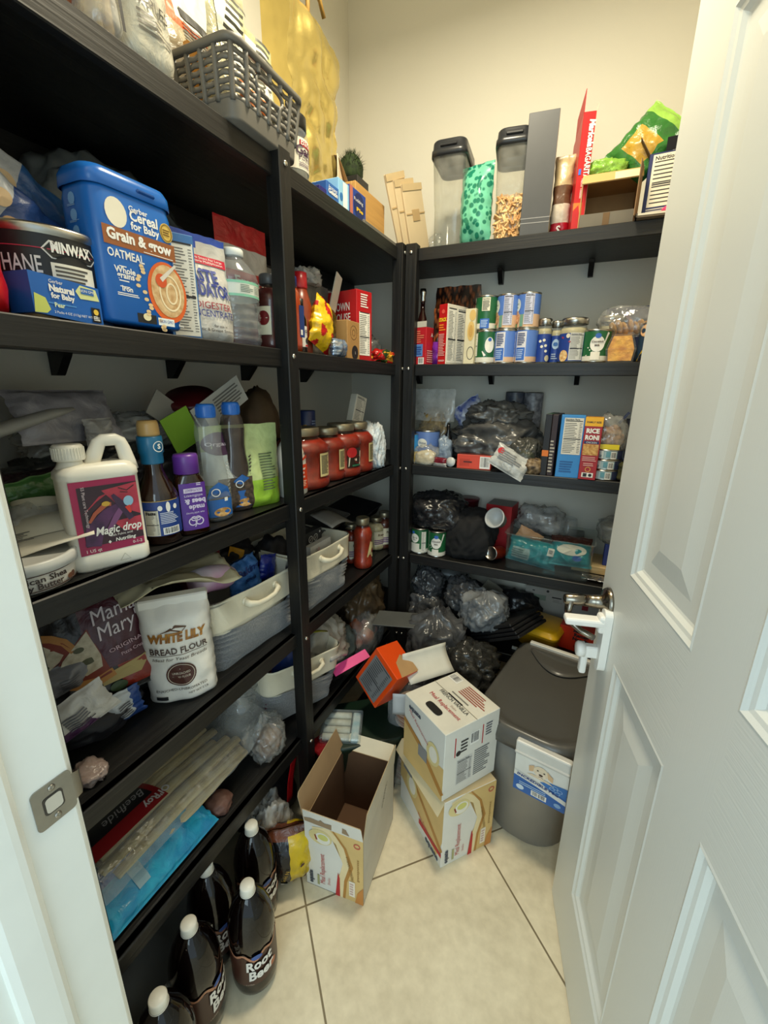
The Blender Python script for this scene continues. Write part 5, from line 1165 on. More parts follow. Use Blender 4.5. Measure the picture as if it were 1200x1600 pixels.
# handle loop: sloping arm up to the top bar, down to the far shoulder
b.tube([(-W_ * .06, 0, .164), (W_ * .02, 0, .186), (W_ * .09, 0, .203), (W_ * .14, 0, .207), (W_ * .30, 0, .207), (W_ * .36, 0, .203), (W_ * .39, 0, .192), (W_ * .43, 0, .168), (W_ * .44, 0, .155)], [.0085, .0085, .008, .0075, .0075, .0075, .008, .009, .010], WJ, 14, 1.35)
b.obj('jug', t)
b = MB(); b.at(-W_ * .28, 0, .180); b.lathe([(.021, 0), (.0215, .002), (.0205, .022), (.018, .0245), (.001, .0245)], WJ, 32)
for k in range(32): a = 2 * pi * k / 32; b.at(.0212 * sin(a), -.0212 * cos(a), .003, rz=a); b.box(-.0008, -.0008, 0, .0008, .0006, .017, WJ); b.pop()
b.pop(); b.obj('cap', t)
b = MB(); b.at(0, -D_ * .4825, .089); MR, BK = col('#9c1d4c', .35), mat('#241a22', .35, second='#3a1f2c', scale=25)
lw, lh = W_ * .82, .060; b.rect(-lw / 2, -lh, lw / 2, lh, MR)
b.rect(-lw * .40, -lh * .78, lw * .5, lh * .84, BK, -.0009)
RD = mat('#8a2436', .4, second='#b8384a', scale=30)
b.poly([(-lw * .05, lh * .7), (lw * .5, lh * .82), (lw * .5, -lh * .1), (lw * .2, lh * .15)], RD, -.0012); b.poly([(-lw * .38, lh * .1), (-lw * .1, lh * .55), (lw * .05, lh * .62), (-lw * .15, lh * .42)], RD, -.0013); b.poly([(lw * .05, -lh * .2), (lw * .5, -lh * .15), (lw * .5, -lh * .6), (lw * .2, -lh * .5)], RD, -.0013)
PU = mat('#5a2f5c', .4, second='#3a1f40', scale=40)
b.band([(-lw * .30, -lh * .78), (-lw * .24, -lh * .35), (-lw * .02, lh * .05), (lw * .22, lh * .28)], [.022, .026, .018, .006], PU, -.0015); b.band([(-lw * .05, -lh * .45), (lw * .1, -lh * .1), (lw * .25, lh * .22)], [.006, .010, .008], mat('#7a4a78', .4), -.0018); b.band([(lw * .1, lh * .55), (lw * .2, lh * .28), (lw * .34, -lh * .2)], [.005, .012, .009], mat('#3b2542', .4), -.0019)
b.band([(-lw * .30, -lh * .12), (-lw * .2, lh * .10), (-lw * .02, lh * .32), (lw * .06, lh * .30)], [.004, .006, .008, .006], mat('#a8543a', .5), -.0021); b.disc(-lw * .02, lh * .33, .006, .004, mat('#c9a23a', .5), -.0023); b.disc(lw * .33, lh * .32, .0075, .0085, mat('#8fb8d0', .3), -.0023); b.band([(lw * .30, lh * .18), (lw * .34, -lh * .02)], [.008, .003], mat('#d0382a', .4), -.0024)
b.band([(lw * .2, lh * .72), (lw * .33, lh * .62), (lw * .45, lh * .74)], .0015, col('ink'), -.0022); b.band([(lw * .22, lh * .6), (lw * .34, lh * .56)], .0012, col('ink'), -.0022)
b.text('Magic drop', lw * .12, -lh * .50, .019, col('white'), -.0028, bold=.02, shear=.25, fit=lw * .72); b.text('with Fulvic acid', lw * .14, -lh * .60, .0055, col('white'), -.0026); b.text('Nutriling', lw * .20, -lh * .76, .0085, col('white'), -.0026, bold=.02, shear=.15); b.poly([(-lw * .08, -lh * .74), (-lw * .055, -lh * .69), (-lw * .03, -lh * .74), (-lw * .055, -lh * .79)], col('white'), -.0026)
b.text('1 US qt', -lw * .30, -lh * .94, .0075, col('white'), -.0016); b.text('0-1-2', lw * .38, -lh * .93, .007, col('white'), -.0016); b.text('55 Plant care Technology', -lw * .34, lh * .30, .0065, col('#d8c8cc'), -.0018, rot=-pi / 2); b.pop()
b.obj('paper_label', t)
b = MB(); b.at(W_ * .12, -D_ / 2, .013); b.band([(-.008, -.005), (0, .006), (.008, -.005), (-.008, -.005)], .0012, mat('#b9b5a6', .5)); b.pop(); b.obj('embossed_triangle', t)
# whisky-style bottle
def lathed_bottle(r, h, prof, m): b = MB(); b.lathe([(r * a, h * z) for a, z in prof], m, 36, True, False); return b
p, w_, h_ = stL(226, 279, 655, Z3, -.055); r = .0365; hb = .245; q = (-.062, yL(252, -.062, Z3 + .03), Z3); hb = zAt(q[0], q[1], 657) - Z3
t = thing('syrup_bottle', 'dark amber glass bottle with blue neck band and blue and white label', 'bottle', q, LEFT - .55)
AMB = mat('#24110a', .08, coat=.5, var=.3, scale=5)
lathed_bottle(r, hb, [(.9, 0), (1, .015), (1, .40), (.92, .44), (.55, .56), (.45, .62), (.43, .80)], AMB).obj('bottle', t)
b = MB(); b.lathe([(r * .52, hb * .66), (r * .54, hb * .67), (r * .54, hb * .74), (r * .60, hb * .75), (r * .60, hb * .87), (r * .56, hb * .88)], mat('#1f6a92', .3), 32, True, True); b.warp = cyl_warp(r * .60, .0006); b.ring(.012, hb * .80, .010, .010, .0014, col('white')); b.text('S', .012, hb * .785, .012, col('white'), bold=.04); b.warp = None; b.obj('neck_band', t)
b = MB(); b.lathe([(r * .50, hb * .88), (r * .52, hb * .90), (r * .50, hb * .97), (r * .44, hb), (.001, hb)], mat('#b8945a', .35), 28); b.obj('cap', t)
b = MB(); label_tube(b, r, hb * .08, hb * .37, mat('#1d3f88', .4)); b.warp = cyl_warp(r, .0009); b.facts(-.030, hb * .085, -.006, hb * .30, 4, col('#d6d2c2'), title=False); b.text('Facts', -.018, hb * .265, .008, col('ink'), -.0018, bold=.04)
b.lines(-.003, hb * .18, .030, hb * .28, 7, col('#c8d0e4'), 6); b.barcode(-.001, hb * .09, .030, hb * .15, 8); b.disc(.012, hb * .32, .004, .010, col('white')); b.disc(.026, hb * .315, .004, .005, col('white')); b.disc(-.002, hb * .315, .004, .005, col('white')); b.rect(-.034, hb * .37, .034, hb * .376, col('#b89a4a')); b.warp = None; b.obj('paper_label', t)
# honey bottle standing on its purple cap's opposite: purple cap up, label upside down
q = (-.048, yL(301, -.048, Z3 + .02), Z3); hb = zAt(q[0], q[1], 709) - Z3
t = thing('honey_bottle', 'honey bottle with purple cap and purple label printed upside down', 'bottle', q, LEFT - .42)
b = MB(); b.sup([(0, .030, .022, 2.6), (.004, .033, .025, 2.8), (hb * .50, .032, .024, 2.8), (hb * .66, .030, .023, 2.6), (hb * .74, .024, .021, 2.2), (hb * .78, .022, .020, 2)], mat('#2a1408', .12, coat=.6, var=.3), 32); b.obj('bottle', t)
b = MB(); b.lathe([(.023, hb * .765), (.0245, hb * .77), (.0235, hb * .97), (.0215, hb), (.001, hb)], mat('#5f2f8c', .35), 32); b.obj('cap', t)
b = MB(); b.at(0, -.0245, 0, rx=.0); PUR = mat('#5b2f92', .4)
def hw(x, y, z): return (x, .0245 - .0252 * (1 - min(.999, abs(x / .034)) ** 2.8) ** (1 / 2.8) + y, z)
b.warp = hw; b.rect(-.025, hb * .07, .026, hb * .66, PUR, -.0004); b.warp = None; b.at(0, 0, hb * .36, ry=pi); LV_ = col('#d9cfe6')
b.text('made', -.004, -.004, .014, LV_, -.0016, bold=.03); b.text('bees &', -.002, .009 - .026, .0145, LV_, -.0016, bold=.04); b.text('wildflowers', .0, -.026, .0085, LV_, -.0016, fit=.036); b.rect(-.018, -.039, .018, -.030, LV_, -.0014); b.text('SOUTHEAST', 0, -.0375, .007, PUR, -.0022, fit=.031); b.lines(-.016, -.050, .016, -.043, 2, LV_, 2)
b.text('raw wild honey', 0, .010, .006, LV_, -.0016, fit=.036)
for sx in (-1, 1): b.ring(sx * .0065, .0295, .0085, .0085, .0022, LV_, -.0018); b.ring(sx * .004, .0235, .006, .005, .002, LV_, -.0018)
b.band([(0, .036), (.003, .041)], .0018, LV_, -.0018); b.pop(); b.pop(); b.obj('paper_label', t)
# two waisted syrup bottles with blue caps
SYR = mat('#1c0d07', .10, coat=.6, var=.2); SHELL = clear('#eef0ee', .12, .05, .1, 20)
def waisted(px, xf, pyt, full, label):
    q = (xf, yL(px, xf, Z3 + .03), Z3); hb = zAt(q[0], q[1], pyt) - Z3; k = hb / .25
    t = thing('pancake_syrup_bottle', label, 'bottle', q, LEFT - .35, 'waisted syrup bottles with blue caps')
    P = [(0, .034, .026), (.006, .038, .029), (.05 * k, .039, .030), (.085 * k, .037, .028), (.13 * k, .027, .023), (.155 * k, .025, .022), (.19 * k, .028, .024), (.215 * k, .024, .022), (.225 * k, .017, .017)]
    b = MB(); b.sup([(z, a, c_, 2.3) for z, a, c_ in P], SHELL if not full else clear('#8a7a72', .2, .05), 32, True, False); b.obj('bottle', t)
    zz = .20 if full else .055
    b = MB(); b.sup([(z + .002, a * .96, c_ * .96, 2.3) for z, a, c_ in P if z <= zz * k], SYR, 32); b.obj('syrup', t)
    b = MB(); b.lathe([(.019, .222 * k), (.020, .224 * k), (.0195, .246 * k), (.017, hb), (.001, hb)], mat('#2c6cc0', .3), 28)
    for j in range(24): a = 2 * pi * j / 24; b.at(.0198 * sin(a), -.0198 * cos(a), .226 * k, rz=a); b.box(-.0008, -.0008, 0, .0008, .0004, .018, mat('#2c6cc0', .3)); b.pop()
    b.obj('cap', t)
    b = MB()
    def ww(x, y, z):
        hwid = .0385; yy = .030 * (1 - min(.995, abs(x / hwid)) ** 2.3) ** (1 / 2.3); return (x, -yy - .0008 + y, z)
    b.warp = ww; b.rect(-.028, .012, .030, .05 * k, mat('#2a66b0', .4), -.0004); b.poly([(-.028, .05 * k), (.030, .05 * k), (.022, .075 * k), (0, .088 * k), (-.02, .075 * k)], mat('#2a66b0', .4), -.0002); b.disc(.004, .022, .020, .010, mat('#b07a3a', .5, second='#e0b878', scale=140), -.0010); b.rect(.010, .045 * k, .018, .053 * k, col('white'), -.0010); b.ring(-.008, .066 * k, .010, .009, .002, col('white'), -.001); b.warp = None; b.obj('paper_label', t)
    b = MB()
    for j in range(9):
        z = .060 * k + j * .0085; b.tube([(.024, -.023 - .002, z), (.033, -.016, z + .002)], .0016, SHELL if not full else mat('#2c2220', .3), 6)
    b.obj('grip_ribs', t)
waisted(336, -.075, 631, False, 'nearly empty waisted syrup bottle with blue cap beside the purple-capped honey')
waisted(372, -.090, 628, True, 'full dark waisted syrup bottle with blue cap in front of the green pouch')
# green organic pouch, white detergent, yellow bottle
p, w_, h_ = stL(368, 426, 664, Z3, -.055, .06); h_ = zAt(p.x + .03, p.y, 664) - Z3
t = thing('seed_pouch', 'pale green and white pouch of dark seeds with a purple badge', 'pouch', p, LEFT - .35); w_ *= 1.45
def gm(u, v, s):
    if v < .42 and .12 < u < .55: return mat('#2a211c', .4, second='#5a4a3c', scale=120)
    if v < .34: return film('#9ac63c', 1, .3, .3)
    if u < .42 and v < .72: return film('#cfd6d2', 1, .3, .3)
    return film('#b9c98a', 1, .3, .3)
b = MB(); wr = pouch(b, w_, h_, .06, gm, 91, 'stand', .004); b.obj('pouch', t)
b = MB(); b.warp = wr; b.disc(-w_ * .28, h_ * .80, w_ * .22, h_ * .13, mat('#4a1f4a', .4)); b.text('Organic', -w_ * .28, h_ * .78, .012, col('#d8c8d4'), -.0014, fit=w_ * .36, bold=.02); b.lines(w_ * .18, h_ * .2, w_ * .40, h_ * .66, 14, col('#5a6a4a'), 3); b.warp = None; b.obj('print', t)
p, w_, h_ = stL(432, 484, 672, Z3, -.020); hb = zAt(p.x, p.y, 672) - Z3; q = (-.060, yL(455, -.060, Z3 + .03), Z3)
t = thing('cleaner_bottle', 'white plastic bottle with orange label behind the shelf post', 'bottle', q, LEFT - .25)
b = MB(); b.sup([(0, .042, .028, 3), (.006, .046, .031, 3.2), (hb * .55, .044, .030, 3), (hb * .72, .036, .026, 2.6), (hb * .84, .022, .020, 2), (hb * .90, .020, .019, 2)], mat('#dedad0', .35), 32); b.obj('bottle', t)
b = MB(); b.lathe([(.022, hb * .88), (.023, hb * .89), (.022, hb * .99), (.001, hb)], mat('#e6e2d8', .35), 24); b.obj('cap', t)
b = MB(); b.warp = lambda x, y, z: (x, -.0315 * (1 - min(.995, abs(x / .0465)) ** 3) ** (1 / 3) + y, z); b.rect(-.038, hb * .10, .040, hb * .48, mat('#d8421c', .4), -.0012); b.band([(-.02, hb * .48), (.02, hb * .56), (.036, hb * .60)], [.001, .006, .010], mat('#d8421c', .4), -.0012)
b.text('cleaner', .012, hb * .40, .011, col('white'), -.002, bold=.03); b.text('thin', .014, hb * .34, .011, col('white'), -.002, bold=.03); b.text('action', .012, hb * .28, .010, col('white'), -.002, bold=.03); b.lines(-.004, hb * .14, .034, hb * .24, 4, col('#f0c8b0'), 3, -.002); b.text('ru', .026, hb * .62, .014, col('ink'), -.002, bold=.02); b.warp = None; b.obj('paper_label', t)
q = (-.115, yL(478, -.115, Z3 + .1), Z3); hb = zAt(q[0], q[1], 664) - Z3
t = thing('mustard_bottle', 'yellow squeeze bottle behind the white cleaner bottle', 'bottle', q, LEFT)
b = MB(); b.sup([(0, .034, .028, 2.6), (.01, .036, .03, 2.6), (hb * .6, .035, .029, 2.5), (hb * .78, .018, .018, 2)], mat('#e0a814', .3), 28); b.obj('bottle', t)
b = MB(); b.lathe([(.019, hb * .77), (.018, hb * .86), (.008, hb * .9), (.005, hb), (.001, hb)], mat('#e0a814', .3), 24); b.obj('nozzle', t)
# sauce jars
for i, (p0, p1, pyt, xf, lab) in enumerate(((484, 530, 664, -.012, 'large jar of red pasta sauce, nearest the shelf post on the third shelf'), (520, 549, 664, -.030, 'jar of pasta sauce behind the largest sauce jar'), (545, 574, 658, -.012, 'jar of pasta sauce with a brand badge on its label, third from the post'), (568, 591, 656, -.012, 'jar of pasta sauce nearest the corner post, with a pale side label'))):
    p, w_, h_ = stL(p0, p1, pyt, Z3, xf); r = w_ / 2
    def deco(b, r, h, i=i):
        k = r / .04
        if i == 2: b.rect(-.012 * k, h * .20, .022 * k, h * .56, mat('#2a2018', .4), -.0002); b.poly([(-.010 * k, h * .22), (.018 * k, h * .22), (.020 * k, h * .5), (-.008 * k, h * .42)], col('#dcd4bc'), -.0008); b.disc(-.003 * k, h * .48, .010 * k, .010 * k, col('#b01c20'), -.0012); b.ring(.010 * k, h * .34, .008 * k, .008 * k, .002, col('#7a1418'), -.0014); b.rect(-.002 * k, h * .22, .016 * k, h * .25, col('#2a6a4a'), -.0014)
        else:
            b.rect(.004 * k, h * .22, .026 * k, h * .60, col('#d3c088', .5), -.0003); b.lines(.006 * k, h * .26, .024 * k, h * .57, 14, col('ink'), 3, -.0009)
            if i == 0: b.rect(-.046 * k, h * .2, -.026 * k, h * .55, mat('#2a1c14', .5), -.0003); b.ring(-.034 * k, h * .34, .008 * k, .013 * k, .002, col('#d9b85a'), -.0009)
    sauce_jar(r, zAt(p.x + r * .0, p.y, pyt + 3) - Z3, 'sauce_jar', lab, p, LEFT - .35, 'pasta sauce jars on the third shelf', '#8e220a', deco=deco)
sauce_jar(.030, .155, 'sauce_jar', 'small dark jar behind the largest sauce jar, half hidden by the post', (-.125, yL(481, -.125, Z3 + .1), Z3), LEFT, None, '#3a1a14', mat('#8a7f66', .3, .9), False)
q = (-.20, yL(478, -.20, Z3 + .2), Z3 + .0); hh = zAt(q[0], q[1], 641) - Z3
b = MB(); b.lathe([(.030, 0), (.032, .003), (.032, hh - .003), (.030, hh), (.001, hh - .002)], mat('#1a2a5a', .4), 28); b.warp = cyl_warp(.032, .0006); b.lines(-.012, hh * .7, .02, hh * .86, 4, col('#8a9ac0'), 2); b.warp = None; put(b, 'blue_can', 'navy can standing behind the pasta sauce jars', 'can', q, LEFT)
q = (-.12, yL(556, -.12, Z3 + .17), Z3); hh = zAt(-.12, q[1], 660) - Z3
b = MB(); b.box(-.035, -.03, 0, .035, .03, hh * 1.0, mat('#2a2724', .5)); put(b, 'dark_carton', 'dark carton behind the pasta sauce jars holding up the tilted white box', 'box', q, LEFT)
def deco(b, w, d, h): b.face('front', w, d, h); b.facts(-w * .44, -h * .46, w * .44, h * .46, 6, col('#d2cdbd')); b.pop()
put(carton(.062, .03, .10, {'all': '#cfc9b8', 'top': '#2a2624'}, deco), 'tilted_carton', 'small white nutrition carton tilted on top behind the sauce jars', 'box', (q[0], q[1] - .012, q[2] + hh + .001), LEFT - .2, None, 0, .30)
b = MB(); blob(b, .085, .08, .165, film('#b9cbd6', 1, .35, .8, 26, second='#d8dadb'), 93, .13, .11, 5); p, w_, h_ = stL(587, 611, 655, Z3, -.012, .08); put(b, 'crumpled_bag', 'crumpled pale blue and white bag beside the corner post', 'bag', (p.x, p.y - .01, Z3), LEFT)
b = MB(); tubr(b, [(0, .20, .12), (.12, .22, .14), (.12, .235, .155), (.128, .235, .155), (.128, .21, .13)], .02, clear('#c8ccc8', .22, .1, .2), True, False); put(b, 'clear_tub', 'clear plastic tub in the corner behind the sauce jars', 'tub', (-.24, .05, Z3), LEFT)
b = MB(); tubr(b, [(0, .20, .13), (.10, .22, .15), (.13, .20, .13)], .02, mat('#26231f', .6), True, True); put(b, 'dark_bag', 'dark lumpy packet against the wall behind the sauce jars', 'bag', (-.28, yL(520, -.28, Z3), Z3), LEFT)
# clutter along the wall behind the jug and bottles
DK = mat('#1c1a1d', .6)
def clutter(px, py, x, w, d, h, m, label, seed, name='bag', cat='bag', amp=.15, fine=.08, z=None):
    zz = Z3 if z is None else z
    b = MB(); blob(b, w, d, h, m, seed, amp, fine, 5 if w > .15 else 4); return put(b, name, label, cat, (x, onX(px, py, x).y, zz), LEFT)
clutter(40, 760, -.27, .30, .16, .13, film('#3c2a30', .95, .25, .6, 22, second='#22201f'), 'dark clear bag of reddish contents at the near end against the wall', 101)
clutter(150, 720, -.31, .42, .16, .17, film('#3a3d3d', .92, .25, .6, 14, second='#262727'), 'dark grey translucent bag heaped against the wall behind the white jug', 102)
clutter(110, 640, -.32, .20, .10, .10, BAGF, 'see-through plastic bag on top of the heap behind the white jug', 103, z=Z3 + .15)
clutter(210, 670, -.30, .26, .12, .08, BAGF, 'clear bag with papers on top of the heap behind the amber bottle', 104, z=Z3 + .15)
b = MB(); pouch(b, .18, .11, .03, film('#a9a4a8', 1, .3, .5), 105, 'pillow', .006); put(b, 'white_packet', 'white packet with pinkish print lying on the heap behind the jug handle', 'packet', (-.22, onX(120, 675, -.22).y, onX(120, 690, -.22).z), LEFT - .1, None, radians(-30))
b = MB(); pouch(b, .055, .055, .02, film('#b8b4ae', 1, .3, .5), 106, 'pillow', .006); put(b, 'white_sachet', 'small white sachet on the heap above the white jug', 'packet', (-.20, onX(157, 690, -.20).y, onX(157, 690, -.20).z - .01), LEFT)
b = MB(); b.tube([(-.12, 0, 0), (-.04, 0, .018), (.06, 0, .045), (.10, .0, .052)], [.020, .020, .016, .008], mat('#b9b5aa', .7), 16, .6); put(b, 'paper_roll', 'rolled white paper pointing upwards at the near end of the third shelf', 'paper', (-.24, onX(30, 690, -.24).y, onX(30, 690, -.24).z), LEFT)
b = MB(); pouch(b, .14, .045, .03, film('#4f7f42', 1, .3, .5, second='#3a6632'), 107, 'pillow', .006); put(b, 'green_packet', 'shiny green packet lying behind the white jug', 'packet', (-.19, onX(70, 770, -.19).y, onX(70, 772, -.19).z - .01), LEFT, None, 0, -.12)
b = MB(); blob(b, .20, .13, .10, BAGF, 108, .12, .1); put(b, 'clear_bag', 'clear crinkled bag at the near end in front of the reddish bag', 'bag', (-.17, onX(35, 800, -.17).y, Z3), LEFT)
b = MB(); b.box(-.13, -.05, 0, .13, .05, .115, mat('#171a22', .5), .004); put(b, 'dark_box', 'dark box standing behind the jug and papers on the third shelf', 'box', (-.27, onX(60, 820, -.27).y, Z3), LEFT) if False else None
# green card, white card, red lid, brown paper bag
def card_at(px, py, x, w, h, m, nm, lab, ry, deco=None, lean=0.):
    q = onX(px, py, x); b = MB(); b.box(-w / 2, -.0012, -h / 2, w / 2, .0012, h / 2, m)
    if deco: b.at(0, -.0012, 0); deco(b, w, h); b.pop()
    put(b, nm, lab, 'card', q, LEFT - .1, None, lean, ry)
q0 = onX(250, 700, -.24)
b = MB(); blob(b, .30, .14, q0.z - Z3 + .005, film('#1d1b20', 1, .45, .6, 18, second='#2c2a30'), 109, .15, .07, 5); put(b, 'dark_bag', 'black bag behind the amber and honey bottles propping up the cards', 'bag', (-.27, onX(275, 720, -.27).y, Z3), LEFT)
card_at(284, 672, -.17, .075, .085, mat('#86b32c', .6), 'green_card', 'lime green card propped behind the first blue-capped bottle', radians(-24))
def dk(b, w, h): b.lines(-w * .1, -h * .3, w * .45, h * .36, 6, col('#6f6c66'), 4); b.rect(-w * .48, -h * .3, -w * .36, h * .3, col('ink'))
card_at(345, 632, -.155, .165, .068, mat('#c4c1b6', .6), 'leaflet', 'white printed leaflet tilted above the blue-capped bottles', radians(-30), dk)
q = onX(297, 615, -.22); b = MB(); b.lathe([(.058, 0), (.060, .004), (.060, .014), (.056, .018), (.001, .018)], mat('#571318', .4), 36); put(b, 'red_lid', 'dark red round lid on the heap behind the blue-capped bottles', 'dish', (q.x, q.y, q.z - .02), 0, None, radians(20), radians(14))
b = MB(); b.box(-.05, -.001, -.03, .05, .001, .03, mat('#a8a295', .6)); q = onX(263, 645, -.22); put(b, 'grey_card', 'grey card scrap on the heap left of the lime green card', 'card', q, LEFT, None, 0, radians(35))
q = onX(408, 640, -.23); b = MB(); blob(b, .17, .13, zAt(-.23, q.y, 605) - Z3, mat('#5a4630', .75, second='#48371f', scale=10, bump=.2, bscale=12), 111, .08, .04, 4, 2.2); put(b, 'brown_paper_bag', 'brown paper bag standing behind the green seed pouch', 'paper bag', (-.25, q.y, Z3), LEFT)
b = MB(); b.box(-.05, -.03, 0, .05, .03, .14, mat('#191715', .5), .004); put(b, 'dark_carton', 'dark carton between the brown paper bag and the shelf post', 'box', (-.20, yL(440, -.20, Z3 + .1), Z3), LEFT)

# ================================================================== THIRD SHELF, back wall
def lab_y(b, r, h): b.lathe([(r + .0004, .004), (r + .0004, h * .4), (r + .0004, h - .004)], lambda i, j: col('#d8b83a') if i == 0 else col('#2f86c4'), 40, False, False); b.warp = cyl_warp(r, .0009); b.rect(-.004, h * .62, .016, h * .82, col('white')); b.text('M', .006, h * .64, .014, col('red'), -.0014, bold=.05); b.disc(.004, h * .25, .016, .014, mat('#e2b04a', .5)); b.text('CLASSIC', .006, h * .46, .009, col('#15305a'), -.0014, bold=.02)
def lab_chk(b, r, h): label_tube(b, r, .006, h - .006, mat('#5f7cb8', .4)); b.warp = cyl_warp(r, .0009); b.disc(.008, h * .62, .020, .018, col('#e6e4da')); b.text('Chicken', .008, h * .60, .010, col('#3a4a6a'), -.0014, bold=.02); b.disc(-.028, h * .4, .010, .014, mat('#b8604a', .5)); b.rect(.006, h * .2, .026, h * .4, col('#d8d4c8'))
b = None
yq = .05
tin_can(.034, .118, lab_y, 'snack_tin', 'blue and yellow tin right beside the corner posts on the third back shelf', 'can', (xB(640, yq, Z3), yq, Z3), radians(-20))
tin_can(.050, zAt(xB(668, .05, Z3), .02, 674) - Z3, lab_chk, 'food_can', 'wide blue chicken can behind the bag of pale noodles', 'can', (xB(668, .095, Z3 + .1), .095, Z3), radians(-15))
t = thing('noodle_bag', 'clear bag of pale noodles in front of the wide blue can', 'bag', (xB(664, .02, Z3), .03, Z3), 0)
b = MB(); blob(b, .085, .05, .055, mat('#c9b48c', .6, second='#e6d6b0', scale=50, bump=.5), 121, .1, .08); b.obj('noodles', t)
b = MB(); blob(b, .105, .065, .075, BAGC, 122, .15, .1); b.obj('bag_film', t)
q = onY(675, 672, .16); hh = zAt(q.x, .14, 608) - Z3
t = thing('pasta_pouch', 'clear gusseted pouch of curly pasta standing near the corner', 'pouch', (q.x, .17, Z3), radians(-8))
b = MB(); pouch(b, .19, hh, .09, lambda u, v, s: BAGF if v > .55 else clear('#e8e8e0', .1, .1, .5), 123, 'stand', .006); b.obj('bag_film', t)
b = MB(); blob(b, .13, .065, hh * .70, mat('#a8894a', .6, second='#6e5426', scale=55, bump=.8, bscale=50), 124, .08, .10, 5); b.obj('pasta', t)
b = MB(); b.lathe([(.016, 0), (.016, .10), (.007, .13), (.007, .16), (.001, .16)], col('black', .2), 20); put(b, 'sauce_bottle', 'small black bottle beside the curly pasta pouch', 'bottle', (xB(700, .10, Z3 + .1), .10, Z3), 0)
b = MB(); blob(b, .06, .06, .11, film('#8fa0b4', .85, .2, .6), 126, .15, .1); put(b, 'bluish_bag', 'limp bluish bag beside the noodle bag', 'bag', (xB(694, .06, Z3), .06, Z3), 0)
b = MB(); pouch(b, .06, .035, .02, lambda u, v, s: film('#7a1c2c', 1, .3, .4) if v > .4 else film('#cfc8c0', 1, .3, .4), 127, 'pillow', .004); put(b, 'red_sachet', 'small dark red and white sachet at the shelf edge beside the white cup', 'packet', (xB(686, .0, Z3), .010, Z3), radians(-15))
q = onY(705, 722, .015); b = MB(); b.at(0, 0, .017, rx=radians(80)); b.lathe([(.013, -.02), (.016, .012), (.0185, .014), (.0185, .017), (.001, .017)], mat('#c9ccc9', .35), 24); b.pop(); put(b, 'white_cup', 'small white cup lying beside the orange carton', 'cup', (q.x, .03, Z3), radians(-8))
p, w_, h_ = stB(713, 765, 711, Z3, .008, .06)
def deco(b, w, d, h): b.face('front', w, d, h); b.barcode(w * .18, -h * .42, w * .48, h * .42, 4); b.lines(-w * .30, -h * .1, -w * .05, h * .1, 1, col('#5a1a10'), 2, ragged=0); b.rect(-w * .42, -h * .3, -w * .12, h * .2, col('#c23a20'), -.0003); b.pop()
put(carton(w_, .06, h_, {'all': '#d8452a', 'top': '#5a1c14'}, deco), 'orange_carton', 'flat orange carton with a barcode lying at the third back shelf edge', 'box', p, radians(3))
# the big grey-black shopping bag heap
GB = film('#5e5e5d', .93, .26, .7, 9, second='#434342'); GB2 = film('#6a6a68', .93, .24, .7, 10, second='#4a4a49')
q = onY(775, 690, .14); b = MB(); blob(b, .36, .24, zAt(q.x, .06, 655) - Z3, GB, 131, .17, .10, 5, 2.2, 2.6); put(b, 'grey_shopping_bag', 'large crumpled dark grey shopping bag lying on the third back shelf', 'bag', (xB(768, .15, Z3), .165, Z3), 0)
b = MB(); blob(b, .22, .16, .10, GB2, 132, .18, .12, 5, 2.2, 2.8); q = onY(778, 640, .15); put(b, 'grey_shopping_bag', 'grey shopping bag bunched on top of the larger dark grey bag', 'bag', (q.x, .15, zAt(q.x, .15, 668)), .3)
t = thing('produce_bag', 'grey see-through shopping bag with green produce at the shelf edge', 'bag', (xB(812, .03, Z3), .075, Z3), .2)
b = MB(); blob(b, .13, .11, .12, film('#54544f', .72, .22, .8, 16), 133, .14, .10, 5); b.obj('bag_film', t)
b = MB(); blob(b, .09, .07, .075, mat('#5f7040', .6, second='#8a9a5c', scale=30), 134, .1, .05); b.obj('produce', t)
b = MB(); pouch(b, .13, .085, .04, film('#20409a', 1, .3, .5, second='#c4c8d0'), 135, 'pillow', .008); q = onY(742, 645, .20); put(b, 'blue_white_bag', 'blue and white bag corner sticking out of the grey shopping bag', 'bag', (q.x, .20, q.z - .03), .2, None, 0, -.6)
for px, pyt, m_, lab in ((803, 612, '#3c4452', 'dark can standing at the wall behind the shopping bags'), (832, 613, '#8f8f92', 'grey patterned can standing at the wall behind the shopping bags')):
    q = onY(px, 640, .27); hh = zAt(q.x, .27, pyt) - Z3; b = MB(); b.lathe([(.036, 0), (.037, .003), (.037, hh - .003), (.036, hh), (.034, hh - .003), (.001, hh - .003)], lambda i, j, m_=m_: mat(m_, .4, second='#5a5a60', scale=60) if i == 1 else TIN, 32); put(b, 'food_can', lab, 'can', (q.x, .27, Z3), 0)
b = MB(); wr = pouch(b, .14, .085, .02, lambda u, v, s: film('#b9bbb8', 1, .3, .5) if nz(u * 3, v * 3, 4) > -.25 else film('#d8d8d2', 1, .3, .5), 136, 'pillow', .005); b.warp = wr; b.lines(-.05, .03, .04, .07, 5, col('#7a7a7a'), 2); b.disc(-.05, .06, .012, .012, col('#c01f2a')); b.warp = None
q = onY(792, 728, .01); put(b, 'foil_pouch', 'silvery printed pouch hanging over the third back shelf edge', 'pouch', (q.x - .005, -.016, Z3 + .004), radians(5), None, radians(-20), radians(28))
b = MB(); blob(b, .07, .06, .055, mat('#3a2a1c', .5, second='#8a7454', scale=60), 137, .12, .1); put(b, 'striped_bag', 'brown striped bag at the shelf edge left of the dark cartons', 'bag', (xB(832, .03, Z3), .03, Z3), 0)
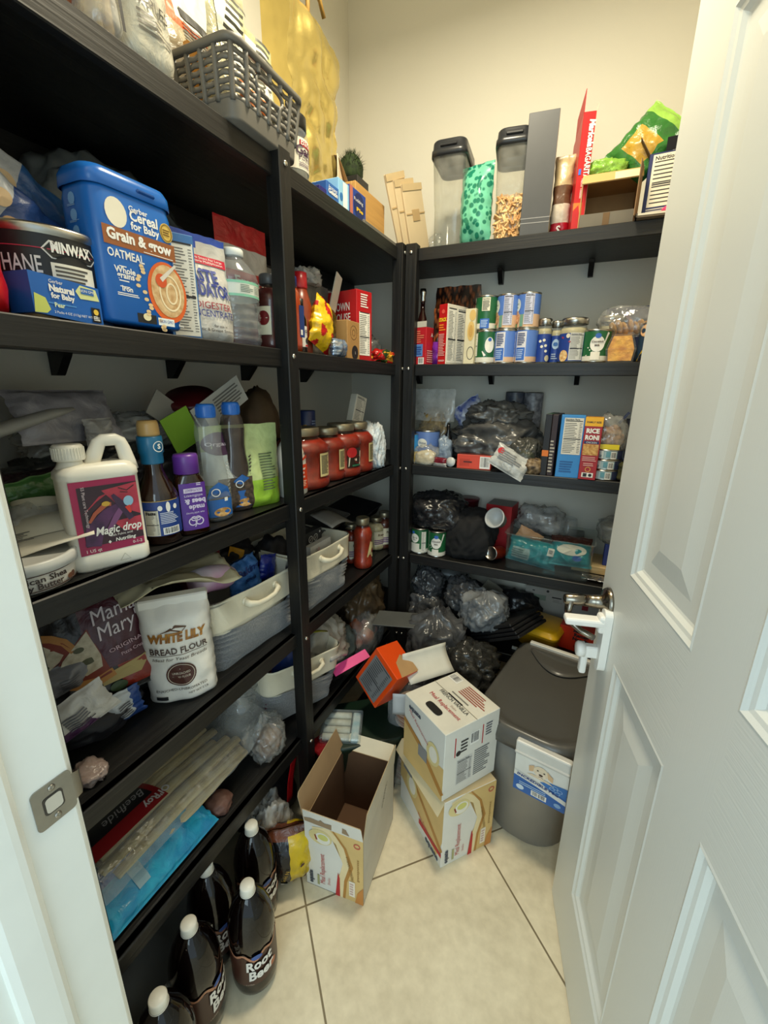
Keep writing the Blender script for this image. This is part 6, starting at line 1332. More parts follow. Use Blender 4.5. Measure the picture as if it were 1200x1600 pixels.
# cartons
p, w_, h_ = stB(846, 856, 647, Z3, .006, .14)
def deco(b, w, d, h): b.face('front', w, d, h); b.rect(-w * .5, -h * .18, w * .5, -h * .08, col('#e0782a')); b.pop()
put(carton(w_, .14, h_, {'all': '#1a1a1e', 'top': '#1f4a2a'}, deco), 'dark_carton', 'narrow black carton with orange band on the third back shelf', 'box', p, radians(-6))
p, w_, h_ = stB(856, 865, 648, Z3, .008, .14)
def deco(b, w, d, h): b.face('front', w, d, h); b.lines(-w * .4, -h * .45, w * .4, h * .1, 10, col('#b0a89a'), 2); b.pop()
put(carton(w_, .14, h_, {'all': '#2c1a1c'}, deco), 'dark_carton', 'narrow dark carton with small print beside the blue nutrition box', 'box', p, radians(-5))
p, w_, h_ = stB(866, 902, 648, Z3, .004, .06); h_ = zAt(p.x, .004, 649) - Z3
def deco(b, w, d, h): b.face('front', w, d, h); b.facts(-w * .36, -h * .12, w * .44, h * .46, 7, col('#ded9cb')); b.lines(-w * .36, -h * .42, w * .36, -h * .22, 5, col('#1a5a9a'), 5); b.pop()
put(carton(w_, .06, h_, {'all': '#2f86cc'}, deco), 'rice_box', 'bright blue box with white nutrition table on the third back shelf', 'box', p, radians(2))
p, w_, h_ = stB(903, 930, 652, Z3, -.004, .045)
def deco(b, w, d, h):
    b.face('front', w, d, h); b.rect(-w * .5, h * .36, w * .5, h * .5, col('#f0b41c')); b.text('FAMILY SIZE', 0, h * .41, .008, col('ink'), -.0012, fit=w * .8, bold=.02); b.text('RICE', 0, h * .255, .020, col('white'), bold=.05, fit=w * .74); b.text('RONI', 0, h * .15, .020, col('white'), bold=.05, fit=w * .78); b.rect(-w * .42, h * .085, w * .42, h * .125, col('navy')); b.text('CHICKEN', 0, h * .09, .008, col('white'), -.0014, fit=w * .6)
    b.rect(-w * .44, -h * .10, w * .44, h * .075, mat('#d8b06a', .6, second='#b07a3a', scale=120)); b.lines(-w * .4, -h * .20, w * .4, -h * .12, 3, col('#e0a098'), 2, ragged=.1); b.lines(-w * .3, -h * .28, w * .3, -h * .22, 2, col('#e0a098'), 4); b.ring(0, -h * .33, w * .16, w * .16, .002, col('#e8b04a')); b.rect(-w * .32, -h * .46, w * .34, -h * .385, col('white')); b.rect(-w * .24, -h * .45, -w * .02, -h * .395, col('ink'), -.0012); b.disc(w * .17, -h * .422, w * .1, w * .1, col('ink'), -.0012); b.pop()
put(carton(w_, .045, h_, {'all': '#a3161e', 'top': '#c98a1c'}, deco), 'rice_dinner_box', 'dark red boxed rice dinner beside the bright blue box', 'box', p, radians(-3))
def lab_t(b, r, h): label_tube(b, r, .003, h - .003, mat('#9cb6be', .4)); b.warp = cyl_warp(r, .0009); b.rect(-.036, h * .12, -.008, h * .86, col('#c9d2d0')); b.lines(-.034, h * .2, -.012, h * .78, 4, col('#3a5a66'), 2, -.0014); b.rect(.000, h * .3, .012, h * .8, col('#5f97a8')); b.barcode(.014, h * .12, .030, h * .8, 3); b.rect(.034, h * .1, .06, h * .9, mat('#1f2a4a', .4))
rT = abs(xB(969, .03, Z3 + .03) - xB(921, .03, Z3 + .03)) / 2; xT = (xB(969, .03, Z3 + .03) + xB(921, .03, Z3 + .03)) / 2; hT = (zAt(xT, .0, 703) - Z3) / 3
for k, w3 in enumerate(('bottom', 'middle', 'top')): tin_can(rT, hT - .0003, lab_t, 'tuna_can', w3 + ' can in the stack of three pale blue tuna cans', 'can', (xT + .001 * k, .008 + rT, Z3 + hT * k), radians(-15 + 4 * k), 'stack of tuna cans')
t = thing('cookie_bag', 'clear zip bag of brown cookies with a yellow card on the tuna cans', 'bag', (xT + .002, .05, Z3 + 3 * hT), 0)
b = MB(); blob(b, .075, .055, .075, mat('#6a4a34', .7, second='#b08a64', scale=45, bump=.5), 141, .15, .12); b.obj('cookies', t)
b = MB(); blob(b, .095, .07, .11, BAGC, 142, .15, .08); b.obj('bag_film', t)
b = MB(); b.box(-.032, -.036, .0, .030, -.034, .016, mat('#e0cc1c', .4)); b.obj('yellow_card', t)
b = MB(); b.at(.03, -.01, .10, ry=.6); b.box(-.004, -.003, -.02, .004, .003, .025, mat('#2c3350', .4)); b.pop(); b.obj('zip', t)
p, w_, h_ = stB(968, 1000, 656, Z3, .11, .06); w_ = .11; hh = h_
def deco(b, w, d, h): b.face('front', w, d, h); b.disc(-w * .12, h * .22, w * .22, h * .14, mat('#8a8a92', .5)); b.text('pudding', -w * .12, h * .21, .010, col('ink'), -.0014); b.rect(w * .25, -h * .4, w * .48, h * .4, col('#7a86a8')); b.pop()
put(carton(w_, .06, hh, {'all': '#24263a'}, deco), 'navy_box', 'dark navy carton with grey oval behind the tuna cans', 'box', (p.x + .02, p.y, Z3), 0)
sauce_jar(.030, .078, 'relish_jar', 'small jar with pale label and dark lid beside the door edge', (xB(978, .02, Z3), .03, Z3), radians(-30), None, '#4a4a2a', mat('#26304a', .3), True)
# ================================================================== FOURTH SHELF, left wall
Z4 = LV[4]
FAB = mat('#8b8c8d', .95, var=.28, scale=260, bump=.25, bscale=240, sheen=.3); CRM = mat('#e0d8c0', .6, var=.06, bump=.08, bscale=200)
def fabric_basket(label, loc, rz, L_, D_, H_, rx=0., ry=0.):
    t = thing('fabric_basket', label, 'basket', loc, rz, 'grey and cream fabric baskets', rx, ry)
    hb = H_ * .58
    def sag(z, j): return 0
    b = MB(); n = 8; R = []
    for i in range(9):
        z = hb * i / 8; k = .90 + .08 * i / 8; R.append([(x + .004 * nz(x * 18, z * 30, 1 + L_), y + .007 * nz(x * 14, z * 22, 3 + L_) * (1 if y < 0 else .3), z) for x, y in [(p.x, p.y) for p in dense(rbox_pts(L_ * k, D_ * k, .03, 4))]])
    b.rings(R, FAB, True, True, False); b.obj('fabric_body', t)
    b = MB(); R = []
    for z, k in ((hb - .002, .985), (hb, .992), (hb + .004, .992), (H_ - .008, 1.0), (H_ - .006, 1.012), (H_, 1.012), (H_ + .002, 1.004), (H_, .985), (hb, .945), (hb * .3, .87)):
        R.append([(p.x, p.y + (.003 * nz(p.x * 10, z * 10, 2) if p.y < 0 else 0), z + .004 * nz(p.x * 8, p.y * 8, L_)) for p in dense(rbox_pts(L_ * k, D_ * k, .032, 4))])
    b.rings(R, CRM, True, False, False); b.obj('cream_band', t)
    b = MB(); zc = H_ * .86; b.tube([(-.055, -D_ / 2 - .001, zc - .002), (-.052, -D_ / 2 - .014, zc - .006), (-.03, -D_ / 2 - .020, zc - .013), (0, -D_ / 2 - .021, zc - .015), (.03, -D_ / 2 - .020, zc - .013), (.052, -D_ / 2 - .014, zc - .006), (.055, -D_ / 2 - .001, zc - .002)], [.008, .0075, .006, .006, .006, .0075, .008], CRM, 10, 1.3)
    for sx in (-1, 1): b.at(sx * .055, -D_ / 2 + .001, zc, rx=pi / 2); b.lathe([(.010, 0), (.010, .003), (.006, .006), (.001, .006)], CRM, 14); b.pop()
    b.obj('handle', t); return t
def dense(P, step=.012):
    out = []
    for i in range(len(P)):
        a, c = Vector(P[i]), Vector(P[(i + 1) % len(P)]); n = max(1, int((c - a).length / step))
        for j in range(n): out.append(a.lerp(c, j / n))
    return out
fabric_basket('grey and cream fabric basket beside the white flour bag, left of the shelf post', (-.165, -.795, Z4), LEFT - .06, .33, .235, .185)
fabric_basket('grey and cream fabric basket holding printed boxes, right of the shelf post', (-.150, -.478, Z4), LEFT - .02, .285, .235, .185)
def inb(name, label, cat, px, py, x, build, rz=LEFT, ry=0., rx=0., dz=0.):
    q = onX(px, py, x); b = MB(); build(b); return put(b, name, label, cat, (q.x, q.y, q.z + dz), rz, None, rx, ry)
inb('pink_bottle', 'pink and white bottle lying in the left fabric basket', 'bottle', 335, 905, -.13, lambda b: b.tube([(-.06, 0, 0), (-.02, 0, .004), (.03, 0, .004), (.05, 0, .0), (.065, 0, -.008)], [.030, .033, .033, .026, .012], mat('#d79ac0', .35, second='#e8dfe4', scale=8), 20), LEFT, .25)
def bak(b):
    wr = pouch(b, .10, .10, .05, film('#4f7fb8', 1, .4, .5, second='#2f5f9c'), 151, 'sack', .008); b.warp = wr; b.text('Baking', 0, .066, .026, mat('#1f2f6a', .5), bold=.03, shear=.2, fit=.082); b.text('Soda', .0, .040, .020, mat('#1f2f6a', .5), bold=.03, shear=.2); b.warp = None
inb('baking_soda_bag', 'crumpled blue baking soda bag in the left fabric basket', 'bag', 385, 922, -.15, bak, LEFT - .1, -.15)
inb('red_carton', 'dark red carton standing at the back of the left fabric basket', 'box', 318, 925, -.225, lambda b: b.box(-.06, -.02, 0, .06, .02, .11, mat('#6a141c', .5), .002), LEFT, -.06)
inb('blue_packet', 'deep blue packet in the left fabric basket near the post', 'packet', 415, 905, -.13, lambda b: pouch(b, .07, .075, .03, film('#1a2a86', 1, .35, .5), 152, 'pillow', .006), LEFT, .3)
inb('black_pouch', 'black pouch and strap heaped in the back of the left fabric basket', 'bag', 425, 900, -.21, lambda b: blob(b, .16, .09, .13, mat('#17161a', .6), 153, .15, .08), LEFT)
inb('black_pouch', 'black fabric pouch behind the yellow tag in the left fabric basket', 'bag', 370, 895, -.25, lambda b: blob(b, .17, .07, .10, mat('#1c1a1e', .6), 154, .15, .08), LEFT)
inb('yellow_tag', 'yellow folded tag sticking up in the left fabric basket', 'tag', 370, 862, -.215, lambda b: (b.surf(lambda u, v: ((u - .5) * .05, .012 * u * (1 - u) * 4, (v - .5) * .03 - .01 * u), 6, 3, mat('#d99a1c', .5), .001)), LEFT - .3, .3)
def kb(b):
    b.box(-.05, -.014, 0, .05, .014, .095, mat('#222226', .4)); b.at(0, -.014, 0)
    for ix in (-.018, .012):
        for iz in (.040, .068): b.ring(ix, iz, .0125, .0125, .002, col('white')); b.band([(ix - .005, iz - .005), (ix + .005, iz + .005)], .002, col('white'))
    b.disc(.038, .082, .004, .004, col('white')); b.pop()
inb('appliance_box', 'black box with four round white symbols in the right fabric basket', 'box', 486, 868, -.15, kb, LEFT)
def wb(b):
    b.box(-.048, -.012, 0, .048, .012, .085, mat('#b9b6b0', .5)); b.at(0, -.012, 0)
    for ix in (-.036, -.027):
        for iz in (.060, .070): b.ring(ix, iz, .004, .004, .0012, col('ink'))
    b.disc(.032, .062, .004, .005, col('ink')); b.lines(-.04, .03, .02, .04, 1, col('#8a8a88'), 2); b.pop()
inb('white_box', 'pale grey box with small ring symbols in the right fabric basket', 'box', 519, 868, -.15, wb, LEFT)
def wb2(b): b.box(-.06, -.010, 0, .06, .010, .05, mat('#c4c1ba', .5)); b.at(-.02, -.010, .03); b.ring(-.006, 0, .005, .005, .0014, col('ink')); b.ring(.006, 0, .005, .005, .0014, col('red')); b.pop()
inb('white_box', 'low white box with two ring symbols at the front of the right fabric basket', 'box', 498, 868, -.075, wb2, LEFT)
# white flour bag
t = thing('flour_bag', 'white paper bag of bread flour with brown seal standing at the shelf edge', 'bag', (-.098, -1.022, Z4), radians(50)); hf = zAt(-.075, -1.05, 944) - Z4
FL = mat('#e6e2d8', .6, var=.06, bump=.15, bscale=40); w_ = .142
b = MB(); wr = pouch(b, w_, hf, .088, FL, 155, 'sack', .007, 13, 36, 44); b.box(-w_ * .48, -.014, hf * .93, w_ * .49, .014, hf * 1.02, mat('#e4e0d6', .6), .003); b.obj('paper_bag', t)
b = MB(); b.warp = wr; BR = mat('#7a4a1c', .5, second='#b07a30', scale=60)
b.text('WHITE LILY', .002, hf * .655, .028, BR, -.0015, bold=.06, shear=.12, fit=w_ * .80); b.band([(-.02, hf * .76), (.0, hf * .80), (.02, hf * .775), (.01, hf * .73)], [.002, .006, .004, .002], mat('#5a3a20', .5)); b.band([(-.03, hf * .745), (-.01, hf * .775), (.008, hf * .74)], [.001, .004, .002], mat('#5a3a20', .5))
b.text('BREAD FLOUR', .002, hf * .535, .020, col('#4a3a34'), -.0015, bold=.02, fit=w_ * .80); b.rect(-w_ * .4, hf * .515, w_ * .4, hf * .520, col('#4a3a34')); b.text('Ideal for Yeast Breads', .002, hf * .465, .0105, col('#4a3a34'), -.0015, shear=.2, fit=w_ * .76)
b.disc(0, hf * .31, .030, .029, mat('#4a241a', .5), -.0012, 30); b.ring(0, hf * .31, .027, .026, .0012, col('#d8ccb8'), -.002); b.text('UNBLEACHED', 0, hf * .318, .0075, col('#d8ccb8'), -.002, fit=.036); b.text('BREAD FLOUR', 0, hf * .278, .0075, col('#d8ccb8'), -.002, fit=.036); b.lines(-.012, hf * .36, .012, hf * .39, 1, col('#d8ccb8'), 3, ragged=0)
b.text('ENRICHED-UNBROMATED', -.002, hf * .145, .0085, col('#4a4440'), -.0015, fit=w_ * .72); b.text('NET WT 5 LB', .03, hf * .10, .007, col('#4a4440'), -.0015); b.rect(-.055, hf * .06, -.032, hf * .095, col('ink')); b.warp = None; b.obj('print', t)
b = MB(); b.face('right', w_, .088, hf); b.lines(-.03, -hf * .40, .03, hf * .30, 18, col('#8a8a84'), 5, -.001); b.pop(); b.obj('side_print', t)
# cream cloth over the flour
q = onX(245, 935, -.10); b = MB(); b.surf(lambda u, v: ((u - .5) * .28, (v - .5) * .16, .022 * sin(u * 5 + v * 2) * (1 - .4 * v) + .012 * ridge(u * 3, v * 6, 2) - .02 * abs(u - .6)), 26, 14, mat('#cfc4a0', .85, var=.1), .002)
put(b, 'cream_cloth', 'folded cream cloth bag behind the flour, under the third shelf', 'cloth', (-.165, -.965, Z4 + .262), LEFT - .2, None, radians(12), radians(4))
b = MB(); blob(b, .26, .15, .20, mat('#121113', .7), 157, .1, .06); put(b, 'black_bag', 'black bag behind the flour holding up the cream cloth', 'bag', (-.235, -.99, Z4), LEFT)
# pizza-crust pack and the packs beneath it
t = thing('pizza_crust_pack', 'maroon pizza crust pack with pizza slice pictures behind the flour', 'pack', (-.150, -1.160, Z4 + .055), LEFT - .42, None, radians(-14), radians(-5)); w_, h_ = .235, .215
b = MB(); wr = pouch(b, w_, h_, .03, lambda u, v, s: film('#4a1220', 1, .3, .25) if u > .47 and v > .30 else (film('#8a2a1c', 1, .3, .3) if u > .66 and v > .06 else film('#1a1412', 1, .3, .3)), 158, 'pillow', .003, nu=40, nv=36); b.obj('pack', t)
b = MB(); b.warp = wr; CR, CH, TS = mat('#b0783a', .6), mat('#c9bfa6', .5, second='#a89a80', scale=60), mat('#7a2a14', .5)
def slice_(cx, cz, s, a):
    def P(x, z): return (cx + s * (x * cos(a) - z * sin(a)), cz + s * (x * sin(a) + z * cos(a)))
    b.poly([P(0, 1.0), P(-.58, .0), P(-.3, -.16), P(.3, -.16), P(.58, .0)], TS, -.0008); b.band([P(-.62, .02), P(-.32, -.18), P(0, -.23), P(.32, -.18), P(.62, .02)], s * .20, CR, -.0012); b.poly([P(0, .95), P(-.36, .34), P(-.40, .14), P(-.1, .05), P(.1, -.02), P(.38, .16), P(.32, .42)], CH, -.0019); b.disc(*P(.1, .3), s * .14, s * .07, mat('#4a4a2a', .5), -.0024); b.disc(*P(-.1, .55), s * .1, s * .06, mat('#4a4a2a', .5), -.0024)
slice_(-.062, .150, .070, 2.6); slice_(-.028, .075, .090, -.35)
b.text('Mama', .055, .165, .042, col('#d8ccd0'), -.0016, shear=.25, rot=.12, fit=.082); b.text("Mary's", .062, .132, .042, col('#d8ccd0'), -.0016, shear=.25, rot=.12, fit=.090); b.text('ORIGINAL', .062, .100, .012, col('#c9a8b0'), -.0016, rot=.12, fit=.07); b.text('Pizza Crust', .068, .085, .010, col('#c9a8b0'), -.0016, rot=.12)
b.poly([(.0, .055), (.09, .068), (.11, .080), (.07, .035), (.0, .035)], mat('#a8935c', .6), -.0012); b.disc(.025, .022, .016, .011, mat('#3a4a2a', .5), -.0012); b.warp = None; b.obj('print', t)
def pk(px, py, x, w, h, d, mf, nm, lab, seed, rz, ry, rx=0.):
    q = onX(px, py, x); b = MB(); wr = pouch(b, w, h, d, mf, seed, 'pillow', .006); b.warp = wr; b.lines(w * .02, h * .25, w * .3, h * .7, 6, col('#5a5a60'), seed); b.warp = None; put(b, nm, lab, 'packet', q, rz, None, rx, ry)
pk(190, 1128, -.13, .10, .07, .03, lambda u, v, s: film('#2a4a8c', 1, .3, .5) if u > .8 or v < .2 else film('#c9cccc', 1, .3, .4), 'white_packet', 'white and blue packet with barcode under the pizza crust pack', 161, LEFT - .35, -.12)
pk(210, 1078, -.19, .06, .075, .02, film('#bcc8d0', 1, .3, .4), 'white_packet', 'small white packet with barcode behind the flour bag', 162, LEFT - .3, 0, radians(-8))
pk(118, 1150, -.10, .17, .075, .03, lambda u, v, s: film('#c8c4bc', 1, .3, .4) if v > .3 or u > .75 else film('#4a2a4e', 1, .3, .4), 'purple_packet', 'white packet with purple panel under the pizza crust pack near the jamb', 163, LEFT - .4, -.38)
pk(95, 1085, -.19, .13, .06, .05, film('#8a8a90', .9, .25, .6), 'grey_bag', 'grey clear bag beneath the left edge of the pizza crust pack', 164, LEFT - .3, -.1)
b = MB(); blob(b, .05, .06, .025, film('#98867f', .95, .3, .6), 165, .2, .12); put(b, 'crumpled_paper', 'crumpled pinkish wrapper on the fourth shelf beside the door jamb', 'paper', (-.060, -1.262, Z4), LEFT)
b = MB(); blob(b, .16, .12, .06, mat('#15141a', .6), 166, .1, .06); put(b, 'dark_packet', 'dark packet under the white packets on the fourth shelf', 'packet', (-.17, -1.17, Z4), LEFT)
# jars at the far end and trays above them
for px, xf, pyt, lab, c_ in ((574, -.035, 809, 'waisted jar of red sauce at the far end of the fourth shelf', '#9a2a0e'), (594, -.075, 808, 'jar of pale cream sauce with purple-striped label behind the red waisted jar', '#cdbf98'), (607, -.05, 800, 'dark jar half hidden by the corner post on the fourth shelf', '#5a2a1c'), (556, -.10, 818, 'red sauce jar half hidden behind the right fabric basket', '#8a2a10')):
    y = yL(px, xf, Z4 + .05); hj = zAt(xf, y, pyt) - Z4
    def deco(b, r, h, c_=c_):
        if c_ == '#9a2a0e': b.poly([(-.004, h * .25), (.030, h * .22), (.032, h * .50), (.010, h * .56)], col('#d8c890'), -.0006); b.disc(.022, h * .36, .007, .010, col('#7a1a1a'), -.0012)
        else: b.rect(-.03, h * .15, .03, h * .6, mat('#d8cfb4', .5), -.0004); b.text('Prego', .004, h * .46, .014, col('#5a3a1c'), -.0012, bold=.03); b.lines(-.028, h * .2, .028, h * .36, 3, mat('#6a3a7a', .5), 2, -.0010, ragged=0)
    sauce_jar(.037, hj, 'sauce_jar', lab, (xf - .02, y, Z4), LEFT - .5, 'sauce jars on the fourth shelf', c_, deco=deco, sq=2.2)
for i, (px, py, x, w, d, lab) in enumerate(((545, 800, -.20, .30, .17, 'black plastic tray lying under the third shelf above the sauce jars'), (500, 812, -.22, .20, .15, 'dark grey tray lying behind the right fabric basket'))):
    b = MB(); tubr(b, [(0, w * .9, d * .9), (.03, w, d), (.032, w + .012, d + .012), (.034, w, d), (.004, w * .88, d * .88)], .02, mat(('#1b1b1c', '#55534f')[i], .35), True, True); q = onX(px, py, x); put(b, 'plastic_tray', lab, 'tray', (x, q.y, q.z - .02), LEFT, None, radians(8), radians(-4))
b = MB(); blob(b, .22, .14, .155, mat('#1a191a', .55), 168, .12, .06); put(b, 'black_bag', 'black bag in the far corner of the fourth shelf under the plastic trays', 'bag', (-.27, -.20, Z4), LEFT)
q = onX(520, 805, -.13); b = MB(); b.surf(lambda u, v: ((u - .5) * .16, (v - .5) * .10, .012 * sin(4 * u)), 10, 5, mat('#8f8c86', .5), .0015); put(b, 'paper_tray', 'bent grey card tray sticking up behind the right fabric basket', 'tray', (q.x, q.y, q.z - .01), LEFT, None, radians(20), radians(6))

# ================================================================== FOURTH SHELF, back wall
BB = film('#2f2f31', .95, .22, .9, 12, second='#1c1c1e')
lc = {}
for px, p0, lab, f in ((652, 818, 'green and white can left of its twin under the black bag', lab_green('d')), (679, 823, 'green and white can facing front under the black bag, nearer the black cap', lab_green('c'))):
    x = xB(px, .02, Z4); tin_can(.0375, .112, f, 'food_can', lab, 'can', (x, .050 if px == 652 else .044, Z4), radians(-12), 'cans under the black bag')
b = MB(); blob(b, .25, .20, .145, BB, 171, .10, .07, 5, 2.4, 2.4); put(b, 'black_bag', 'shiny black plastic bag resting on the green and white cans', 'bag', (xB(683, .10, Z4 + .11), .115, Z4 + .1125), .2)
b = MB(); b.box(-.14, -.05, 0, .14, .05, .112, mat('#b58a4a', .6)); put(b, 'yellow_carton', 'tan carton against the wall under the maroon pudding cup', 'box', (xB(730, .28, Z4 + .1), .285, Z4), 0)
q = onY(731, 778, .26); b = MB(); b.lathe([(.038, 0), (.048, .085), (.050, .086), (.050, .090), (.001, .090)], mat('#571820', .4), 32); b.warp = cyl_warp(.0435, .001); b.text('Pudding', .0, .055, .013, col('#b09a90'), bold=.02); b.text('Chocolate', .0, .030, .014, col('#b09a90'), bold=.02); b.warp = None; put(b, 'pudding_tub', 'maroon tub with pale lettering at the wall of the fourth shelf', 'tub', (q.x, .275, Z4 + .113), 0)
p, w_, h_ = stB(756, 796, 771, Z4, .20, .11); put(carton(w_, .11, zAt(p.x, .2, 790) - Z4, {'all': '#b8242a', 'top': '#6a6560'}), 'red_box', 'red box with grey top behind the tilted white cup', 'box', (p.x, p.y, Z4), radians(-6))
# black cap (peaked) with strap
b = MB(); blob(b, .22, .17, zAt(xB(725, .05, Z4), .05, 800) - Z4, mat('#101012', .85, var=.2), 173, .07, .04, 5, 2.3, 2.0, True, 0, (.10, .1)); put(b, 'fabric_hat', 'soft black fabric hat heaped beside the green and white cans', 'hat', (xB(725, .08, Z4), .10, Z4), 0)
q = onY(784, 815, .06); b = MB(); b.lathe([(.030, 0), (.037, .045), (.041, .046), (.041, .050), (.037, .0505), (.034, .047), (.028, .004), (.001, .004)], mat('#bfc2c2', .4), 32, True, True); put(b, 'white_cup', 'white cup tipped sideways above the small orange can', 'cup', (q.x - .012, .085, q.z - .005), radians(-30), None, radians(62), radians(20))
q = onY(768, 842, .045); b = MB(); b.at(0, 0, 0, rx=radians(78)); b.lathe([(.026, -.08), (.027, -.078), (.027, -.004), (.0285, -.002), (.0285, 0), (.025, .001), (.024, -.003), (.001, -.003)], lambda i, j: mat('#c23a1c', .4) if i < 2 else TIN, 32); b.pop(); put(b, 'small_can', 'small orange can lying on its side with its silver end forward', 'can', (q.x, .05, Z4 + .0425), radians(-20))
p, w_, h_ = stB(786, 922, 832, Z4, .010, .20); x0 = p.x; hbin = zAt(p.x - .1, .01, 838) - Z4
t = thing('clear_bin', 'clear plastic bin holding teal rice bags on the fourth back shelf', 'bin', (x0, .115, Z4), radians(-2)); BN = clear('#dfe8e6', .05, .05, .1, 20)
b = MB(); tubr(b, [(0, w_ * .96, .19), (.004, w_ * .97, .192), (hbin, w_, .205), (hbin, w_ + .012, .215), (hbin + .003, w_ + .012, .215), (hbin + .003, w_ - .004, .20), (.006, w_ * .96, .185)], .018, BN, True, True); b.obj('bin', t)

b = MB(); wr = pouch(b, .19, .10, .05, lambda u, v, s: film('#26a0ac', 1, .2, .5, second='#1a7f8c') if not (.08 < u < .45 and .15 < v < .6) else film('#a9c2c0', 1, .25, .4), 174, 'pillow', .007); b.warp = wr; b.lines(-.075, .02, -.01, .055, 4, col('#5a7a7c'), 2); b.rect(.055, .055, .078, .085, col('white')); b.barcode(.058, .06, .075, .08, 2, y=-.0014); b.warp = None
put(b, 'rice_bag', 'shiny teal rice bag with its white table forward in the clear bin', 'bag', (x0 - .065, .075, Z4 + .012), radians(-3), 'teal rice bags in the clear bin', radians(-14), radians(6))
b = MB(); wr = pouch(b, .15, .12, .06, lambda u, v, s: film('#1f97a4', 1, .2, .5) if v < .72 else film('#5a3a34', .9, .25, .5), 175, 'pillow', .007); b.warp = wr; b.disc(.0, .055, .052, .022, col('#e6e2d6'), -.0014); b.at(0, 0, .056, ry=pi); b.text('Jasmine', 0, -.001, .019, col('#3a2a2a'), -.0024, bold=.02); b.text('Rice', 0, -.016, .012, col('#3a2a2a'), -.0024); b.pop(); b.disc(.02, .025, .016, .010, col('#2a5fb0'), -.0014); b.warp = None
put(b, 'rice_bag', 'teal rice bag upside down with white oval in the right of the clear bin', 'bag', (x0 + .080, .065, Z4 + .035), radians(4), 'teal rice bags in the clear bin', radians(-38))
b = MB(); pouch(b, .20, .06, .05, film('#1d8d99', 1, .2, .5), 176, 'pillow', .006); put(b, 'rice_bag', 'teal bag lying flat at the bottom of the clear bin', 'bag', (x0 + .04, .12, Z4 + .010), radians(2), 'teal rice bags in the clear bin')
b = MB(); pouch(b, .10, .06, .02, mat('#c99a72', .5), 177, 'pillow', .004); put(b, 'tan_packet', 'tan packet edge behind the teal rice bag in the clear bin', 'packet', (x0 - .095, .115, Z4 + .085), radians(10), None, 0, .45)
q = onY(845, 825, .24); t = thing('clear_bag', 'clear bag of dark sausages behind the clear bin', 'bag', (q.x, .245, Z4 + .10), 0)
b = MB(); blob(b, .15, .09, .085, mat('#2a1c22', .4, second='#4a3a4a', scale=30), 178, .12, .1); b.obj('contents', t)
b = MB(); blob(b, .20, .12, .11, BAGF, 179, .15, .1); b.obj('bag_film', t)
b = MB(); b.box(-.15, -.045, 0, .15, .045, .100, mat('#57544e', .6), .003); put(b, 'grey_carton', 'grey carton at the wall behind the clear bin', 'box', (q.x + .02, .30, Z4), 0)
q = onY(888, 828, .22); b = MB(); b.lathe([(.034, 0), (.036, .003), (.028, .085), (.026, .086), (.025, .084)], PETC, 28); put(b, 'clear_cup', 'upturned clear plastic cup behind the clear bin', 'cup', (q.x, .20, q.z - .03), 0)
b = MB(); b.box(-.05, -.04, 0, .05, .04, onY(888, 828, .22).z - .03 - Z4, mat('#4e4a44', .6)); put(b, 'dark_carton', 'dark carton under the upturned clear cup', 'box', (q.x, .20, Z4), 0)
q = onY(950, 873, .16); zb = Z4 + .040
b = MB(); b.box(-.15, -.075, 0, .15, .075, .030, mat('#c2a06c', .6, second='#d8bd8c', scale=3, stretch=(3, 30, 30)), .002); put(b, 'wooden_board', 'pale wooden board on the fourth back shelf beside the door', 'board', (xB(960, .14, Z4), .16, Z4 + .012), radians(-3))
b = MB(); b.box(-.05, -.05, 0, .05, .05, .085, mat('#24388a', .4), .002); put(b, 'blue_box', 'blue box standing on the wooden board beside the door', 'box', (xB(958, .12, zb + .03) + .018, .16, Z4 + .0425), radians(-3))
b = MB(); tubr(b, [(0, .12, .11), (.055, .135, .125), (.055, .145, .135), (.066, .145, .135), (.070, .135, .125)], .03, clear('#c9ccc8', .35, .12), True, True); put(b, 'clear_tub', 'clear lidded tub in a plastic bag on top of the blue box', 'tub', (xB(958, .12, zb + .1) + .025, .165, Z4 + .128), 0)
b = MB(); blob(b, .16, .14, .095, BAGC, 181, .10, .06); put(b, 'clear_bag', 'clear plastic bag wrapped round the lidded tub', 'bag', (xB(958, .12, zb + .1) + .022, .165, Z4 + .128), 0)
b = MB(); b.surf(lambda u, v: ((u - .5) * .16, (v - .5) * .055, .006 + .006 * ridge(u * 9, v * 5, 3)), 30, 12, mat('#b9b9bb', .25, .9, bump=.6, bscale=50), .001); put(b, 'foil_sheet', 'crumpled silver foil in front of the wooden board', 'foil', (xB(945, .03, Z4), .050, Z4 + .002), radians(-3))

# ================================================================== FIFTH SHELF, left wall
Z5 = LV[5]
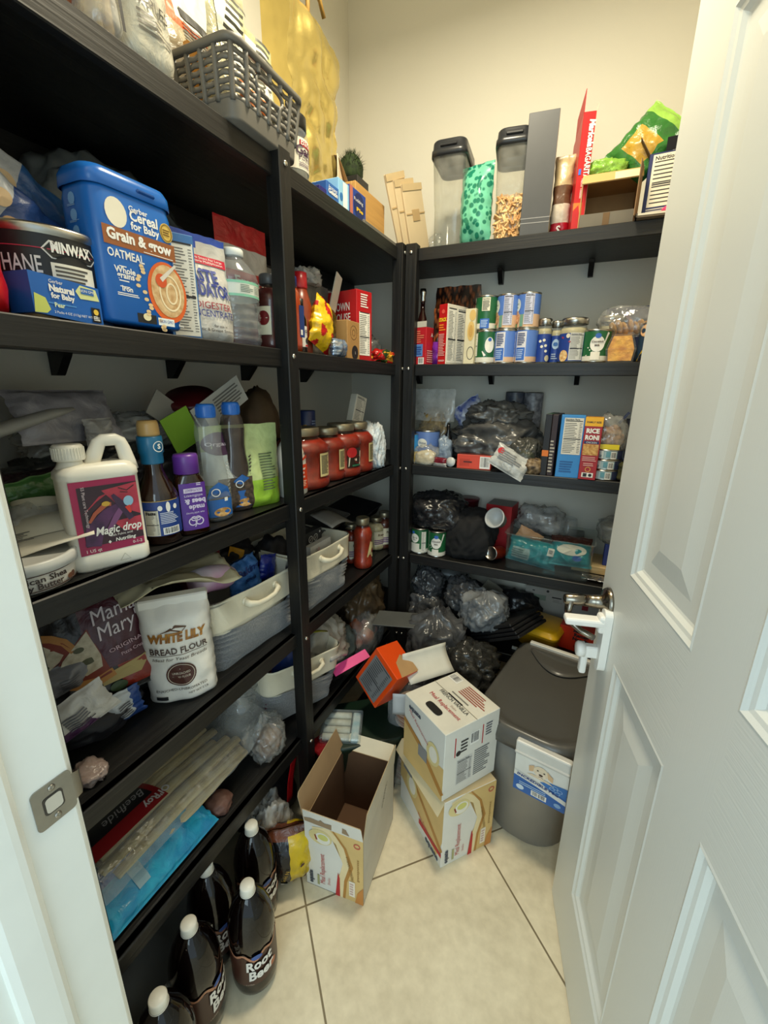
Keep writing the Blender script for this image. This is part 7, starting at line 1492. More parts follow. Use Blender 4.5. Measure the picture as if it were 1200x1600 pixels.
# bag of dog chews lying along the shelf
t = thing('dog_chew_bag', 'long clear bag of cream rawhide chew sticks with black and red label', 'bag', (-.160, -1.07, Z5 + .045), LEFT)
RAW = mat('#d8c593', .6, second='#bfa66c', scale=6, stretch=(2, 30, 30), bump=.15, bscale=30); b = MB(); rnd = random.Random(8)
for k in range(12):
    y = -.075 + (k % 6) * .028; z = .012 + (k // 6) * .020 + .004 * (k % 3); x0 = -.19 + .03 * rnd.random(); x1 = .16 + .04 * rnd.random()
    b.tube([(x0, y, z), ((x0 + x1) / 2, y + .010 * rnd.uniform(-1, 1), z + .004), (x1, y + .006 * rnd.uniform(-1, 1), z + .006 * rnd.uniform(-1, 1))], [.012, .016, .013], RAW, 10, .62)
b.obj('chew_sticks', t)
b = MB(); b.surf(lambda u, v: (-.22 + .50 * u, -.10 + .20 * v, (.055 * sin(pi * v) ** .6 + .016) * (1 - .35 * smooth(.75, 1, u)) + .006 * ridge(u * 8, v * 4, 3) + .05 * smooth(.8, 1, u)), 44, 16, clear('#eef0ee', .16, .07, .9, 22, .9)); b.obj('bag_film', t)
b = MB(); zf = lambda x: .064
b.surf(lambda u, v: (-.20 + .18 * u - .02 * v, -.045 + .12 * v, .066 * sin(pi * (.275 + .55 * v)) ** .6 + .014), 14, 8, lambda u, v: mat('#8a1a1c', .35) if (v < .22 or u > .90) else mat('#1c1a1c', .35)); b.push(Matrix.Translation((-.075, .005, .080)) @ Matrix.Rotation(-pi / 2, 4, 'X') @ Matrix.Rotation(pi, 4, 'Y')); b.text("Ol'Roy", -.034, .030, .026, col('#d8d4d0'), .0, bold=.03, fit=.062); b.text('Beefhide', .018, -.012, .030, col('#a8a4a4'), .0, shear=.3, fit=.095); b.text('Twist Sticks', .018, -.032, .014, col('#8a8888'), .0); b.pop(); b.obj('label', t)
b = MB(); wr = pouch(b, .28, .11, .035, lambda u, v, s: film('#1f7fae', 1, .2, .5, second='#2aa0c4') if v < .75 else film('#2a6ab8', 1, .2, .5), 183, 'pillow', .006); b.warp = wr; b.disc(.09, .085, .016, .008, col('#d89aa8'), -.0014); b.rect(-.06, .03, -.035, .08, col('#8fb0bc'), -.0012); b.warp = None
put(b, 'treat_bag', 'glossy blue and teal treat bag at the front edge of the lowest shelf', 'bag', (-.030, -1.17, Z5 + .012), LEFT, None, radians(-52), 0)
b = MB(); blob(b, .06, .06, .035, mat('#6a4a40', .6), 184, .1, .08); put(b, 'brown_packet', 'brown packet peeking out behind the blue treat bag', 'packet', (-.06, -1.00, Z5), LEFT)
# clear bags beside it
t = thing('cup_bag', 'clear bag of stacked plastic cups leaning on the lowest shelf', 'bag', (-.17, -.80, Z5 + .021), LEFT, None, 0, .28)
b = MB()
for k in range(9): b.at(-.02, 0, .018 + .024 * k); b.lathe([(.040, 0), (.044, .018), (.046, .019), (.046, .022), (.043, .022)], clear('#d9dcda', .22, .1), 24, False, False); b.pop()
b.obj('cups', t)
b = MB(); pouch(b, .15, .30, .11, BAGC, 186, 'stand', .008); b.obj('bag_film', t)
b = MB(); b.box(.030, -.060, .01, .036, -.056, .29, mat('#6a2a44', .35)); b.obj('zip', t)
t = thing('bread_bag', 'clear knotted bag with a brown roll in front of the third fabric basket', 'bag', (-.065, -.800, Z5 + .001), LEFT)
b = MB(); blob(b, .085, .07, .075, mat('#8a6444', .7, second='#5a4634', scale=30), 187, .12, .08); b.obj('roll', t)
b = MB(); blob(b, .12, .10, .12, BAGC, 188, .14, .10, 5, 2.2, 2.2, True, .14, (-.05, .05)); b.obj('bag_film', t)
fabric_basket('grey and cream fabric basket tilted on the lowest shelf behind the shelf post', (-.165, -.600, Z5 + .0185), LEFT - .30, .30, .235, .195, radians(3), radians(6))
inb('blue_pack', 'dark blue pack in the tilted fabric basket behind the post', 'pack', 440, 1048, -.13, lambda b: pouch(b, .15, .12, .05, film('#1f3f86', 1, .35, .4), 189, 'pillow', .005), LEFT - .3, .1, 0, -.05)
def wbag(b): blob(b, .24, .18, .17, mat('#bdb9ae', .5, second='#a39f94', scale=8, bump=.3, bscale=20), 190, .12, .09, 5, 2.2, 2.2)
inb('white_bag', 'white cloth-like plastic bag bulging out of the tilted fabric basket', 'bag', 492, 1000, -.14, wbag, LEFT - .2, .2, 0, -.075)
q = onX(497, 985, -.06); b = MB(); b.tube([(-.05, 0, .02), (0, -.006, .0), (.05, 0, -.03)], .007, mat('#8a8a1f', .6), 8, .4); put(b, 'olive_strap', 'olive green strap across the white bag in the tilted basket', 'strap', q, LEFT)
inb('grey_wrap', 'twisted grey plastic tail of the white bag hanging over the tilted basket', 'bag', 525, 1025, -.02, lambda b: b.tube([(-.05, 0, .02), (0, -.01, .014), (.04, -.01, -.012), (.07, 0, -.022)], [.018, .015, .012, .010], film('#a8a29c', .95, .35, .6), 12, .6), LEFT)
b = MB(); b.box(-.07, -.05, 0, .07, .05, .14, mat('#5a1f44', .5), .003); put(b, 'purple_box', 'dark purple box beside the tilted basket behind the pink card', 'box', (-.14, -.36, Z5), LEFT)
b = MB(); b.box(-.075, -.001, -.018, .075, .001, .018, mat('#f04a94', .5)); q = onX(548, 1035, -.0); put(b, 'pink_card', 'bright pink card strip sticking out beside the orange box', 'card', (q.x, q.y, q.z), LEFT - .5, None, radians(-62), radians(-8))
# far corner of the lowest shelf: brown sacks, onions, white board
BRN = film('#5c4a34', 1, .38, .7, 9, second='#3a2d1f')
b = MB(); blob(b, .22, .17, zAt(-.1, -.12, 905) - Z5, BRN, 191, .14, .09, 5, 2.4, 2.2); put(b, 'brown_sack', 'crumpled brown paper sack beside the corner post on the lowest shelf', 'bag', (-.115, -.10, Z5), LEFT)
t = thing('onion_net', 'clear bag of orange-brown onions in front of the brown sack', 'bag', (-.055, -.185, Z5), LEFT)
b = MB(); ON = mat('#b0603a', .4, second='#8a4424', scale=14, stretch=(6, 6, 1))
for x, y, z, r in ((0, 0, .04, .038), (.06, .01, .04, .036), (-.055, .02, .038, .035), (.02, .02, .095, .036), (-.03, .03, .09, .033)): b.at(x, y, z); b.lathe([(.004, -r), (r * .6, -r * .8), (r, -r * .1), (r * .9, r * .35), (r * .4, r * .85), (.004, r * 1.15)], ON, 20); b.pop()
b.obj('onions', t)
b = MB(); blob(b, .19, .13, .14, BAGC, 192, .1, .06); b.obj('bag_film', t)
b = MB(); blob(b, .14, .10, .13, film('#5f6a68', .9, .3, .7), 193, .14, .1); put(b, 'grey_bag', 'dull grey-green bag between the tilted basket and the onions', 'bag', (-.10, -.31, Z5), LEFT)
b = MB(); b.box(-.13, -.002, 0, .13, .002, .14, mat('#b9b49c', .6), .001); b.at(0, -.002, .05); b.band([(-.08, .02), (.0, .05), (.08, .03)], [.002, .006, .002], mat('#6a7a3a', .6)); b.band([(.0, .05), (.03, .07)], .004, mat('#4a5a2a', .6)); b.pop(); q = onX(560, 925, -.20); put(b, 'white_board', 'white board with leaf print standing behind the onions', 'board', (-.20, q.y, Z5), LEFT, None, radians(-12), radians(-10)) 
# ================================================================== FIFTH SHELF, back wall
GR = film('#57585a', .95, .20, .9, 13, second='#3a3b3d')
b = MB(); blob(b, .16, .14, .17, GR, 201, .16, .11, 5, 2.2, 2.4); put(b, 'grey_bag', 'shiny grey plastic bag beside the corner post on the lowest back shelf', 'bag', (.130, .075, Z5 + .0), 0)
b = MB(); blob(b, .13, .12, .12, GR, 202, .18, .12, 5, 2.2, 2.4); put(b, 'grey_bag', 'crumpled grey bag on top of the shiny grey bag at the corner post', 'bag', (.125, .09, Z5 + .160), .4)
q = onY(700, 897, .18); b = MB(); tubr(b, [(0, .12, .10), (.05, .135, .115), (.05, .15, .13), (.062, .15, .13), (.064, .14, .12)], .02, mat('#a3a8aa', .4), True, True); put(b, 'food_container', 'grey container with pale lid behind the grey plastic bags', 'container', (q.x + .01, .23, q.z - .055), radians(-4))
b = MB(); b.box(-.08, -.06, 0, .08, .06, q.z - .056 - Z5, mat('#2a2a2a', .6), .003); put(b, 'dark_box', 'dark box under the grey lidded container', 'box', (q.x + .01, .23, Z5), 0)
b = MB(); blob(b, .30, .20, .20, mat('#151517', .8, var=.2), 203, .08, .05, 5, 2.4, 2.0); put(b, 'black_jacket', 'folded black fabric bundle on the lowest back shelf', 'clothing', (xB(722, .12, Z5 + .1), .17, Z5), 0)
b = MB(); blob(b, .30, .12, .16, BB, 204, .12, .08); put(b, 'black_bag', 'black bag under the fourth back shelf behind the black bundle', 'bag', (xB(790, .24, Z5 + .1), .27, Z5), 0)
q = onY(765, 925, .16); b = MB(); b.surf(lambda u, v: ((u - .5) * .08, .01 * sin(3 * u), (v - .5) * .09), 6, 6, mat('#7a7668', .7), .001); put(b, 'beige_flap', 'beige cloth flap sticking up behind the light grey bag', 'cloth', q, 0, None, 0, .5)
LG = film('#86898a', .92, .22, .8, 11, second='#6a6d70')
q = onZ(750, 1020, Z5)
b = MB(); blob(b, .19, .15, .16, LG, 205, .13, .08, 5, 2.3, 2.2, True, .05, (.05, .03)); put(b, 'light_grey_bag', 'light grey plastic shopping bag on the black folders', 'bag', (xB(748, -.03, .47), .02, .455), .2)
b = MB(); blob(b, .15, .12, .13, GR, 206, .18, .1, 5, 2.2, 2.2); put(b, 'grey_bag', 'dark grey bag loop between the black bundle and the light grey bag', 'bag', (xB(720, .02, .52), .06, .50), .3)
t = thing('black_folders', 'stack of black fabric folders leaning beside the dog food bin', 'folders', (xB(790, -.02, Z5), .055, Z5 + .066), radians(-25), None, radians(0), radians(-32))
for k in range(4):
    b = MB(); b.box(-.13 + .004 * k, -.10, .016 * k, .12 - .006 * k, .10, .016 * k + .013, mat('#121214', .6), .003); b.obj('folder', t)
# yellow food container
t = thing('food_container', 'yellow plastic food container with clear lid on the lowest back shelf', 'container', (.612, .165, Z5 + .005), radians(-14)); YL = mat('#e6ac14', .35, var=.05)
b = MB(); tubr(b, [(0, .155, .155), (.055, .17, .17), (.058, .178, .178), (.062, .178, .178)], .03, YL, True, True); b.obj('box', t)
b = MB(); tubr(b, [(.063, .182, .182), (.070, .182, .182), (.086, .160, .160), (.089, .150, .150)], .03, mat('#f0b81c', .3), True, True); b.obj('lid', t)
# ramen carton
t = thing('ramen_carton', 'orange-red carton of ramen noodle soup beside the yellow container', 'box', (.775, .185, Z5), radians(-10))
b = MB(); b.box(-.085, -.05, 0, .085, .05, .105, mat('#d8371a', .4), .002); b.face('front', .17, .10, .105)
for s_, z, k in (('Maruchan', .036, .016), ('Ramen', .018, .020), ('Noodle', .000, .020), ('Soup', -.018, .020)): b.text(s_, .0, z, k, col('ink'), bold=.05)
b.text('Chicken', .0, -.033, .015, mat('#7a1a10', .5), bold=.04); b.text('Flavor', 0, -.048, .015, col('ink'), bold=.03); b.pop(); b.obj('carton', t)
# instruction sheet box
q0, q1 = onY(822, 918, .30), onY(905, 958, .30)
b = MB(); hh = .50 - Z5; b.box(-.18, -.02, 0, .18, .02, .185, mat('#a9a69e', .5)); b.at(0, -.02, .145)
b.rect(-.165, -.02, -.09, .006, mat('#7f8f7f', .6)); b.rect(-.15, .02, -.14, .025, col('ink')); b.disc(-.085, .028, .006, .006, col('ink')); b.rect(-.065, .0, -.025, .006, col('ink')); b.lines(-.06, -.02, -.02, -.006, 3, col('#8a8880'), 2); b.rect(.0, -.004, .035, .004, col('ink')); b.lines(.0, -.024, .04, -.010, 3, col('#8a8880'), 3); b.box(.01, -.004, .022, .07, 0, .038, mat('#c9c6c0', .4)); b.rect(.06, -.03, .085, .0, mat('#8a1f26', .5)); b.pop()
put(b, 'printed_box', 'long white box with printed instruction pictures at the wall under the fourth shelf', 'box', (.70, .318, Z5), radians(0))
b = MB(); b.box(-.19, -.004, 0, .19, .004, .010, mat('#d9d6cc', .5))
for k in range(5): b.box(-.17 + .076 * k, -.0052, .001, -.135 + .076 * k, -.004, .009, mat('#4a3a34', .6))
put(b, 'checked_strip', 'pale strip with dark dashes lying along the edge of the lowest back shelf', 'strip', (.70, .030, Z5), radians(-7))

# ================================================================== FLOOR: dog food bin
t = thing('dog_food_bin', 'large grey plastic dog food bin with dark lid standing behind the open door', 'bin', (.672, -.265, 0), radians(-11))
BI = clear('#8f8b80', .55, .18, .05, 8, .5); BINM = mat('#86827a', .32, var=.06)
def binp(w, d, n=7):
    P = []
    rf, rb = .115, .03
    for cx, cy, r, a0 in ((w / 2 - rb, d / 2 - rb, rb, 0), (-w / 2 + rb, d / 2 - rb, rb, pi / 2), (-w / 2 + rf, -d / 2 + rf, rf, pi), (w / 2 - rf, -d / 2 + rf, rf, 3 * pi / 2)):
        for i in range(n + 1): a = a0 + pi / 2 * i / n; P.append((cx + r * cos(a), cy + r * sin(a)))
    return P
b = MB(); b.rings([[(x, y, z) for x, y in binp(w, d)] for z, w, d in ((0, .255, .40), (.006, .262, .41), (.20, .285, .435), (.215, .295, .445), (.395, .315, .465))], BINM, True, True, True); b.obj('body', t)
LDM = mat('#55534e', .30, var=.08, scale=6)
b = MB(); b.rings([[(x, y, z) for x, y in binp(w, d)] for z, w, d in ((.378, .322, .472), (.378, .345, .495), (.400, .350, .500), (.430, .340, .490), (.440, .325, .475), (.441, .300, .450), (.434, .285, .435), (.4342, .262, .41))], LDM, True, False, True)
b.surf(lambda u, v: (-.12 + .24 * u, .205 - (.015 + .10 * sin(pi * u)) * v, .4345 + .008 * (1 - v * .2)), 20, 3, LDM, .0005); b.obj('lid', t)
b = MB(); b.box(-.135, .225, .437, .14, .243, .452, mat('#d9d6cc', .4), .003); b.obj('hinge_bar', t)
b = MB(); b.box(-.018, -.262, .385, .135, -.240, .428, mat('#d6d4cd', .35), .005, 2); b.box(-.018, -.266, .385, .135, -.258, .396, mat('#c9c7c0', .35), .003); b.obj('latch', t)
b = MB(); b.at(.060, -.2570, .318, rx=radians(4)); cw, ch = .078, .088; b.push(Matrix.Diagonal((.95, 1, .78, 1)))
b.box(-cw, -.001, -ch, cw, .001, ch, mat('#e3e2dc', .4)); b.at(0, -.001, 0); b.rect(-cw, -ch, cw, -.012, mat('#1f62b0', .4)); b.poly([(-cw, -.014), (-cw, .010), (-.01, -.004), (cw, -.03), (cw, -.05), (-.01, -.026)], mat('#e3e2dc', .4), -.0012); b.poly([(.0, .004), (.03, .022), (cw, .030), (cw, -.02), (.02, -.008)], mat('#2a72bc', .4), -.0010)
DG = mat('#d8b48c', .6); b.disc(.0, .050, .022, .025, mat('#e6d4b8', .6), -.0016); b.disc(.0, .036, .016, .015, mat('#ead9c2', .6), -.0020); b.poly([(-.020, .070), (-.036, .058), (-.034, .034), (-.022, .040)], DG, -.0022); b.poly([(.018, .068), (.036, .050), (.036, .028), (.022, .036)], DG, -.0022); b.disc(.001, .038, .006, .005, mat('#3a2420', .4), -.0026); b.disc(-.009, .054, .0028, .0025, col('ink'), -.0026); b.disc(.010, .053, .0028, .0025, col('ink'), -.0026); b.band([(-.006, .027), (.001, .030), (.008, .026)], .0016, mat('#5a3a34', .5), -.0026); b.poly([(-.024, .026), (.024, .022), (.04, .012), (-.04, .016)], mat('#e0cdb0', .6), -.0015)
b.text('INCREDIBLE Pets', -.006, -.016, .016, mat('#1a3f86', .5), -.0024, bold=.03, rot=-.12, fit=.125); b.lines(-.06, -.052, .06, -.034, 2, col('#a8c8ea'), 2, -.0018); b.barcode(-.022, -.078, .024, -.054, 3, y=-.0018); b.disc(-.056, -.066, .012, .012, col('#cfe0f0'), -.0018); b.disc(.056, -.066, .010, .010, col('#8ab0da'), -.0018)
for x, z in ((.045, .012), (.058, .004), (.036, .0), (.052, -.010)): b.ring(x, z, .008, .007, .0018, col('#a8c8ea'), -.0016)
b.pop(); b.pop(); b.pop(); b.obj('label_card', t)

# shake cartons
WH, TAN = mat('#dedcd4', .5, var=.04), mat('#d9b878', .45, var=.12, scale=9)
def shake_front(b, w, h):
    """print of a shake carton's long face in a w x h frame"""
    b.poly([(w * .02, -h * .5), (w * .5, -h * .5), (w * .5, h * .5), (-w * .1, h * .5), (w * .10, h * .30), (w * .20, h * .0), (w * .06, -h * .2)], TAN, -.0006)
    b.band([(-w * .36, h * .44), (-w * .1, h * .46), (w * .10, h * .34), (w * .24, h * .05), (w * .14, -h * .22), (w * .12, -h * .5)], [.010, .026, .022, .030, .022, .028], mat('#ead7a8', .45), -.0010)
    b.band([(w * .0, h * .5), (w * .20, h * .30), (w * .30, h * .04), (w * .20, -h * .22), (w * .17, -h * .5)], [.004, .008, .012, .009, .008], mat('#b5803c', .45), -.0014)
    b.disc(-w * .22, h * .34, w * .20, h * .11, mat('#e0cf94', .5), -.0016); b.disc(-w * .18, h * .33, w * .13, h * .085, mat('#f0ecdf', .4), -.0020); b.disc(-w * .17, h * .35, w * .09, h * .045, mat('#d6d27a', .5), -.0024); b.band([(-w * .31, h * .36), (-w * .28, h * .29)], .005, mat('#8a2a1a', .5), -.0024)
    b.poly([(w * .02, -h * .5), (w * .07, -h * .12), (w * .10, -h * .2), (w * .10, -h * .5)], col('#b8242a'), -.0018)
    b.text('Meal Replacement', -w * .16, -h * .16, .023, mat('#c2525a', .5), -.0020, rot=pi / 2, fit=h * .48); b.text('Shake', -w * .07, -h * .33, .012, mat('#c98a8a', .5), -.0020, rot=pi / 2); b.text('equate', -w * .38, -h * .35, .020, mat('#3a4658', .5), -.0020, rot=pi / 2, bold=.04, fit=h * .20); b.rect(-w * .30, -h * .44, -w * .26, -h * .28, mat('#a8a878', .5), -.0018)
    b.text('FRENCH VANILLA', w * .30, h * .02, .012, mat('#8a6a34', .5), -.0020, rot=pi / 2 + .2, fit=h * .36); b.rect(w * .26, -h * .42, w * .36, -h * .18, mat('#f0e6d4', .5), -.0020); b.lines(w * .275, -h * .40, w * .345, -h * .20, 5, mat('#c9a8a0', .5), 3, -.0026); b.poly([(w * .36, -h * .5), (w * .5, -h * .5), (w * .5, -h * .22), (w * .40, -h * .34)], mat('#c98642', .5), -.0018); b.ring(w * .40, h * .40, w * .055, w * .05, .003, mat('#c9524a', .5), -.0020); b.lines(w * .40, -h * .15, w * .44, h * .2, 12, mat('#b08a4c', .5), 5, -.0018)
def shake_label(b, w, h):
    b.facts(-w * .30, -h * .40, w * .02, h * .02, 4, mat('#d0cfcb', .5)); b.lines(w * .06, -h * .40, w * .40, h * .05, 12, col('#7a7a7a'), 3); b.barcode(-w * .05, h * .18, w * .14, h * .38, 6); b.rect(-w * .36, h * .10, -w * .34, h * .42, col('#b8242a')); b.disc(-w * .28, h * .14, .009, .009, col('ink')); b.lines(-w * .24, h * .12, -w * .08, h * .34, 4, col('#3a3a3a'), 3); b.rect(w * .20, h * .10, w * .22, h * .42, col('#b8242a')); b.lines(w * .27, h * .2, w * .44, h * .42, 5, col('#6a6a72'), 5)
def rotd(b, w, h, fn): b.push(Matrix.Rotation(-pi / 2, 4, 'Y')); fn(b, w, h); b.pop()
# 1 open carton in front
ax, ay = (.099, -.858), (.276, -.852); t = thing('shake_carton', 'open empty shake carton standing on the floor in front of the shelf post', 'box', (.172, -.717, 0), radians(5.5)); w_, d_, h_ = .178, .268, .238
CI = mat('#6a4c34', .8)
b = MB()
for x0, y0, x1, y1, out in ((-w_ / 2, -d_ / 2, w_ / 2, -d_ / 2 + .002, 'front'), (-w_ / 2, d_ / 2 - .002, w_ / 2, d_ / 2, 'back'), (-w_ / 2, -d_ / 2 + .002, -w_ / 2 + .002, d_ / 2 - .002, 'left'), (w_ / 2 - .002, -d_ / 2 + .002, w_ / 2, d_ / 2 - .002, 'right')):
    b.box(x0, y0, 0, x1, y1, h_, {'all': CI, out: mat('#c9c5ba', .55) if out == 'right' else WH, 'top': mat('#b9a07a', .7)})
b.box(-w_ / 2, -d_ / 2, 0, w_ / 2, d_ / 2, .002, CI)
b.face('front', w_, d_, h_); shake_front(b, w_, h_); b.pop()
b.face('right', w_, d_, h_); b.text('equate', d_ * .16, h_ * .40, .020, mat('#77736c', .5), rot=.9, fit=.08); b.pop(); b.obj('carton', t)
def flap(x, y, rz, wd, ht, tilt, mo, mi_, torn=0, name='flap', cut=.0):
    b = MB(); b.at(x, y, h_, rz=rz); b.push(Matrix.Rotation(tilt, 4, 'X'))
    P = [(-wd / 2, 0), (wd / 2, 0), (wd / 2 - cut * .3, ht * .9), (wd / 2 - cut, ht), (-wd / 2 + cut, ht)]
    n = len(P); b.add([(px, -.001, pz) for px, pz in P], [tuple(range(n))], mo); b.add([(px, .001, pz) for px, pz in P], [tuple(reversed(range(n)))], mi_)
    b.add([(px, -.001, pz) for px, pz in P] + [(px, .001, pz) for px, pz in P], [(j, n + j, n + (j + 1) % n, (j + 1) % n) for j in range(n)], mat('#b9a07a', .7))
    if torn:
        TN = mat('#9c8468', .8); yy = -.0016
        b.poly([(-wd * .48, ht * .12), (-wd * .02, ht * .06), (.0, ht * .52), (-wd * .12, ht * .44), (-wd * .18, ht * .62), (-wd * .22, ht * .48), (-wd * .36, ht * .52), (-wd * .48, ht * .40)], TN, yy); b.poly([(wd * .16, ht * .16), (wd * .28, ht * .10), (wd * .24, ht * .55), (wd * .18, ht * .60)], TN, yy)
    if torn == 2: b.lines(-wd * .3, ht * .2, wd * .3, ht * .5, 2, col('#8a867c'), 2, -.0016); b.barcode(wd * .2, ht * .5, wd * .4, ht * .9, 2)
    b.pop(); b.pop(); b.obj(name, t)
KR2 = mat('#a98a64', .75)
flap(0, -d_ / 2, 0, w_, .060, radians(12), WH, KR2, 1, cut=.004)
b0 = flap(0, d_ / 2, pi, w_ * .96, .050, radians(55), KR2, mat('#e0d6bc', .6), 0, cut=.01)
flap(-w_ / 2, 0, -pi / 2, d_, .085, radians(14), WH, KR2, 0, cut=.012)
flap(w_ / 2, 0, pi / 2, d_, .085, radians(4), mat('#cfcabd', .55), KR2, 0, cut=.012)
# 2 lower carton of the stack, 3 upper carton
t = thing('shake_carton', 'lower shake carton of the stack of two on the floor', 'box', (.400, -.500, 0), radians(50)); w2, d2, h2 = .188, .264, .255
b = MB(); b.box(-w2 / 2, -d2 / 2, 0, w2 / 2, d2 / 2, h2, {'all': WH, 'top': mat('#cbb48a', .6)}, .0015)
b.face('front', w2, d2, h2); shake_front(b, w2, h2); b.pop()
b.face('left', w2, d2, h2); b.poly([(-d2 * .5, -h2 * .1), (d2 * .4, h2 * -.42), (d2 * .5, -h2 * .1), (d2 * .5, h2 * .5), (-d2 * .5, h2 * .5)], TAN, -.0006); b.band([(-d2 * .5, h2 * .2), (-d2 * .1, h2 * .1), (d2 * .5, -h2 * .25)], [.02, .016, .02], mat('#b5803c', .45), -.001); b.disc(-d2 * .2, h2 * .02, .035, .042, mat('#e0cf94', .5), -.0014); b.disc(-d2 * .19, h2 * .02, .022, .030, mat('#efe9da', .5), -.0018); b.poly([(0, -h2 * .38), (d2 * .5, -h2 * .34), (d2 * .5, -h2 * .28), (.0, -h2 * .30)], col('#b8242a'), -.0016)
b.text('Meal Replacement', d2 * .16, -h2 * .30, .018, mat('#c2525a', .5), -.002, rot=-.2, fit=.10); b.text('equate', d2 * .30, -h2 * .46, .026, mat('#3a4658', .5), -.002, bold=.04, fit=.075); b.rect(-d2 * .42, h2 * .12, -d2 * .2, h2 * .38, col('#8a8a8c'), -.0018); b.pop(); b.obj('carton', t)
for sg in (-1,):
    b = MB(); b.at(-w2 / 2, 0, h2, ry=radians(-150)); b.box(-.0015, -d2 / 2, 0, 0, d2 / 2, .045, mat('#d6c6a0', .6)); b.pop(); b.obj('flap', t)
b = MB(); b.at(.0, 0, 0); u3, v3, h3 = .208, .197, .235
b.box(-u3 / 2, -v3 / 2, 0, u3 / 2, v3 / 2, h3, {'all': WH, 'top': mat('#e4dfd0', .5)}, .0015)
b.face('front', u3, v3, h3); b.push(Matrix.Rotation(-pi / 2 * 0, 4, 'Y')); shake_label(b, u3 * .9, h3 * .9); b.pop(); b.pop()
b.face('left', u3, v3, h3); b.poly([(-v3 * .5, -h3 * .5), (v3 * .5, -h3 * .5), (v3 * .5, h3 * .0), (v3 * .1, -h3 * .05), (-v3 * .5, h3 * .1)], TAN, -.0006); b.band([(-v3 * .5, h3 * .12), (-v3 * .1, -h3 * .02), (v3 * .5, -h3 * .4)], [.016, .02, .02], mat('#b5803c', .45), -.001); b.disc(v3 * .25, h3 * .05, .030, .038, mat('#e0cf94', .5), -.0014); b.disc(v3 * .26, h3 * .05, .019, .026, mat('#efe9da', .5), -.0018); b.text('equate', -v3 * .22, h3 * .36, .022, mat('#3a4658', .5), -.002, bold=.04, rot=-.0, fit=.06); b.text('Meal Replacement', -v3 * .12, h3 * .20, .016, mat('#c2525a', .5), -.002, rot=-.5, fit=.11); b.rect(-v3 * .1, -h3 * .2, v3 * .12, -h3 * .02, col('#8a8a8c'), -.0018); b.pop()
b.face('top', u3, v3, h3); b.push(Matrix.Rotation(pi / 2, 4, 'Y')); HB = mat('#17120e', .8)
b.poly([(x * .032, -.068 + z * .013) for x, z in [(math.copysign(abs(cos(a)) ** .5, cos(a)), math.copysign(abs(sin(a)) ** .6, sin(a))) for a in [2 * pi * k / 24 for k in range(24)]]], HB, -.0016); b.text('Meal Replacement', .008, -.040, .020, mat('#c23a3e', .5), -.002, fit=.135); b.text('Shake', .03, -.022, .011, mat('#b89a8a', .5), -.002); b.text('FRENCH VANILLA', .010, -.006, .019, mat('#4a4640', .5), -.002, fit=.125)
b.rect(-.03, .009, .035, .014, HB, -.0016); b.rect(-.10, .0105, .10, .0118, mat('#6a5a40', .6), -.0012); b.barcode(-.095, .062, -.05, .092, 4); b.lines(-.02, .040, .085, .090, 6, mat('#a85a4a', .5), 6); b.lines(-.03, .022, .05, .032, 1, mat('#8a867c', .5), 3); b.pop(); b.pop()
put(b, 'shake_carton', 'upper shake carton of the stack of two, with its lettered top and hand hole', 'box', (.408, -.515, h2 + .0005), radians(56), 'shake cartons')
b = MB(); b.surf(lambda u, v: ((u - .5) * .17, -.03 + .05 * sin(pi * v * .6), v * .085), 8, 6, mat('#d6d1c2', .6), .0015); put(b, 'carton_flap', 'loose white cardboard piece standing behind the upper shake carton', 'cardboard', (.295, -.400, .47), radians(50), None, radians(-10))
# clear bag of stacked snack rounds next to the cartons
t = thing('cup_bag', 'tall clear bag of stacked tan paper cups beside the carton stack', 'bag', (.232, -.395, 0), radians(20)); b = MB()
for k in range(26): b.at(.004 * sin(k * 1.3), .004 * cos(k), .012 + .0125 * k); b.lathe([(.046, 0), (.049, .006), (.052, .0065), (.052, .0085), (.048, .009)], mat(('#b98f78', '#cfb39c')[k % 2], .6), 24); b.pop()
b.obj('paper_cups', t)
b = MB(); pouch(b, .16, .40, .13, BAGC, 211, 'stand', .008); b.obj('bag_film', t)
b = MB(); b.surf(lambda u, v: (-.06 + .12 * u * (1 - v * .6), -.066 - .02 * v, .33 + .10 * v), 6, 6, mat('#cfd2d2', .5), .001); b.obj('white_sheet', t)
# green tote, battery pack
GT = mat('#0c2517', .5, var=.2); b = MB(); tubr(b, [(0, .20, .17), (.22, .23, .20), (.235, .245, .215), (.250, .245, .215), (.252, .235, .205)], .03, GT, True, True); put(b, 'green_tub', 'dark green plastic tub behind the open carton', 'tub', (.085, -.465, 0), radians(40))
t = thing('battery_pack', 'clear plastic pack of four white cylinders lying on the green tub', 'pack', (.030, -.540, .2535), radians(22), None, radians(10)); b = MB()
for k in range(4): b.tube([(-.056, -.042 + .028 * k, .014), (.034, -.042 + .028 * k, .014)], .0125, mat('#dcdacb', .45, second='#c4c0ac', scale=40), 14)
b.obj('cylinders', t)
b = MB(); b.box(-.066, -.060, .0, .074, .060, .030, clear('#dfe8ea', .14, .06, .6, 40), .004); b.obj('clear_wrap', t)
b = MB(); b.box(.040, -.056, .003, .066, .056, .020, mat('#9fc0c6', .4, second='#d9dcd6', scale=40), .003); b.obj('end_card', t)
b = MB(); b.box(-.10, -.08, 0, .10, .08, .10, mat('#141416', .6), .01); put(b, 'black_box', 'black box in the dark corner under the lowest shelf behind the green tub', 'box', (.02, -.16, 0), 0)
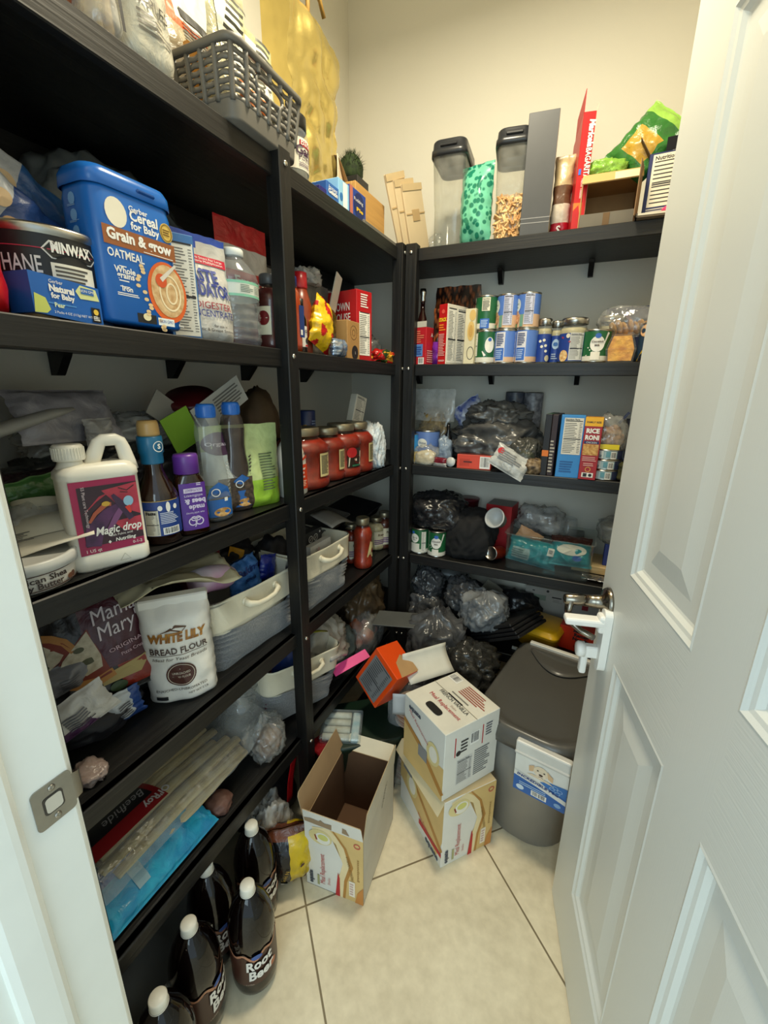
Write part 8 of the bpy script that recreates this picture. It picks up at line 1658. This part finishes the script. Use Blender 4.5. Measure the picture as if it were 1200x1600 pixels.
# orange box tilted on the bags
dq = _ray(588, 1012); A_ = CAM + dq * 1.42
def cv(x, y, z): return (CAM_R * x + CAM_U * y + CAM_F * z).normalized()
e1 = cv(32, -38, -30); e2 = cv(-36, -62, 40); e2 = (e2 - e1 * e1.dot(e2)).normalized(); e3 = e1.cross(e2)
if e3.dot(CAM_F) < 0: e3 = -e3
ex, ez = e1, -e2; ey = ez.cross(ex)
t = thing('orange_box', 'orange box with grey nutrition panel tipped over on the plastic bags', 'box', A_ + e1 * .062 + e2 * .170 + ey * .05); t.rotation_euler = Matrix((ex, ey, ez)).transposed().to_euler()
b = MB(); b.box(-.062, -.05, 0, .062, .05, .17, mat('#dd4a12', .3, var=.05), .002); b.face('front', .124, .10, .17); b.rect(-.048, -.075, .048, .066, mat('#77787a', .5)); b.facts(-.044, -.071, .044, .062, 5, mat('#77787a', .5), col('#18181a'), False, -.0012); b.pop(); b.face('top', .124, .10, .17); b.poly([(.062, -.03), (.062, .05), (.02, .05), (-.012, .02), (.01, -.015)], mat('#b08a5c', .7)); b.pop(); b.obj('carton', t)
# bags heaped in front of the corner
for cx, cy, cz, w, d, h, m_, sd, lab, nk in ((.235, -.130, .255, .24, .20, .30, GR, 212, 'dark grey plastic bag heaped behind the orange box', .05), (.205, -.225, .0, .22, .20, .36, film('#3c3e42', .96, .24, .9, 12, second='#26272a'), 213, 'dark grey bag under the orange box down to the floor', 0), (.365, -.14, .26, .24, .20, .19, film('#3a3a38', .95, .24, .9, 12, second='#24231f'), 214, 'dark bag with brownish sheen between the cartons and the dog food bin', 0), (.36, -.16, .0, .26, .24, .27, mat('#131315', .6), 215, 'black bag on the floor under the heap behind the cartons', 0)):
    b = MB(); blob(b, w, d, h, m_, sd, .16, .11, 5, 2.3, 2.3, True, nk); put(b, 'plastic_bag', lab, 'bag', (cx, cy, cz), sd)
b = MB(); q = onY(615, 980, -.22); b.box(-.10, -.055, 0, .10, .055, .006, mat('#5c5e5c', .35), .002); put(b, 'grey_tray', 'thin grey tray sticking out above the orange box', 'tray', (q.x, -.16, q.z), radians(10), None, radians(2), radians(-4))

# root beer bottles
DRK = mat('#0c0605', .05, var=.3, scale=4)
def soda(loc, label, rz, first=None):
    t = thing('soda_bottle', label, 'bottle', loc, rz, 'root beer bottles on the floor'); R = .054
    P = [(.62, 0), (.80, .004), (.95, .018), (1, .035), (.98, .055), (.98, .165), (1, .172), (.98, .195), (.88, .225), (.66, .258), (.40, .278), (.28, .286)]
    b = MB(); b.lathe([(R * a, z) for a, z in P], DRK, 40, True, True); b.obj('bottle', t)
    b = MB(); b.lathe([(.0155, .282), (.0165, .284), (.0165, .302), (.0145, .3055), (.001, .3055)], mat('#e6e2d4', .4), 32); b.lathe([(.0175, .281), (.0175, .284)], mat('#e6e2d4', .4), 32); b.obj('cap', t)
    b = MB(); label_tube(b, R * .985, .056, .150, mat('#3c1d14', .4)); b.warp = cyl_warp(R * .985, .0009)
    N = 26; pts = [(-.085 + .17 * k / N, .150 + .008 * sin(k * .9) + .006 * sin(k * .37)) for k in range(N + 1)]; b.band(pts, .006, mat('#b07a5c', .45), -.0006)
    for k in range(N): pass
    b.text('Root', .006, .112, .040, col('#e6e2da'), -.0020, bold=.035, shear=.2, rot=.10, fit=.062); b.text('Beer', .010, .080, .040, col('#e6e2da'), -.0020, bold=.035, shear=.2, rot=.10, fit=.062); b.text('Root', .006, .112, .040, mat('#1a0c08', .5), -.0012, bold=.07, shear=.2, rot=.10, fit=.064); b.text('Beer', .010, .080, .040, mat('#1a0c08', .5), -.0012, bold=.07, shear=.2, rot=.10, fit=.064)
    b.disc(.0, .148, .012, .007, col('#3a5a9c'), -.0016); b.disc(.036, .088, .010, .010, mat('#b0603a', .4), -.0014); b.text('2 LITER', -.02, .060, .006, col('#b0a090'), -.0014); b.warp = None; b.obj('paper_label', t); return t
soda((.098, -1.082, 0), 'root beer bottle standing farthest out from the shelf with its label showing', radians(52))
soda((.036, -1.192, 0), 'root beer bottle left of the frontmost one, half under the shelf edge', radians(100))
soda((.010, -.968, 0), 'root beer bottle behind the frontmost one, beside the potato sack', radians(75))
soda((-.022, -1.090, 0), 'root beer bottle hidden deepest under the lowest shelf', radians(75))
soda((.078, -1.300, 0), 'root beer bottle nearest the doorway, only its cap and shoulder in view', radians(60))
# potato sack, onion bags, red bag
t = thing('potato_sack', 'black and yellow five pound potato sack leaning on the open carton', 'sack', (.036, -.858, 0), radians(40), None, radians(5)); w_, h_ = .15, .205
def pm(u, v, s):
    if u > .52 and v < .95: return film('#d8b81a', 1, .2, .4, 20)
    if v > .92: return film('#6a3a24', 1, .25, .5)
    if u < .12: return mat('#a8855c', .5)
    return film('#141214', 1, .2, .3)
b = MB(); wr = pouch(b, w_, h_, .12, pm, 221, 'pillow', .006); b.obj('sack', t)
b = MB(); b.warp = wr; b.text('5', -.020, .022, .045, col('#e8e6e0'), -.003, bold=.06); b.text('lb', .014, .028, .026, col('#e8e6e0'), -.003, bold=.06); b.text('Gold N', -.01, .095, .016, col('#c9a23a'), -.003, rot=1.2); b.disc(.034, .12, .006, .006, mat('#4a2a14', .5), -.003); b.disc(.040, .07, .005, .005, mat('#4a2a14', .5), -.003); b.warp = None; b.obj('print', t)
t = thing('tan_roots_bag', 'clear bag of tan root vegetables between the potato sack and the bottles', 'bag', (-.040, -.860, 0), LEFT)
b = MB(); blob(b, .11, .09, .17, mat('#8a6a42', .7, second='#b08f5c', scale=18), 222, .14, .08); b.obj('vegetables', t)
b = MB(); blob(b, .14, .12, .25, BAGF, 223, .14, .10, 5, 2.3); b.obj('bag_film', t)
b = MB(); b.surf(lambda u, v: (.03 * sin(v * 3.0) + (u - .5) * .03, .01 * sin(5 * v), .20 * v), 6, 16, film('#c4141c', 1, .25, .4), .002); put(b, 'red_mesh_bag', 'red plastic strip bag hanging beside the shelf post under the lowest shelf', 'bag', (-.030, -.760, .140), LEFT)
t = thing('clear_bag', 'clear bag with dark print behind the foot of the shelf post', 'bag', (.005, -.615, 0), LEFT - .3); b = MB(); pouch(b, .11, .24, .09, film('#4a4444', .8, .22, .7), 225, 'stand', .006); b.obj('bag_film', t)
b = MB(); b.box(-.04, -.05, .235, .04, .04, .25, film('#8a1a20', 1, .3, .4), .004); b.obj('red_top', t)
b = MB(); blob(b, .22, .18, .20, mat('#1a181c', .7), 226, .12, .08); put(b, 'dark_bag', 'dark bag on the floor under the lowest shelf behind the vegetables', 'bag', (-.16, -.74, 0), LEFT)
b = MB(); tubr(b, [(0, .24, .20), (.16, .27, .23), (.17, .28, .24), (.18, .28, .24), (.18, .26, .22), (.01, .23, .19)], .03, mat('#8f908c', .4), True, True); put(b, 'grey_tub', 'pale grey plastic tub under the lowest shelf near the doorway', 'tub', (-.10, -1.24, 0), LEFT)
# ------------------------------------------------------------------ pieces that belong to a part
PIECE = {'zip': ('bag_film',), 'handle': ('cream_band', 'rim'), 'print': ('pouch', 'paper_bag', 'pack', 'sack', 'bag_film', 'tub'), 'side_print': ('paper_bag',),
         'grip_ribs': ('bottle',), 'embossed_triangle': ('jug',), 'hinge_bar': ('lid',), 'label_card': ('latch',), 'yellow_card': ('bag_film',), 'red_top': ('bag_film',), 'strip': ('bag_film',)}
for o in list(C.objects):
    k = o.name.split('.')[0]
    if o.parent is not None and k in PIECE and o.parent.type == 'EMPTY':
        for c in list(o.parent.children):
            if c.name.split('.')[0] in PIECE[k]: o.parent = c; break
